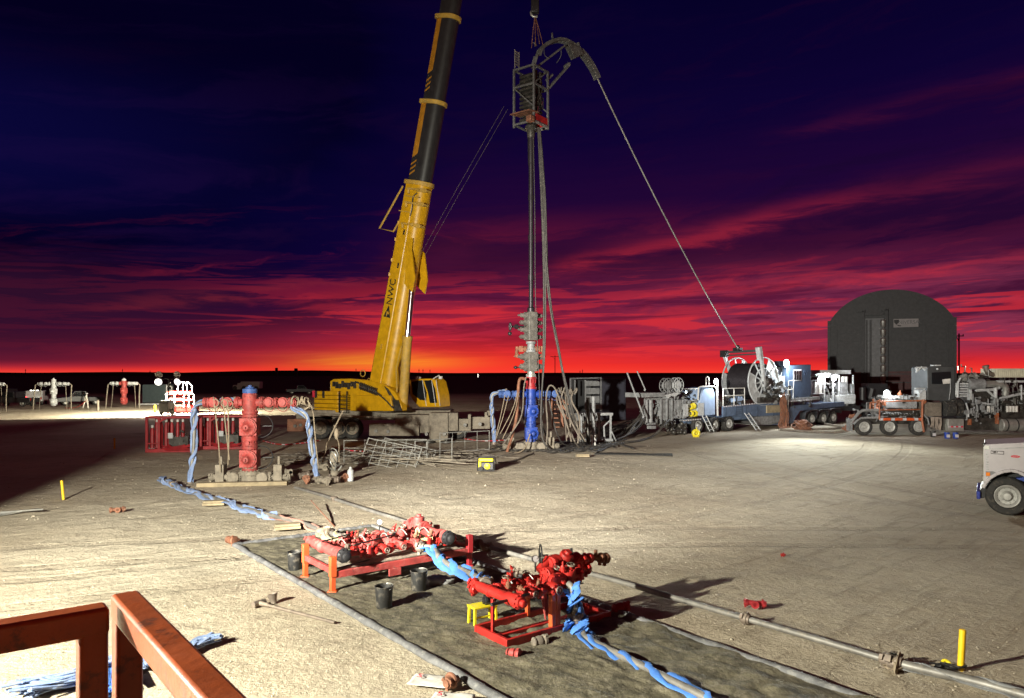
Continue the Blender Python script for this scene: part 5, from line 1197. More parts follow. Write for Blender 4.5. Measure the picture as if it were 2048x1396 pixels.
def lad(name, a, b, w, n, par):
    m = MB(T1.M); pa, pb = V(a), V(b); s = V((w/2, 0, 0)); m.bar(pa-s, pb-s, .05); m.bar(pa+s, pb+s, .05)
    for k in range(n): q = pa.lerp(pb, (k+.5)/n); m.bar(q-s, q+s, .04)
    obj(name, m, LGREY, par, world=True)
a0, z0 = T1.at(1406, 831); lad('boarding_ladder', (a0, -.1, z0), (a0+.25, -.55, .12), .4, 4, CT); a0, z0 = T1.at(1492, 840); lad('boarding_ladder', (a0, -.05, z0+.5), (a0+.2, -.9, .03), .45, 6, CT)
def lowp(m):
    T1.box(m, 1333, 842, 1352, 856, -.1, .7); m.cyl(T1.p3(1340, 860, -.2), T1.p3(1364, 861, -.2), .12); T1.box(m, 1361, 848, 1374, 868, -.25, .6)
    for k in range(12): p = T1.p3(random.uniform(1335, 1372), random.uniform(846, 866), -.25); m.ball(p, random.uniform(.08, .2), 8, 5)
T1.part('transfer_pump', lowp, OILY, CT, .02)
def ploc(px, py, b, fr): return fr.M @ fr.p3(px, py, b)
def lamp(px, py, b, fr, par, power, col, rad, r=.1, dirv=None, size=160):
    c = ploc(px, py, b, fr); m = MB(); m.lathe(c+fr.n*.12, -fr.n, [(0, r*.5), (.05, r), (.11, r*1.1)], 14); o = obj('lamp_housing', m, DARK, par, world=True)
    m = MB(); m.lathe(c, -fr.n, [(0, r), (.03, r*.8), (.05, r*.2)], 14); obj('lamp_lens', m, LAMPW, o, world=True)
    if power: point('work_lamp', c-fr.n*.35-V((0, 0, .05)), power, col, rad)
lamp(1573, 727, .1, T1, CT, 1500, (.85, .95, 1), .12, .3); lamp(1432, 763, -.05, T1, CT, 260, (.9, .96, 1), .1, .2); lamp(1372, 784, .2, T1, CT, 0, 0, 0, .06)
m = MB(T1.M); T1.line(m, [(1573, 730), (1573, 752)], .06, .2); T1.box(m, 1560, 722, 1570, 731, .6, .5); obj('lamp_post', m, CABB, CT, world=True)
# rusty chains and hoses hung from the trailer, hose heap
m = MB(T1.M)
for k in range(16):
    x = 1566+random.uniform(-5, 8); m.tube(curve([T1.p3(x, 790+random.uniform(-6, 6), -.2), T1.p3(x+random.uniform(-4, 6), 812, -.28), T1.p3(x+random.uniform(-6, 8), 830, -.3), T1.p3(x+random.uniform(-10, 6), 850, -.35), T1.p3(x+random.uniform(-8, 20), 857, -.5)], 1), random.uniform(.03, .06), 6)
o = obj('chain_bundle', m, RUST, None, loc=G(1570, 857)); tag(o, 'rusty chains and hoses hanging down the side of the blue reel trailer', 'chains')
m = MB()
for k in range(16): c = G(1605, 861)+V((0, 0, .12+.5*k/16)); m.torus(c+V((random.uniform(-.2, .2), random.uniform(-.2, .2), 0)), (random.uniform(-.4, .4), random.uniform(-.5, 0), 1), random.uniform(.25, .55)*(1.2-k*.03), .05, 20, 6)
tag(obj('hose_heap', m, RUST, None, loc=G(1605, 861)), 'heap of coiled rusty hose on the ground below the blue cabin', 'hose')
for i, pp in enumerate(([(1560, 862), (1640, 868), (1690, 868), (1730, 845), (1740, 838)], [(1590, 858), (1650, 862), (1700, 856), (1738, 836)], [(1650, 850), (1690, 856), (1740, 862)])):
    hose('suction_hose', ('long suction hose snaking from the rusty heap to the pump trailer, nearest the camera', 'suction hose lying behind the nearest one by the rusty heap', 'short suction hose lying under the truck with the lit lamps')[i], [G(x, y)+V((0, 0, .1)) if y > 847 else P(x, y, 48.5) for x, y in pp], .085, TANH, 'hose', 'suction hoses by the pump trailer')
m = MB(); c = G(1392, 875)+V((0, 0, .27))
for k in range(4): m.torus(c+V((0, -.06+k*.05, 0)), (0, 1, 0), .16, .055, 20, 8)
m.torus(c, (0, 1, 0), .24, .025, 24, 6); m.cyl(c-V((0, .12, 0)), c+V((0, .12, 0)), .06); m.bar(c, c+V((.04, 0, .38)), .04); m.bar(c-V((.15, 0, .1)), c-V((.18, 0, .27)), .03); m.bar(c+V((.15, 0, -.1)), c+V((.18, 0, -.27)), .03)
tag(obj('cable_reel', m, YELB, None, loc=G(1392, 875)), 'bright yellow cable reel standing on the dirt by the trailer wheels', 'reel')
# ---------------------------------------------------------------- lit truck behind the cabin
T2 = Fr(P(1690, 840, 60)*1, (1, .15, 0)); T2.o.z = 0
TK = thing('power_pack_truck', 'truck with lit lamps under a grey canopy between the blue cabin and the dark building', 'truck', T2.o)
T2.part('frame_rail', lambda m: (T2.box(m, 1622, 812, 1720, 822, .3, 1.6), T2.box(m, 1700, 807, 1712, 811, .1, 2)), DARK, TK)
T2.part('canopy', lambda m: (T2.poly(m, [(1632, 752), (1632, 747), (1655, 745), (1680, 750), (1680, 756), (1660, 755)], .2, 2.0), T2.box(m, 1641, 740, 1702, 748, 1.0, 1.6)), LGREY, TK, .02)
T2.part('canopy_post', lambda m: [T2.line(m, [(x, 750), (x, 812)], .07, b) for x, b in ((1649, .3), (1666, .1), (1678, .4), (1706, .4))], LGREY, TK)
def mach(m):
    for k in range(46): p = T2.p3(random.uniform(1645, 1700), random.uniform(762, 818), random.uniform(.3, 1.2)); m.cyl(p, p+V((random.uniform(-.5, .5), random.uniform(-.3, .3), random.uniform(-.7, .7))), random.uniform(.04, .13), n=8)
    T2.box(m, 1652, 790, 1666, 812, .5, 1)
T2.part('pipework', mach, GREY, TK)
T2.part('exhaust_stack', lambda m: [m.cyl(T2.p3(x, 790, .6), T2.p3(x, 753, .6), .13) for x in (1685, 1692)], WHITED, TK)
T2.part('engine_cover', lambda m: (T2.box(m, 1682, 764, 1696, 790, .3, .8), T2.box(m, 1703, 768, 1709, 788, .3, .6)), GREY, TK, .03)
T2.part('fuel_tank', lambda m: T2.poly(m, [(1673, 794), (1675, 791), (1710, 788), (1712, 791), (1711, 806), (1708, 808), (1678, 808), (1675, 804)], .0, .9), PALEB and LGREY, TK, .04)
def rl(m):
    T2.line(m, [(1623, 788), (1623, 761), (1648, 760), (1648, 787), (1623, 788)], .045, -.3); T2.line(m, [(1623, 775), (1648, 774)], .04, -.3); T2.line(m, [(1635, 761), (1635, 788)], .04, -.3)
T2.part('guard_rail', rl, WHITE, TK); T2.part('white_tank', lambda m: [m.cyl(T2.p3(x, 787, .2), T2.p3(x, 764, .2), .16) for x in (1629, 1640)], WHITED, TK)
lamp(1641, 758, .0, T2, TK, 130, (.92, .98, 1), .1, .2); lamp(1668, 756, .0, T2, TK, 200, (.94, .98, 1), .1, .22)
# ---------------------------------------------------------------- pump trailer in front, square to the camera
Yp = 47.6; T3 = Fr((P(1700, 0, Yp).x, Yp, 0), (1, .02, 0))
PT = thing('pump_trailer', 'dirty triple axle pumping trailer with orange pipework at the right', 'trailer', T3.o)
for px in (1729, 1780, 1838): wheel('wheel', T3.M @ V((T3.at(px, 850, 0)[0], 0, .56)), (0, -1, 0), .56, .34, PT)
def fender(m):
    m.tube([T3.p3(*q, -.02) for q in ((1703, 842), (1709, 836), (1717, 826), (1725, 821), (1760, 820))], .1, 8); m.tube([T3.p3(*q, -.02) for q in ((1707, 848), (1713, 842), (1722, 836), (1760, 835))], .07, 8)
    T3.box(m, 1700, 838, 1705, 862, .1, .5); pass
T3.part('fender', fender, GREY, PT); T3.part('rear_fender', lambda m: m.tube([T3.p3(*q, -.02) for q in ((1845, 826), (1856, 838), (1858, 850))], .05, 8), GREY, PT)
T3.part('chassis', lambda m: (T3.box(m, 1715, 838, 1860, 848, .35, 1.6), T3.box(m, 1850, 836, 2060, 848, .25, 1.7), T3.box(m, 1884, 848, 2060, 860, .3, 1.4)), OILY, PT, .02)
def orp(m):
    T3.line(m, [(1759, 839), (1759, 803), (1850, 801)], .06, -.1); T3.line(m, [(1845, 801), (1844, 840), (1848, 864)], .07, -.15); T3.line(m, [(1740, 819), (1741, 806), (1758, 802)], .07, .0); T3.line(m, [(1758, 820), (1840, 819)], .04, -.1)
    for k in range(20): p = T3.p3(random.uniform(1745, 1770), random.uniform(802, 818), random.uniform(0, .5)); m.cyl(p, p+V((random.uniform(-.3, .3), 0, random.uniform(-.25, .25))), random.uniform(.05, .1), n=8)
    m.union(T3.p3(1848, 803, -.1), (1, 0, 0), .14)
T3.part('orange_pipe', orp, ORANGE, PT)
def tape3(m):
    for i in range(11):
        x = 1759+i*7.8; m.use(ORED if i % 3 else WHITE); T3.box(m, x, 836, x+7.4, 841, -.14, .05)
T3.part('reflective_board', tape3, ORED, PT)
T3.part('tank', lambda m: T3.poly(m, [(1772, 816), (1772, 803), (1776, 800), (1832, 800), (1835, 803), (1835, 817)], .1, 1.4), GREY, PT, .04)
def fluid(m):
    T3.box(m, 1762, 822, 1838, 835, .3, 1.2)
    for k in range(12): p = T3.p3(1766+k*6, 829, .2); m.lathe(p, (0, -1, 0), [(0, .1), (.12, .12), (.2, .06)], 10)
T3.part('fluid_end', fluid, OILY, PT)
T3.part('square_tank', lambda m: T3.box(m, 1846, 805, 1884, 833, .05, 1.3), CREAM and TANH, PT, .05)
def topm(m):
    T3.box(m, 1768, 790, 1784, 799, .3, .8); T3.box(m, 1786, 792, 1800, 798, .3, .8); T3.box(m, 1800, 791, 1828, 799, .4, .6)
T3.part('white_deck_box', topm, LGREY, PT, .03)
T3.part('valve_bonnet', lambda m: [m.lathe(T3.p3(1800, 790, .4), (0, 0, 1), [(0, .14), (.15, .12), (.2, .05), (.3, .05)], 10)], ORANGE, PT)
lamp(1773, 786, .3, T3, PT, 170, (.9, .96, 1), .08, .18)
cbx = T3.part('control_cab', lambda m: T3.poly(m, [(1855, 800), (1855, 736), (1858, 733), (1905, 732), (1909, 736), (1909, 803)], .4, 1.9), GREY and mat('charcoal_paint', (.055, .058, .06), .5, 0, .15, .2, .05), PT, .04)
T3.part('cab_window', lambda m: T3.poly(m, [(1864, 768), (1864, 745), (1902, 743), (1902, 768)], .36, .05), GLASS, cbx)
T3.part('notice', lambda m: T3.poly(m, [(1886, 768), (1885, 759), (1901, 757), (1901, 767)], .33, .02), WHITED, cbx)
T3.part('cab_handrail', lambda m: T3.line(m, [(1901, 757), (1901, 780), (1898, 800)], .03, .3), GREY, cbx)
T3.part('roof_lamp', lambda m: (T3.box(m, 1870, 729.5, 1882, 732, .8, .5), m.ball(T3.p3(1875, 738, .35), .07)), LGREY, cbx)
def wrench(m): T3.line(m, [(1831, 735), (1836, 742), (1843, 734), (1850, 740)], .07, .3); T3.line(m, [(1833, 745), (1834, 735), (1853, 735)], .06, .3); T3.line(m, [(1830, 777), (1850, 777), (1840, 786)], .06, .2); T3.box(m, 1838, 780, 1852, 800, .3, .6)
T3.part('lamp_bracket', wrench, LGREY, PT)
T3.part('air_filter', lambda m: (m.cyl(T3.p3(1888, 818, .3), T3.p3(1905, 818, .3), .5, n=20),), RUBBER, PT)
T3.part('plastic_tank', lambda m: T3.poly(m, [(1904, 832), (1904, 802), (1910, 798), (1926, 798), (1930, 804), (1930, 833)], .1, 1.0), DARK and BUCK, PT, .08)
def eng(m):
    for k in range(60): p = T3.p3(random.uniform(1930, 2055), random.uniform(800, 836), random.uniform(.2, 1.0)); m.cyl(p, p+V((random.uniform(-.6, .6), random.uniform(-.2, .2), random.uniform(-.3, .3))), random.uniform(.04, .16), n=8)
    T3.box(m, 1940, 782, 1995, 806, .5, 1.0); T3.box(m, 1932, 806, 1995, 836, .6, 1.0); T3.box(m, 1998, 790, 2060, 836, .5, 1.2)
T3.part('engine', eng, OILY, PT)
def orth(m, fn, x0, x1, y0, y1, b0, b1, n, r0, r1):      # short square-cornered pipe runs
    D = [V((1, 0, 0)), V((0, 0, 1)), V((0, 1, 0)), V((-1, 0, 0)), V((0, 0, -1))]
    for k in range(n):
        q = [fn(random.uniform(x0, x1), random.uniform(y0, y1), random.uniform(b0, b1))]; r = random.uniform(r0, r1); last = 0
        for i in range(random.choice((1, 2, 2, 3))):
            d = random.choice([e for e in range(5) if abs(e-last) != 3]); last = d; q.append(q[-1]+D[d]*random.uniform(.12, .55))
        m.tube(q, r, 6)
        if random.random() < .5: m.cyl(q[-1]-V((0, .06, 0)), q[-1]+V((0, .06, 0)), r*2.2, n=8)
        if random.random() < .25: m.box(q[0], (random.uniform(.1, .3), .15, random.uniform(.1, .3)))
def t3c(m, *a): orth(m, T3.p3, *a)
for a_ in ((1930, 1996, 800, 834, -.1, .4, 34, .02, .05), (1998, 2055, 768, 800, .0, .4, 34, .02, .05), (1925, 1970, 745, 766, .2, .6, 20, .03, .06), (1715, 1850, 818, 836, .0, .3, 30, .02, .05), (1746, 1850, 795, 803, .1, .6, 24, .02, .04)): T3.part('steel_line', lambda m: t3c(m, *a_), random.choice((GREY, LGREY, OILY)), PT)
for a_ in ((1296, 1372, 800, 846, .0, .6, 40, .025, .06), (1535, 1575, 765, 806, -.3, .2, 26, .025, .06), (1440, 1490, 800, 812, .1, .5, 16, .02, .04), (1580, 1625, 792, 800, .1, 1, 20, .03, .06)): T1.part('steel_line', lambda m: orth(m, T1.p3, *a_), random.choice((GREY, OILY, GREY)), CT)
for k in range(5): T3.part('engine_rib', lambda m: T3.box(m, 2002+k*10, 800, 2006+k*10, 808, .3, .3), GREY, PT)
def radf(m):
    for k in range(6): T3.box(m, 1920, 766+k*5, 1937, 769+k*5, .2, .5)
    T3.line(m, [(1915, 795), (1916, 765), (1921, 756)], .07, .1); T3.line(m, [(1912, 790), (1913, 768)], .05, .1); T3.line(m, [(1952, 781), (1986, 779), (1999, 775)], .09, .2); T3.line(m, [(1974, 780), (1991, 796)], .08, .2); T3.line(m, [(1991, 775), (1991, 808)], .11, .15); T3.box(m, 1940, 779, 1944, 800, .2, .3); T3.line(m, [(1950, 803), (1975, 808), (1992, 808)], .04, .1); T3.line(m, [(1932, 806), (1936, 820), (1937, 834)], .05, .0)
T3.part('engine_frame', radf, LGREY, PT)
m = MB(T3.M); m.cyl(T3.p3(1936, 768, .3), T3.p3(1966, 768, .3), .36, n=20); obj('muffler', m, GREY, PT, world=True)
def exh(m): m.tube(curve([T3.p3(1966, 768, .3), T3.p3(1998, 768, .3), T3.p3(2008, 770, .3), T3.p3(2012, 778, .3), T3.p3(2010, 790, .4)], 2), .22, 14)
T3.part('exhaust_pipe', exh, STEEL, PT)
def turbo(m):
    for k in range(26): p = T3.p3(random.uniform(1928, 1968), random.uniform(748, 762), random.uniform(.3, .8)); m.cyl(p, p+V((random.uniform(-.4, .4), 0, random.uniform(-.25, .25))), random.uniform(.06, .16), n=8)
T3.part('turbocharger', turbo, STEEL, PT)
m = MB(T3.M); m.tube(curve([T3.p3(1972, 735, .5), T3.p3(1974, 744, .5), T3.p3(1982, 749, .5), T3.p3(1990, 750, .5)], 2), .16, 10); m.cyl(T3.p3(1972, 735, .5), T3.p3(1971, 731, .5), .2); obj('intake_elbow', m, IRON, PT, world=True)
def rad(m):
    T3.box(m, 1993, 737, 2060, 755, .2, 1.6)
    for k in range(16): T3.box(m, 1996+k*4, 739, 1997.2+k*4, 753, .16, .05)
T3.part('radiator', rad, CREAM, PT, .02)
T3.part('radiator_beam', lambda m: (T3.box(m, 1996, 761, 2060, 765, .1, .3), T3.line(m, [(2000, 797), (2030, 790), (2060, 784)], .09, .1), T3.line(m, [(2043, 770), (2043, 800)], .05, .0)), LGREY, PT)
T3.part('oil_filter', lambda m: [m.cyl(T3.p3(x, 824, .1), T3.p3(x, 812, .1), .09, n=12) for x in (1977, 1985, 2015, 2021, 2027, 2033)], WHITED, PT)
def ft(m):
    m.lathe(T3.p3(2000, 850, .2), (1, 0, 0), [(0, .36), (.04, .41), (2.6, .41), (2.64, .36)], 24)
fo = T3.part('fuel_tank', ft, STEEL, PT)
T3.part('tank_band', lambda m: [m.lathe(T3.p3(x, 850, .2), (1, 0, 0), [(0, .42), (.08, .42)], 24) for x in (2008, 2028)], DARK, fo)
tb_ = T3.part('tool_box', lambda m: T3.box(m, 1896, 838, 1928, 862, .0, .6), STEEL, PT, .02)
T3.part('reflective_tape', lambda m: [(m.use(PRED if k % 2 else WHITE), T3.box(m, 1897+k*5, 852, 1901.6+k*5, 855, -.01, .02)) for k in range(6)], WHITE, tb_)
T3.part('orange_bracket', lambda m: (T3.box(m, 1938, 838, 1943, 850, .1, .2), T3.box(m, 1993, 826, 1998, 848, .1, .2)), ORANGE, PT)
def hang(m):
    for k in range(8): x = 1862+k*2.8; m.tube([T3.p3(x, 834, .0), T3.p3(x+random.uniform(-2, 2), 845, .0), T3.p3(x+random.uniform(-2, 2), 856+random.uniform(-3, 5), .0)], .045, 6)
T3.part('hanging_chain', hang, IRON, PT)
m = MB()
for k in range(24): p = P(random.uniform(1690, 1720), random.uniform(832, 862), 48+random.uniform(0, .8)); m.cyl(p, p+V((random.uniform(-.4, .4), random.uniform(-.2, .2), random.uniform(-.3, .3))), random.uniform(.06, .13), n=8)
tag(obj('suction_manifold', m, RUST, None, loc=G(1705, 866)), 'rusty manifold of short pipes at the left end of the pump trailer', 'manifold')
def pail(px, py, mm, label, grp):
    t = thing('pail', label, 'pail', G(px, py), 0, grp); m = MB(); m.lathe((0, 0, 0), Z, [(0, .13), (.02, .14), (.34, .155), (.35, .165), (.38, .165), (.38, .02)], 18); obj('body', m, mm, t)
    m = MB(); m.lathe((0, 0, .1), Z, [(0, .152), (.16, .158)], 18, False); m.f = [f for i, f in enumerate(m.f) if i % 18 in (7, 8, 9, 10, 11)] if 0 else m.f; 
    m2 = MB(); m2.prism([(-.1, .08), (.1, .08), (.1, .26), (-.1, .26)], (0, -.158, 0), (1, 0, 0), (0, 0, 1), (0, .02, 0)); obj('label', m2, WHITE, t)
pail(1894, 877, BLUE, 'blue pail under the tool box, the left one of the pair', 'blue pails'); pail(1911, 877, BLUE, 'blue pail under the tool box, the right one of the pair', 'blue pails'); pail(1866, 874, BUCK, 'dark pail with a white label behind the rear trailer wheel', 'dark pails')
# dark machine between truck and pump trailer
m = MB()
for k in range(30): p = P(random.uniform(1712, 1765), random.uniform(775, 845), 62+random.random()); m.cyl(p, p+V((random.uniform(-.5, .5), 0, random.uniform(-.8, .8))), random.uniform(.1, .3), n=8)
m.box(P(1748, 795, 63), (1.6, 1.4, 2.4)); m.cyl(P(1725, 800, 61.8), P(1725, 775, 61.8), .28)
m.box(V((P(1738, 0, 63).x, 63.3, .5)), (2.2, 1.6, 1.0))
tag(obj('engine_skid', m, DARK, None, loc=V((P(1740, 0, 62).x, 62, 0))), 'dark engine skid standing in front of the black building', 'engine')
# ---------------------------------------------------------------- arched building (its end wall faces the camera)
T5 = Fr((P(1659, 0, 95.5).x, 95.5, 0), (.889, -.457, 0))
QB = thing('arched_building', 'tall dark arched building with a pale sign on its end wall', 'building', T5.o)
w5 = T5.at(1909, 700)[0]; zs = (T5.at(1660, 645)[1]+T5.at(1908, 636)[1])/2; zt = T5.at(1784, 579)[1]
prof = [(0, 0), (w5, 0), (w5, zs)]
rc = ((w5/2)**2+(zt-zs)**2)/(2*(zt-zs)); ac = math.asin(w5/2/rc)
for i in range(1, 28): a = ac-2*ac*i/28; ea = pi/2*(1-2*i/28); prof.append((w5/2+.82*rc*sin(a)+.09*w5*sin(ea), .82*(zt-rc+rc*cos(a))+.18*(zs+(zt-zs)*cos(ea))))
prof.append((0, zs))
T5.part('shell', lambda m: m.prism(prof, (0, 0, 0), (1, 0, 0), (0, 0, 1), (0, 20, 0)), QUON, QB)
T5.part('wall_girt', lambda m: [m.box((w5/2, -.03, z), (w5-.4, .06, .1)) for z in [zs-.4-k*1.05 for k in range(10)]], QUON, QB)
T5.part('corner_post', lambda m: [m.box((x, .2, zs/2), (.35, .7, zs+.3)) for x in (-.05, w5+.05)]+[m.box((x, -.08, zs/2), (.2, .12, zs-.3)) for x in (.8, w5-.7, w5*.775)], QUON, QB)
T5.part('door_panel', lambda m: T5.poly(m, [(1730, 830), (1730, 637), (1768, 636), (1768, 832)], -.3, .3), QUOND, QB)
def trk5(m):
    for px, top in ((1726.5, 622), (1773, 618)): a, z = T5.at(px, top, -.4); m.box((a, -.4, z/2), (.35, .3, z))
    for px in (1733, 1741): a, z = T5.at(px, 640, -.42); m.box((a, -.42, z/2), (.22, .1, z))
    for px, py, w_ in ((1722, 622, .9), (1769, 619, .9), (1748, 628, 2.2)): p = T5.p3(px, py, -.4); m.box(p, (w_, .3, .3))
T5.part('lower_wall_panel', lambda m: T5.poly(m, [(1668, 830), (1668, 745), (1722, 744), (1722, 830)], -.05, .04), mat('maroon_tone', (.07, .012, .014), .6, 0, 0, .3, 0), QB); T5.part('lower_wall_panel', lambda m: T5.poly(m, [(1776, 830), (1776, 743), (1880, 741), (1880, 830)], -.05, .04), bpy.data.materials['maroon_tone'], QB)  # maroon panels laid over the lower part of the end wall
T5.part('door_track', trk5, QUON, QB)
T5.part('elevator_chute', lambda m: [m.lathe(T5.p3(1766, 655+i*18, -.7), (0, 0, 1), [(0, .2), (.2, .3), (.8, .35), (1.0, .2)], 12) for i in range(8)], STEEL, QB)
sg = T5.part('sign_board', lambda m: T5.poly(m, [(1787, 655), (1787, 638), (1837, 637), (1837, 653.5)], -.25, .08), mat('sign_grey', (.30, .29, .29), .6, 0, .1, .1, 0), QB)
Iq = parts_world(QB).inverted()
text_part('sign_lettering', 'UNIVERSAL', .58, Iq @ T5.M @ basis(T5.p3(1816, 644.5, -.255), (1, 0, 0), (0, 0, 1)), QUOND, sg, .005)
T5.part('shield_mark', lambda m: m.prism([(-.28, .28), (.28, .28), (.26, -.05), (0, -.34), (-.26, -.05)], T5.p3(1793, 644, -.275), (1, 0, 0), (0, 0, 1), (0, .02, 0)), BLK, sg)
T5.part('curl_mark', lambda m: m.prism([(-.2, .12), (.1, .02), (.3, .0), (.3, -.1), (0, -.1)], T5.p3(1797, 651, -.275), (1, 0, 0), (0, 0, 1), (0, .02, 0)), BLK, sg)
# ---------------------------------------------------------------- white truck nose at the right edge
Yw = 19.9; T4 = Fr((P(1955, 0, 20.8).x, 20.8, 0), (.84, -.54, 0))
WT = thing('white_truck', 'white truck with only its hood and front wheel in view at the right edge', 'truck', T4.o)
hood = [(1968, 892), (1969, 889), (1985, 888), (2048, 885), (2130, 880), (2130, 950), (2062, 952), (2050, 946), (2035, 941), (2020, 940), (2005, 942), (1993, 947), (1980, 957), (1971, 968), (1968, 970)]
T4.part('hood', lambda m: T4.poly(m, hood, .0, 1.9), WHITE, WT, .06)
def fend(m):
    ps = [T4.p3(*q, -.06) for q in ((1966, 976), (1971, 966), (1980, 956), (1993, 948), (2007, 943), (2022, 941), (2037, 944), (2052, 952))]
    for a, b in zip(ps, ps[1:]): m.bar(a+V((0, .15, 0)), b+V((0, .15, 0))+(b-a)*.06, .36, .085)
T4.part('fender_lip', fend, WHITE, WT, .02)
T4.part('bumper', lambda m: (T4.box(m, 1953, 982, 1961, 998, .05, 2.0),), mat('blue_chrome', (.05, .07, .35), .3, .4, 0, .1, 0), WT, .02)
T4.part('bumper_mount', lambda m: T4.poly(m, [(1960, 980), (1966, 975), (1984, 977), (1978, 992), (1965, 997), (1960, 996)], .15, 1.7), BLK, WT)
T4.part('wheel_well', lambda m: T4.poly(m, [(1975, 985), (1985, 962), (2000, 950), (2020, 946), (2045, 949), (2060, 960), (2060, 990)], .45, 1.1), BLK, WT)
T4.part('grille_edge', lambda m: (T4.box(m, 1967, 893, 1969.5, 968, .12, 1.7), T4.box(m, 1968, 891, 1979, 898, -.015, .05)), STEEL, WT)
ml = T4.part('marker_lamp', lambda m: T4.poly(m, [(1971, 943), (1986, 943), (1994, 946), (1985, 952), (1972, 953)], -.03, .06), GREY, WT)
T4.part('amber_lens', lambda m: T4.box(m, 1972, 944.5, 1980, 951.5, -.05, .05), AMBER, ml)
T4.part('hood_hinge', lambda m: [T4.line(m, [(1967, 893), (1971, 885)], .012, .05), T4.line(m, [(1964, 888), (1974, 885.5)], .01, .05)], DARK, WT)
T4.part('hood_crease', lambda m: T4.line(m, [(1970, 898.5), (2048, 895), (2128, 891)], .012, -.004), LGREY, WT)
T4.part('hood_louvre', lambda m: [T4.box(m, 1972, 903+k*5, 1977, 905+k*5, -.01, .02) for k in range(8)], LGREY, WT)
np_ = T4.part('number_plate', lambda m: T4.box(m, 1981.5, 901.2, 2008, 907.8, -.012, .014), BLK, WT)
T4.part('plate_panel', lambda m: T4.box(m, 1982.5, 902.2, 2007, 906.8, -.015, .004), WHITE, np_)
Iw = parts_world(WT).inverted(); c = T4.M @ T4.p3(1994.8, 904.4, -.018)
text_part('plate_number', '505-43-08', .068, Iw @ basis(c, (1, 0, 0), (0, 0, 1)), BLK, np_, .002)
def oval(m, rx, rz, b):
    c = T4.p3(2031, 913, b); m.prism([(rx*cos(2*pi*i/24), rz*sin(2*pi*i/24)) for i in range(24)], c, (1, 0, 0), (0, 0, 1), (0, .012, 0))
em = T4.part('oval_emblem', lambda m: oval(m, .115, .042, -.012), STEEL, WT); T4.part('emblem_field', lambda m: oval(m, .105, .034, -.017), PRED, em)
T4.part('emblem_script', lambda m: m.tube([T4.p3(2025.5+i*1.1, 913+(.9 if i % 2 else -.9), -.019) for i in range(11)], .005, 5), WHITE, em)
a, _z = T4.at(2015, 998, .05); wheel('wheel', T4.M @ V((a, .08, .535)), -T4.n, .535, .32, WT)
wheel('wheel', T4.M @ V((a, 1.95, .535)), T4.n, .535, .32, WT)
T4.part('blue_spring', lambda m: T4.poly(m, [(2032, 957), (2050, 954), (2090, 956), (2090, 965), (2050, 964)], .12, .3), BLUE, WT)
T4.part('cab', lambda m: T4.poly(m, [(2130, 975), (2130, 850), (2140, 800), (2290, 795), (2300, 975)], .0, 1.95), WHITE, WT, .06)
T4.part('cab_window', lambda m: T4.poly(m, [(2150, 870), (2155, 812), (2220, 810), (2220, 870)], -.01, .04), GLASS, WT)
T4.part('frame_rail', lambda m: T4.box(m, 1990, 975, 2900, 990, .6, .8), DARK, WT)
# dark rubber mats on the ground
def gmat(x0, y0, x1, y1, label):
    a, b = G(x0, y0), G(x1, y1); d = (b-a); m = MB(); n = V((-d.y, d.x, 0)).normalized(); k = 20
    for i in range(k+1):
        for j in (-1, 1): p = a+d*(i/k)+n*j*.55+n*.1*mnoise.noise(V((i*.4, j, x0))); m.v.append(V((p.x, p.y, gz(p.x, p.y)+.03)))
    m.f = [(2*i, 2*i+2, 2*i+3, 2*i+1) for i in range(k)]; m.mi = [0]*k; o = obj('ground_mat', m, RUBBER, None, loc=a); s = o.modifiers.new('thickness', 'SOLIDIFY'); s.thickness = .02; tag(o, label, 'mat')
gmat(1190, 907, 1345, 910, 'long dark mat lying on the dirt right of the blue wellhead')
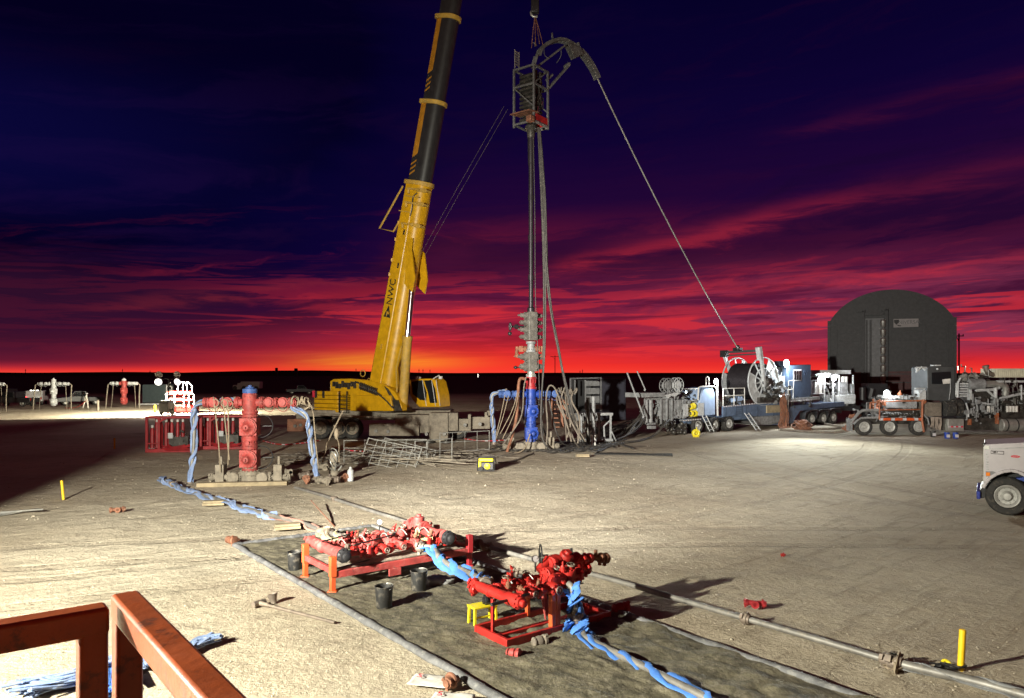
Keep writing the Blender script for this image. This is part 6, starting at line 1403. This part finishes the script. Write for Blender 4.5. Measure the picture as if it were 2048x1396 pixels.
# ================================================================= BEHIND THE WELLS
# red bottle racks
def rack(x0, x1, y0, y1, label):
    Y = CAMH*F/(y1-HY); fr = Fr((P(x0, 0, Y).x, Y, 0), (1, .06, 0)); w = (x1-x0)/F*Y; h = (y1-y0)/F*Y
    t = thing('bottle_rack', label, 'rack', fr.o, 0, 'red bottle racks')
    def frm(m):
        m.box((w/2, .6, .09), (w, 1.3, .18)); m.box((w/2, .6, h-.05), (w, 1.3, .1))
        for x in (.06, w*.28, w-.06):
            for y in (.02, 1.2): m.bar((x, y, .1), (x, y, h), .12)
        m.bar((w*.28, 0, h-.3), (w*.42, 0, h-.08), .1); m.bar((0, 0, .45), (w*.28, 0, .45), .06)
    fr.part('frame', frm, DRED, t, .01)
    for k, x in enumerate((.09, .19, .27, .38, .5, .62, .73)):
        m = MB(fr.M); xx = x*w; hh = h*(.62 if k == 0 else .78); r = .105 if k < 3 else .085
        m.lathe((xx, .3, .2), Z, [(0, r), (hh-.25, r), (hh-.14, r*.6), (hh-.1, r*.55)], 14); b = obj('gas_bottle', m, DRED, t, world=True)
        m = MB(fr.M); m.lathe((xx, .3, .2+hh-.1), Z, [(0, .06), (.1, .07), (.14, .04)], 10); obj('bottle_cap', m, WHITED, b, world=True)
    fr.part('gauge_panel', lambda m: m.box((w*.5, .1, h*.46), (.24, .05, .28)), LGREY, t)
    def pump(m):
        m.box((w*.66, .5, h*.27), (w*.4, .7, h*.3))
        for k in range(20): p = V((w*random.uniform(.45, .85), random.uniform(.1, .6), h*random.uniform(.3, .55))); m.cyl(p, p+V((random.uniform(-.2, .2), 0, random.uniform(-.12, .12))), random.uniform(.02, .06), n=8)
    fr.part('pump', pump, OILY, t)
    def hs(m):
        for k in range(12): m.tube(curve([(w*random.uniform(.3, .5), -.1, .1+.3*random.random()), (w*random.uniform(.5, .7), -.25, .08+.2*random.random()), (w*random.uniform(.75, 1), -.15, .1+.3*random.random())], 2), .03, 6)
    fr.part('red_hose', hs, DRED, t)
rack(291, 385, 833, 905, 'red rack of gas bottles on the far side of the blue strapped pipe'); rack(394, 486, 831, 899, 'red rack of gas bottles just left of the red wellhead column')
# far wellheads
def far_tree(px, py, Y, main, wing, label, rz=0):
    t = thing('frac_tree', label, 'wellhead', (P(px, 0, Y).x, Y, 0), rz, 'distant wellheads'); frac_tree(t, main, wing, MUD, wing, wing, False)
    for k in (-1, 1):
        m = MB(); m.tube([(k*1.7, 0, 2.9), (k*1.95, 0, 2.75), (k*1.98, -.2, 1.5), (k*2.05, -.3, .0)], .06, 8); obj('leg_pipe', m, MUD, t)
        m = MB(); m.tube([(k*1.3, 0, 2.8), (k*1.5, -.1, 0)], .03, 6); obj('tie_line', m, MUD, t)
far_tree(107, 818, 84, LGREY, LGREY, 'pale distant wellhead beside the vehicle with the red tail lamp', .1); far_tree(248, 813, 88, REDD, LGREY, 'dusty pink distant wellhead left of the light tower', -.05); far_tree(-22, 822, 80, LGREY, LGREY, 'distant wellhead cut off by the left edge of the picture', 0)
# light tower (trailer, mast, four lamps)
Yl = 72.0; FL = Fr((P(334, 0, Yl).x, Yl, 0), (1, 0, 0))
LT = thing('light_tower', 'mobile light tower with four lamps and a small dark trailer on the left', 'light tower', FL.o)
m = MB(); m.box((0, 0, .75), (.85, 1.5, .85)); m.prism([(-.42, 0), (.42, 0), (.25, .3), (-.25, .3)], (0, -.72, 1.15), (1, 0, 0), (0, 0, 1), (0, 1.4, 0)); obj('generator_box', m, DARK, LT, bevel=.03)
for k in (-1, 1): wheel('wheel', (k*.62, 0, .32), (k, 0, 0), .32, .18, LT, GREY, world=False)
zl = P(0, 755, Yl).z
m = MB(); m.cyl((0, .3, 1.0), (0, .3, zl-.1), .06); m.bar((-.85, .3, zl-.15), (.85, .3, zl-.15), .07)
for k in range(9): m.torus((.12, .3, 1.5+k*.2), (0, .3, 1), .1, .02, 12, 5)
obj('mast', m, DARK, LT)
for x, zz_ in ((-.95, .45), (.95, .45), (-1.0, -.25), (1.0, -.25)):
    m = MB(); m.lathe((x, .45, zl+zz_-.1), (-.2*x, -.75, -.25), [(0, .14), (.1, .3), (.3, .36)], 16); o = obj('lamp', m, WHITED, LT)
    m = MB(); d = V((-.2*x, -.75, -.25)).normalized(); m.lathe(V((x, .45, zl+zz_-.1))+d*.301, d, [(0, .33), (.02, .33)], 16); obj('lamp_lens', m, glow('lamp_side', (1, .97, .9), 3.0) if zz_ < 0 else GREY, o)
# lit red accumulator unit with white rails beside the tower
FR = Fr((P(332, 0, 76).x, 76, 0), (1, 0, 0)); AU = thing('accumulator_unit', 'brightly lit red bottle unit with white railings behind the light tower', 'accumulator', FR.o)
def bots(m):
    for r in range(3):
        for k in range(9): c = FR.p3(338+k*5, 787+r*13, .2); m.lathe(c, (0, -1, 0), [(-.5, .25), (0, .25), (.15, .22), (.25, .12)], 12)
FR.part('red_bottle', bots, RED, AU)
def rails(m):
    FR.line(m, [(333, 822), (333, 789), (338, 787), (384, 786), (388, 790), (388, 820)], .08, -.2); FR.line(m, [(335, 800), (386, 800)], .06, -.2)
    for x in (349, 368, 378): FR.line(m, [(x, 788), (x, 815)], .06, -.2)
FR.part('white_railing', rails, WHITE, AU); FR.part('base', lambda m: FR.box(m, 330, 812, 388, 823, .0, 1.2), RED, AU)
def cage(m):
    for b in (.5, 1.6): FR.line(m, [(356, 786), (356, 772), (362, 765), (378, 765), (384, 772), (384, 786)], .06, b)
    FR.line(m, [(366, 766), (366, 786)], .05, .5); FR.line(m, [(374, 766), (374, 786)], .05, .5)
FR.part('roll_cage', cage, WHITED, AU)
# dark tank behind, far pickup vehicles, truck
m = MB(); a, b = P(284, 769, 96), P(330, 803, 96); m.box(((a.x+b.x)/2, 97.3, a.z/2+.15), (b.x-a.x, 2.5, a.z-.3)); TEAL = mat('dark_teal', (.03, .045, .05), .6, 0, .1, .2, 0)
t = thing('storage_tank', 'dark teal box tank behind the pink distant wellhead', 'tank', ((a.x+b.x)/2, 97, 0)); obj('tank_body', m, TEAL, t, world=True, bevel=.05)
m = MB(); m.box(((a.x+b.x)/2-.2, 96, .12), (b.x-a.x+.4, .3, .2)); m.bar((b.x+.2, 96, 0), (b.x+.2, 96, a.z), .1); m.bar((b.x+.9, 96, 0), (b.x+.9, 96, a.z-.3), .1)
for k in range(5): m.bar((b.x+.2, 96, .4+k*.5), (b.x+.9, 96, .4+k*.5), .07)
obj('tank_ladder', m, LGREY, t, world=True)
def pickup(px, Y, rz, paint, label, cat='pickup', tall=0, grp=None):
    t = thing('pickup_truck', label, cat, (P(px, 0, Y).x, Y, 0), rz, grp)
    prof = [(-2.7, .5), (-2.7, 1.05), (-.7, 1.08), (-.55, 1.85), (.75, 1.85), (1.35, 1.12), (2.55, 1.0), (2.7, .8), (2.7, .45)]
    if tall: prof = [(-2.5, .5), (-2.5, 1.1), (-2.3, 1.85), (.75, 1.85), (1.35, 1.12), (2.55, 1.0), (2.7, .8), (2.7, .45)]
    m = MB(); m.prism(prof, (0, -.95, 0), (1, 0, 0), (0, 0, 1), (0, 1.9, 0)); bd_ = obj('body', m, paint, t, bevel=.06)
    m = MB(); m.prism([(-.5, 1.15), (-.42, 1.75), (.7, 1.75), (1.15, 1.15)], (0, -.965, 0), (1, 0, 0), (0, 0, 1), (0, 1.93, 0)); obj('window', m, GLASS, bd_)
    for x in (-1.65, 1.75):
        for y in (-1, 1): wheel('wheel', (x, y*.93, .4), (0, y, 0), .4, .26, t, STEEL, world=False)
    for y in (-.75, .75):
        m = MB(); m.box((2.69, y, .82), (.06, .32, .18)); obj('headlight', m, WHITED, t); m = MB(); m.box((-2.7, y*1.1, .9), (.06, .14, .3)); obj('tail_light', m, RED, t)
    return t
p1 = pickup(74, 98, radians(115), LGREY, 'silver vehicle with a glowing red tail lamp and lit roof lamps far left', 'vehicle', 1)
for y in (-.82,): m = MB(); m.box((-2.73, .82, .95), (.05, .16, .34)); obj('tail_lamp_glow', m, LAMPR, p1)
m = MB()
for y in (-.35, 0, .35): m.box((-2.2, y, 1.9), (.1, .22, .08))
obj('roof_lamp', m, LAMPY, p1)
m = MB(); m.ball((-2.72, -.5, .8), .1, 8, 5); obj('rear_lamp', m, LAMPY, p1)
pickup(160, 96, radians(-140), DARK, 'black pickup half hidden behind the right leg of the pale distant wellhead'); pickup(18, 112, radians(160), DARK, 'dark pickup parked furthest left behind the distant wellheads'); pickup(30, 92, radians(175), DARK, 'dark vehicle in the shade near the left edge between two wellheads')
pickup(600, 150, radians(20), DARK, 'dark pickup seen above the rope bundle left of the crane counterweight'); pickup(1140, 72, radians(90), DARK, 'dark pickup behind the blue wellhead facing away')
t = thing('far_truck', 'pale box truck standing far away above the red wellhead', 'truck', (P(492, 0, 190).x, 190, 0), 0)
def ftk(x0, y0, x1, y1, nm, mm, Y=190, dep=2.6):
    a, b = P(x0, y0, Y), P(x1, y1, Y); m = MB(); m.box(((a.x+b.x)/2, Y+dep/2, (a.z+b.z)/2), (b.x-a.x, dep, a.z-b.z)); return obj(nm, m, mm, t, world=True, bevel=.15)
DWH = mat('dim_white', (.35, .34, .34), .6, 0, .1, .1, 0)
ftk(481, 763, 519, 777, 'sleeper_box', DWH); ftk(465, 770, 482, 779, 'hood', DWH); ftk(474, 766, 483, 772, 'cab', DWH)
for x in (470, 488, 512): m = MB(); c = P(x, 778, 190); m.cyl((c.x, 189.9, .55), (c.x, 190.4, .55), .55, n=14); obj('wheel', m, RUBBER, t, world=True)
# person in pale coverall walking
Yn = 86; hP = P(172, 0, Yn)
t = thing('person', 'person in a pale coverall and white hard hat walking by the black pickup', 'person', (hP.x, Yn, 0), .3)
sk = bpy.data.meshes.new('body'); J = [(0, 0, .95), (0, 0, 1.25), (.03, 0, 1.45), (.05, 0, 1.56), (.07, 0, 1.66), (-.1, .02, .9), (-.2, .05, .5), (-.36, .1, .1), (-.28, .06, .05), (.1, -.02, .9), (.2, -.05, .5), (.22, -.06, .1), (.34, -.08, .05), (-.02, .2, 1.4), (-.1, .27, 1.12), (.02, .28, .9), (.05, -.2, 1.4), (.12, -.27, 1.12), (.25, -.25, .95)]
sk.from_pydata(J, [(0, 1), (1, 2), (2, 3), (3, 4), (0, 5), (5, 6), (6, 7), (7, 8), (0, 9), (9, 10), (10, 11), (11, 12), (2, 13), (13, 14), (14, 15), (2, 16), (16, 17), (17, 18)], []); sk.materials.append(CLOTHW)
po = bpy.data.objects.new('body', sk); COL.objects.link(po); po.parent = t; md = po.modifiers.new('skin', 'SKIN')
for v_, r in zip(sk.skin_vertices[0].data, (.16, .17, .15, .06, .09, .1, .075, .055, .05, .1, .075, .055, .05, .08, .055, .045, .08, .055, .045)): v_.radius = (r, r)
sk.skin_vertices[0].data[0].use_root = True; po.modifiers.new('subdivision', 'SUBSURF').levels = 1
m = MB(); m.lathe((.07, 0, 1.7), Z, [(0, .17), (.02, .13), (.09, .12), (.13, .07)], 14); obj('hard_hat', m, WHITE, t)
m = MB(); m.tube(curve([(.2, -.25, .95), (-.6, -.2, .3), (-1.4, .1, .06), (-2.6, .3, .05)], 2), .03, 6); o = obj('dragged_hose', m, RED); o.location = (hP.x, Yn, 0); tag(o, 'red hose on the ground behind the walking person', 'hose')
# odd posts on the far pad
for px, py, hh, lab in ((196, 821, 1.1, 'grey post standing alone between the two distant wellheads'), (310, 826, .8, 'short yellow post left of the light tower')):
    m = MB(); c = G(px, py); m.cyl(c, c+V((0, 0, hh)), .12, n=10); m.cyl(c+V((0, 0, hh)), c+V((0, 0, hh+.03)), .09, n=10); tag(obj('post', m, MUD if px < 300 else STAKE, None, loc=c), lab, 'post')
# silos and poles on the skyline
for px, w_, top, lab in ((553, 5.5, 735.5, 'dark silo on the skyline, the taller of two left of the crane'), (592, 7, 736.5, 'dark silo on the skyline, the wider of two left of the crane')):
    m = MB(); c = P(px, 0, 1900); m.lathe((c.x, 1900, 0), Z, [(0, w_/2/F*1900), (P(0, top, 1900).z-1, w_/2/F*1900), (P(0, top, 1900).z, w_/3/F*1900)], 16); tag(obj('silo', m, BLK, None, loc=(c.x, 1900, 0)), lab, 'silo')
def pole(px, top, Y, label, arm=1.2, grp='utility poles on the skyline'):
    m = MB(); c = P(px, top, Y); r = max(.12, Y*.00035); m.cyl((c.x, Y, 0), (c.x, Y, c.z), r, n=8); m.bar((c.x-arm, Y, c.z-.4), (c.x+arm, Y, c.z-.4), r*1.3); 
    for k in (-.9, .9): m.cyl((c.x+k*arm, Y, c.z-.4), (c.x+k*arm, Y, c.z-.1), r*.6, n=6)
    m.bar((c.x-arm*.6, Y, c.z-.4), (c.x, Y, c.z-1.4), r*.7); tag(obj('utility_pole', m, BLK, None, loc=(c.x, Y, 0)), label, 'utility pole', grp)
pole(1918, 667, 120, 'dark utility pole just right of the arched building', .75); pole(1110, 711, 260, 'utility pole on the skyline right of the valve stack', 1.6)
for i, (px, top) in enumerate(((51, 738), (245, 738), (300, 741), (1160, 741), (1165, 739), (712, 737), (818, 737), (838, 738), (846, 738), (860, 739))):
    m = MB(); c = P(px, top, 1500); m.cyl((c.x, 1500, 0), (c.x, 1500, c.z), .5, n=6); m.bar((c.x-1.5, 1500, c.z-3), (c.x+1.5, 1500, c.z-3), .6)
    tag(obj('mast', m, BLK, None, loc=(c.x, 1500, 0)), 'thin dark mast on the skyline above the far ridge', 'mast', 'thin masts along the skyline')
for px, py, Y, lab in ((956, 749, 400, 'tiny distant light low on the dark land left of the valve stack'), (1916, 733, 300, 'tiny distant light at the foot of the utility pole by the arched building'), (1931, 733, 300, 'tiny distant light right of the utility pole by the arched building')):
    m = MB(); c = P(px, py, Y); m.ball(c, .15, 8, 5); m.cyl(c-V((0, 0, .2)), c-V((0, 0, 1.5)), .06, n=6); tag(obj('distant_lamp', m, LAMPY, None, loc=c), lab, 'lamp')
# dark container, stands and pipes right of the blue wellhead
FC = Fr((P(1141, 0, 62).x, 62, 0), (1, .1, 0)); t = thing('equipment_trailer', 'dark open trailer with a louvred grey door behind the standing pipes', 'trailer', FC.o)
FC.part('box', lambda m: FC.box(m, 1200, 757, 1252, 840, .0, 4), mat('dark_navy', (.02, .02, .035), .6, 0, .15, .2, 0), t, .03); FC.part('front_frame', lambda m: (FC.line(m, [(1141, 842), (1141, 757), (1202, 756), (1202, 822)], .1), FC.line(m, [(1150, 760), (1150, 790)], .07), FC.box(m, 1142, 826, 1204, 842, .1, 2)), GREY, t)
def louv(m):
    for k, (y0, y1) in enumerate(((762, 772), (776, 788), (792, 806), (808, 818))): FC.box(m, 1172, y0, 1199, y1, -.05, .1)
    FC.line(m, [(1171, 760), (1171, 820)], .07)
FC.part('louvred_door', louv, GREY, t); FC.part('interior_wall', lambda m: FC.box(m, 1142, 758, 1200, 840, 3.0, .2), BLK, t)
FT = Fr((P(1160, 0, 42).x, 42, 0), (1, .05, 0)); t = thing('work_stand', 'grey steel work table with cross braced legs right of the standing pipes', 'table', FT.o)
FT.part('table_top', lambda m: FT.box(m, 1160, 826, 1226, 831, 0, .9), GREY, t)
FT.part('table_legs', lambda m: [m.bar(FT.p3(x, 831, b), FT.p3(x, 878, b), .11) for x in (1162, 1198, 1221) for b in (.05, .8)]+[FT.line(m, [(1221, 840), (1208, 852), (1209, 878)], .05, .1), FT.line(m, [(1222, 860), (1232, 882)], .04), FT.box(m, 1160, 878, 1226, 883, 0, .9)], GREY, t)
m = MB()
for k in range(26): p = FT.p3(random.uniform(1163, 1200), random.uniform(835, 872), random.uniform(.1, .6)); m.cyl(p, p+V((random.uniform(-.2, .2), 0, random.uniform(-.3, .3))), random.uniform(.03, .09), n=7)
m.M = FT.M; m.v = [FT.M @ p for p in m.v]; obj('stored_fittings', m, OILY, t, world=True)
for px, top, r, mm, lab in ((1176, 795, .11, OILY, 'thick dark pipe standing upright, left of the pair by the work table'), (1187, 793, .10, GREY, 'grey pipe standing upright, right of the pair by the work table')):
    m = MB(); c = V((P(px, 0, 41).x, 41, 0)); m.cyl(c, P(px, top, 41), r, n=12); m.lathe(c+V((0, 0, 1.0)), Z, [(0, r), (.02, r*1.5), (.15, r*1.5), (.17, r)], 12); m.lathe(c, Z, [(0, r*2), (.06, r*2), (.08, r)], 12); tag(obj('standing_pipe', m, mm, None, loc=c), lab, 'pipe')
for px, lab in ((1184, 'short white post in front of the standing pipes, left of the two'), (1190, 'short white post in front of the standing pipes, right of the two')):
    m = MB(); c = G(px, 893); m.cyl(c, c+V((0, 0, .6)), .045, n=10); m.cyl(c+V((0, 0, .6)), c+V((0, 0, .62)), .035, n=10); tag(obj('white_post', m, WHITED, None, loc=c), lab, 'post')
# lines rising on the right, hoses toward the reel trailer
for (a, b, r, lab) in (((1254, 745), (1287, 832), .05, 'shiny pole leaning in front of the dark trailer'), ((1274, 742), (1290, 778), .04, 'thin dark pole leaning on the reel trailer cradle')):
    m = MB(); m.cyl(P(*a, 45.5), P(*b, 45.5), r, n=8); m.cyl(P(*b, 45.5), P(*b, 45.5)-V((.02, 0, .12)), r*1.4, n=8); tag(obj('leaning_pole', m, GREY, None, loc=P(*b, 45.5)), lab, 'pole')
m = MB()
for k in range(26):
    y = random.uniform(850, 884); m.tube(curve([G(1195+random.uniform(-15, 15), y+6)+V((0, 0, .06)), G(1240+random.uniform(-15, 15), y)+V((0, 0, .08)), P(1275+random.uniform(-6, 6), 850+random.uniform(-14, 10), 46), P(1290+random.uniform(-3, 6), 826+random.uniform(-8, 12), 47)], 2), random.choice((.04, .055, .07)), 6)
o = obj('hose_run', m, HOSE, None, loc=G(1240, 870)); tag(o, 'mass of black hoses running from the wellhead to the reel trailer', 'hoses'); o['kind'] = 'stuff'
hose('supply_hose', 'black hose looping on the dirt from under the reel trailer', [P(1338, 838, 46.8), P(1322, 858, 45.5), G(1305, 876)+V((0, 0, .06)), G(1270, 886)+V((0, 0, .06)), G(1220, 888)+V((0, 0, .06))], .07, HOSE)
# ---- the near light tower (outside the frame, lights the pad) and an added tank-shaped blocker that shades the left
NT = thing('light_tower', 'tall light tower beside the camera platform that lights the pad', 'light tower', (TOWER.x, TOWER.y-.4, 0))
m = MB(); m.box((0, -.2, .75), (1.1, 2.0, .9)); obj('generator_box', m, WHITED, NT, bevel=.05)
for k in (-1, 1): wheel('wheel', (k*.68, -.2, .34), (k, 0, 0), .34, .2, NT, GREY, world=False)
m = MB(); m.cyl((0, 0, 1.2), (0, 0, 5.0), .06); m.bar((-.8, 0, 4.95), (.8, 0, 4.95), .08); obj('mast', m, STEEL, NT)
for x in (-.7, .7):
    m = MB(); m.lathe((x, .12, 4.9), (.2, 1, -.3), [(0, .14), (.1, .28), (.28, .33)], 16); o = obj('lamp', m, WHITED, NT)
dv = V((-15.3, 22.8, 0))-V((TOWER.x, TOWER.y, 0)); dv.normalize(); nl = V((-dv.y, dv.x, 0)); tc_ = V((TOWER.x, TOWER.y, 0))+dv*5.2+nl*1.83
VT = thing('light_blocker', 'unseen tank-shaped blocker added to cut the tower light on the left', 'tank', tc_)
m = MB(); m.lathe((0, 0, 0), Z, [(0, 1.8), (7.5, 1.8), (8.1, .5)], 40); obj('blocker_shell', m, LGREY, VT)
m = MB()
for k in (2.5, 5.0): m.lathe((0, 0, k), Z, [(0, 1.81), (.02, 1.84), (.1, 1.84), (.12, 1.81)], 40, False)
obj('tank_band', m, GREY, VT)
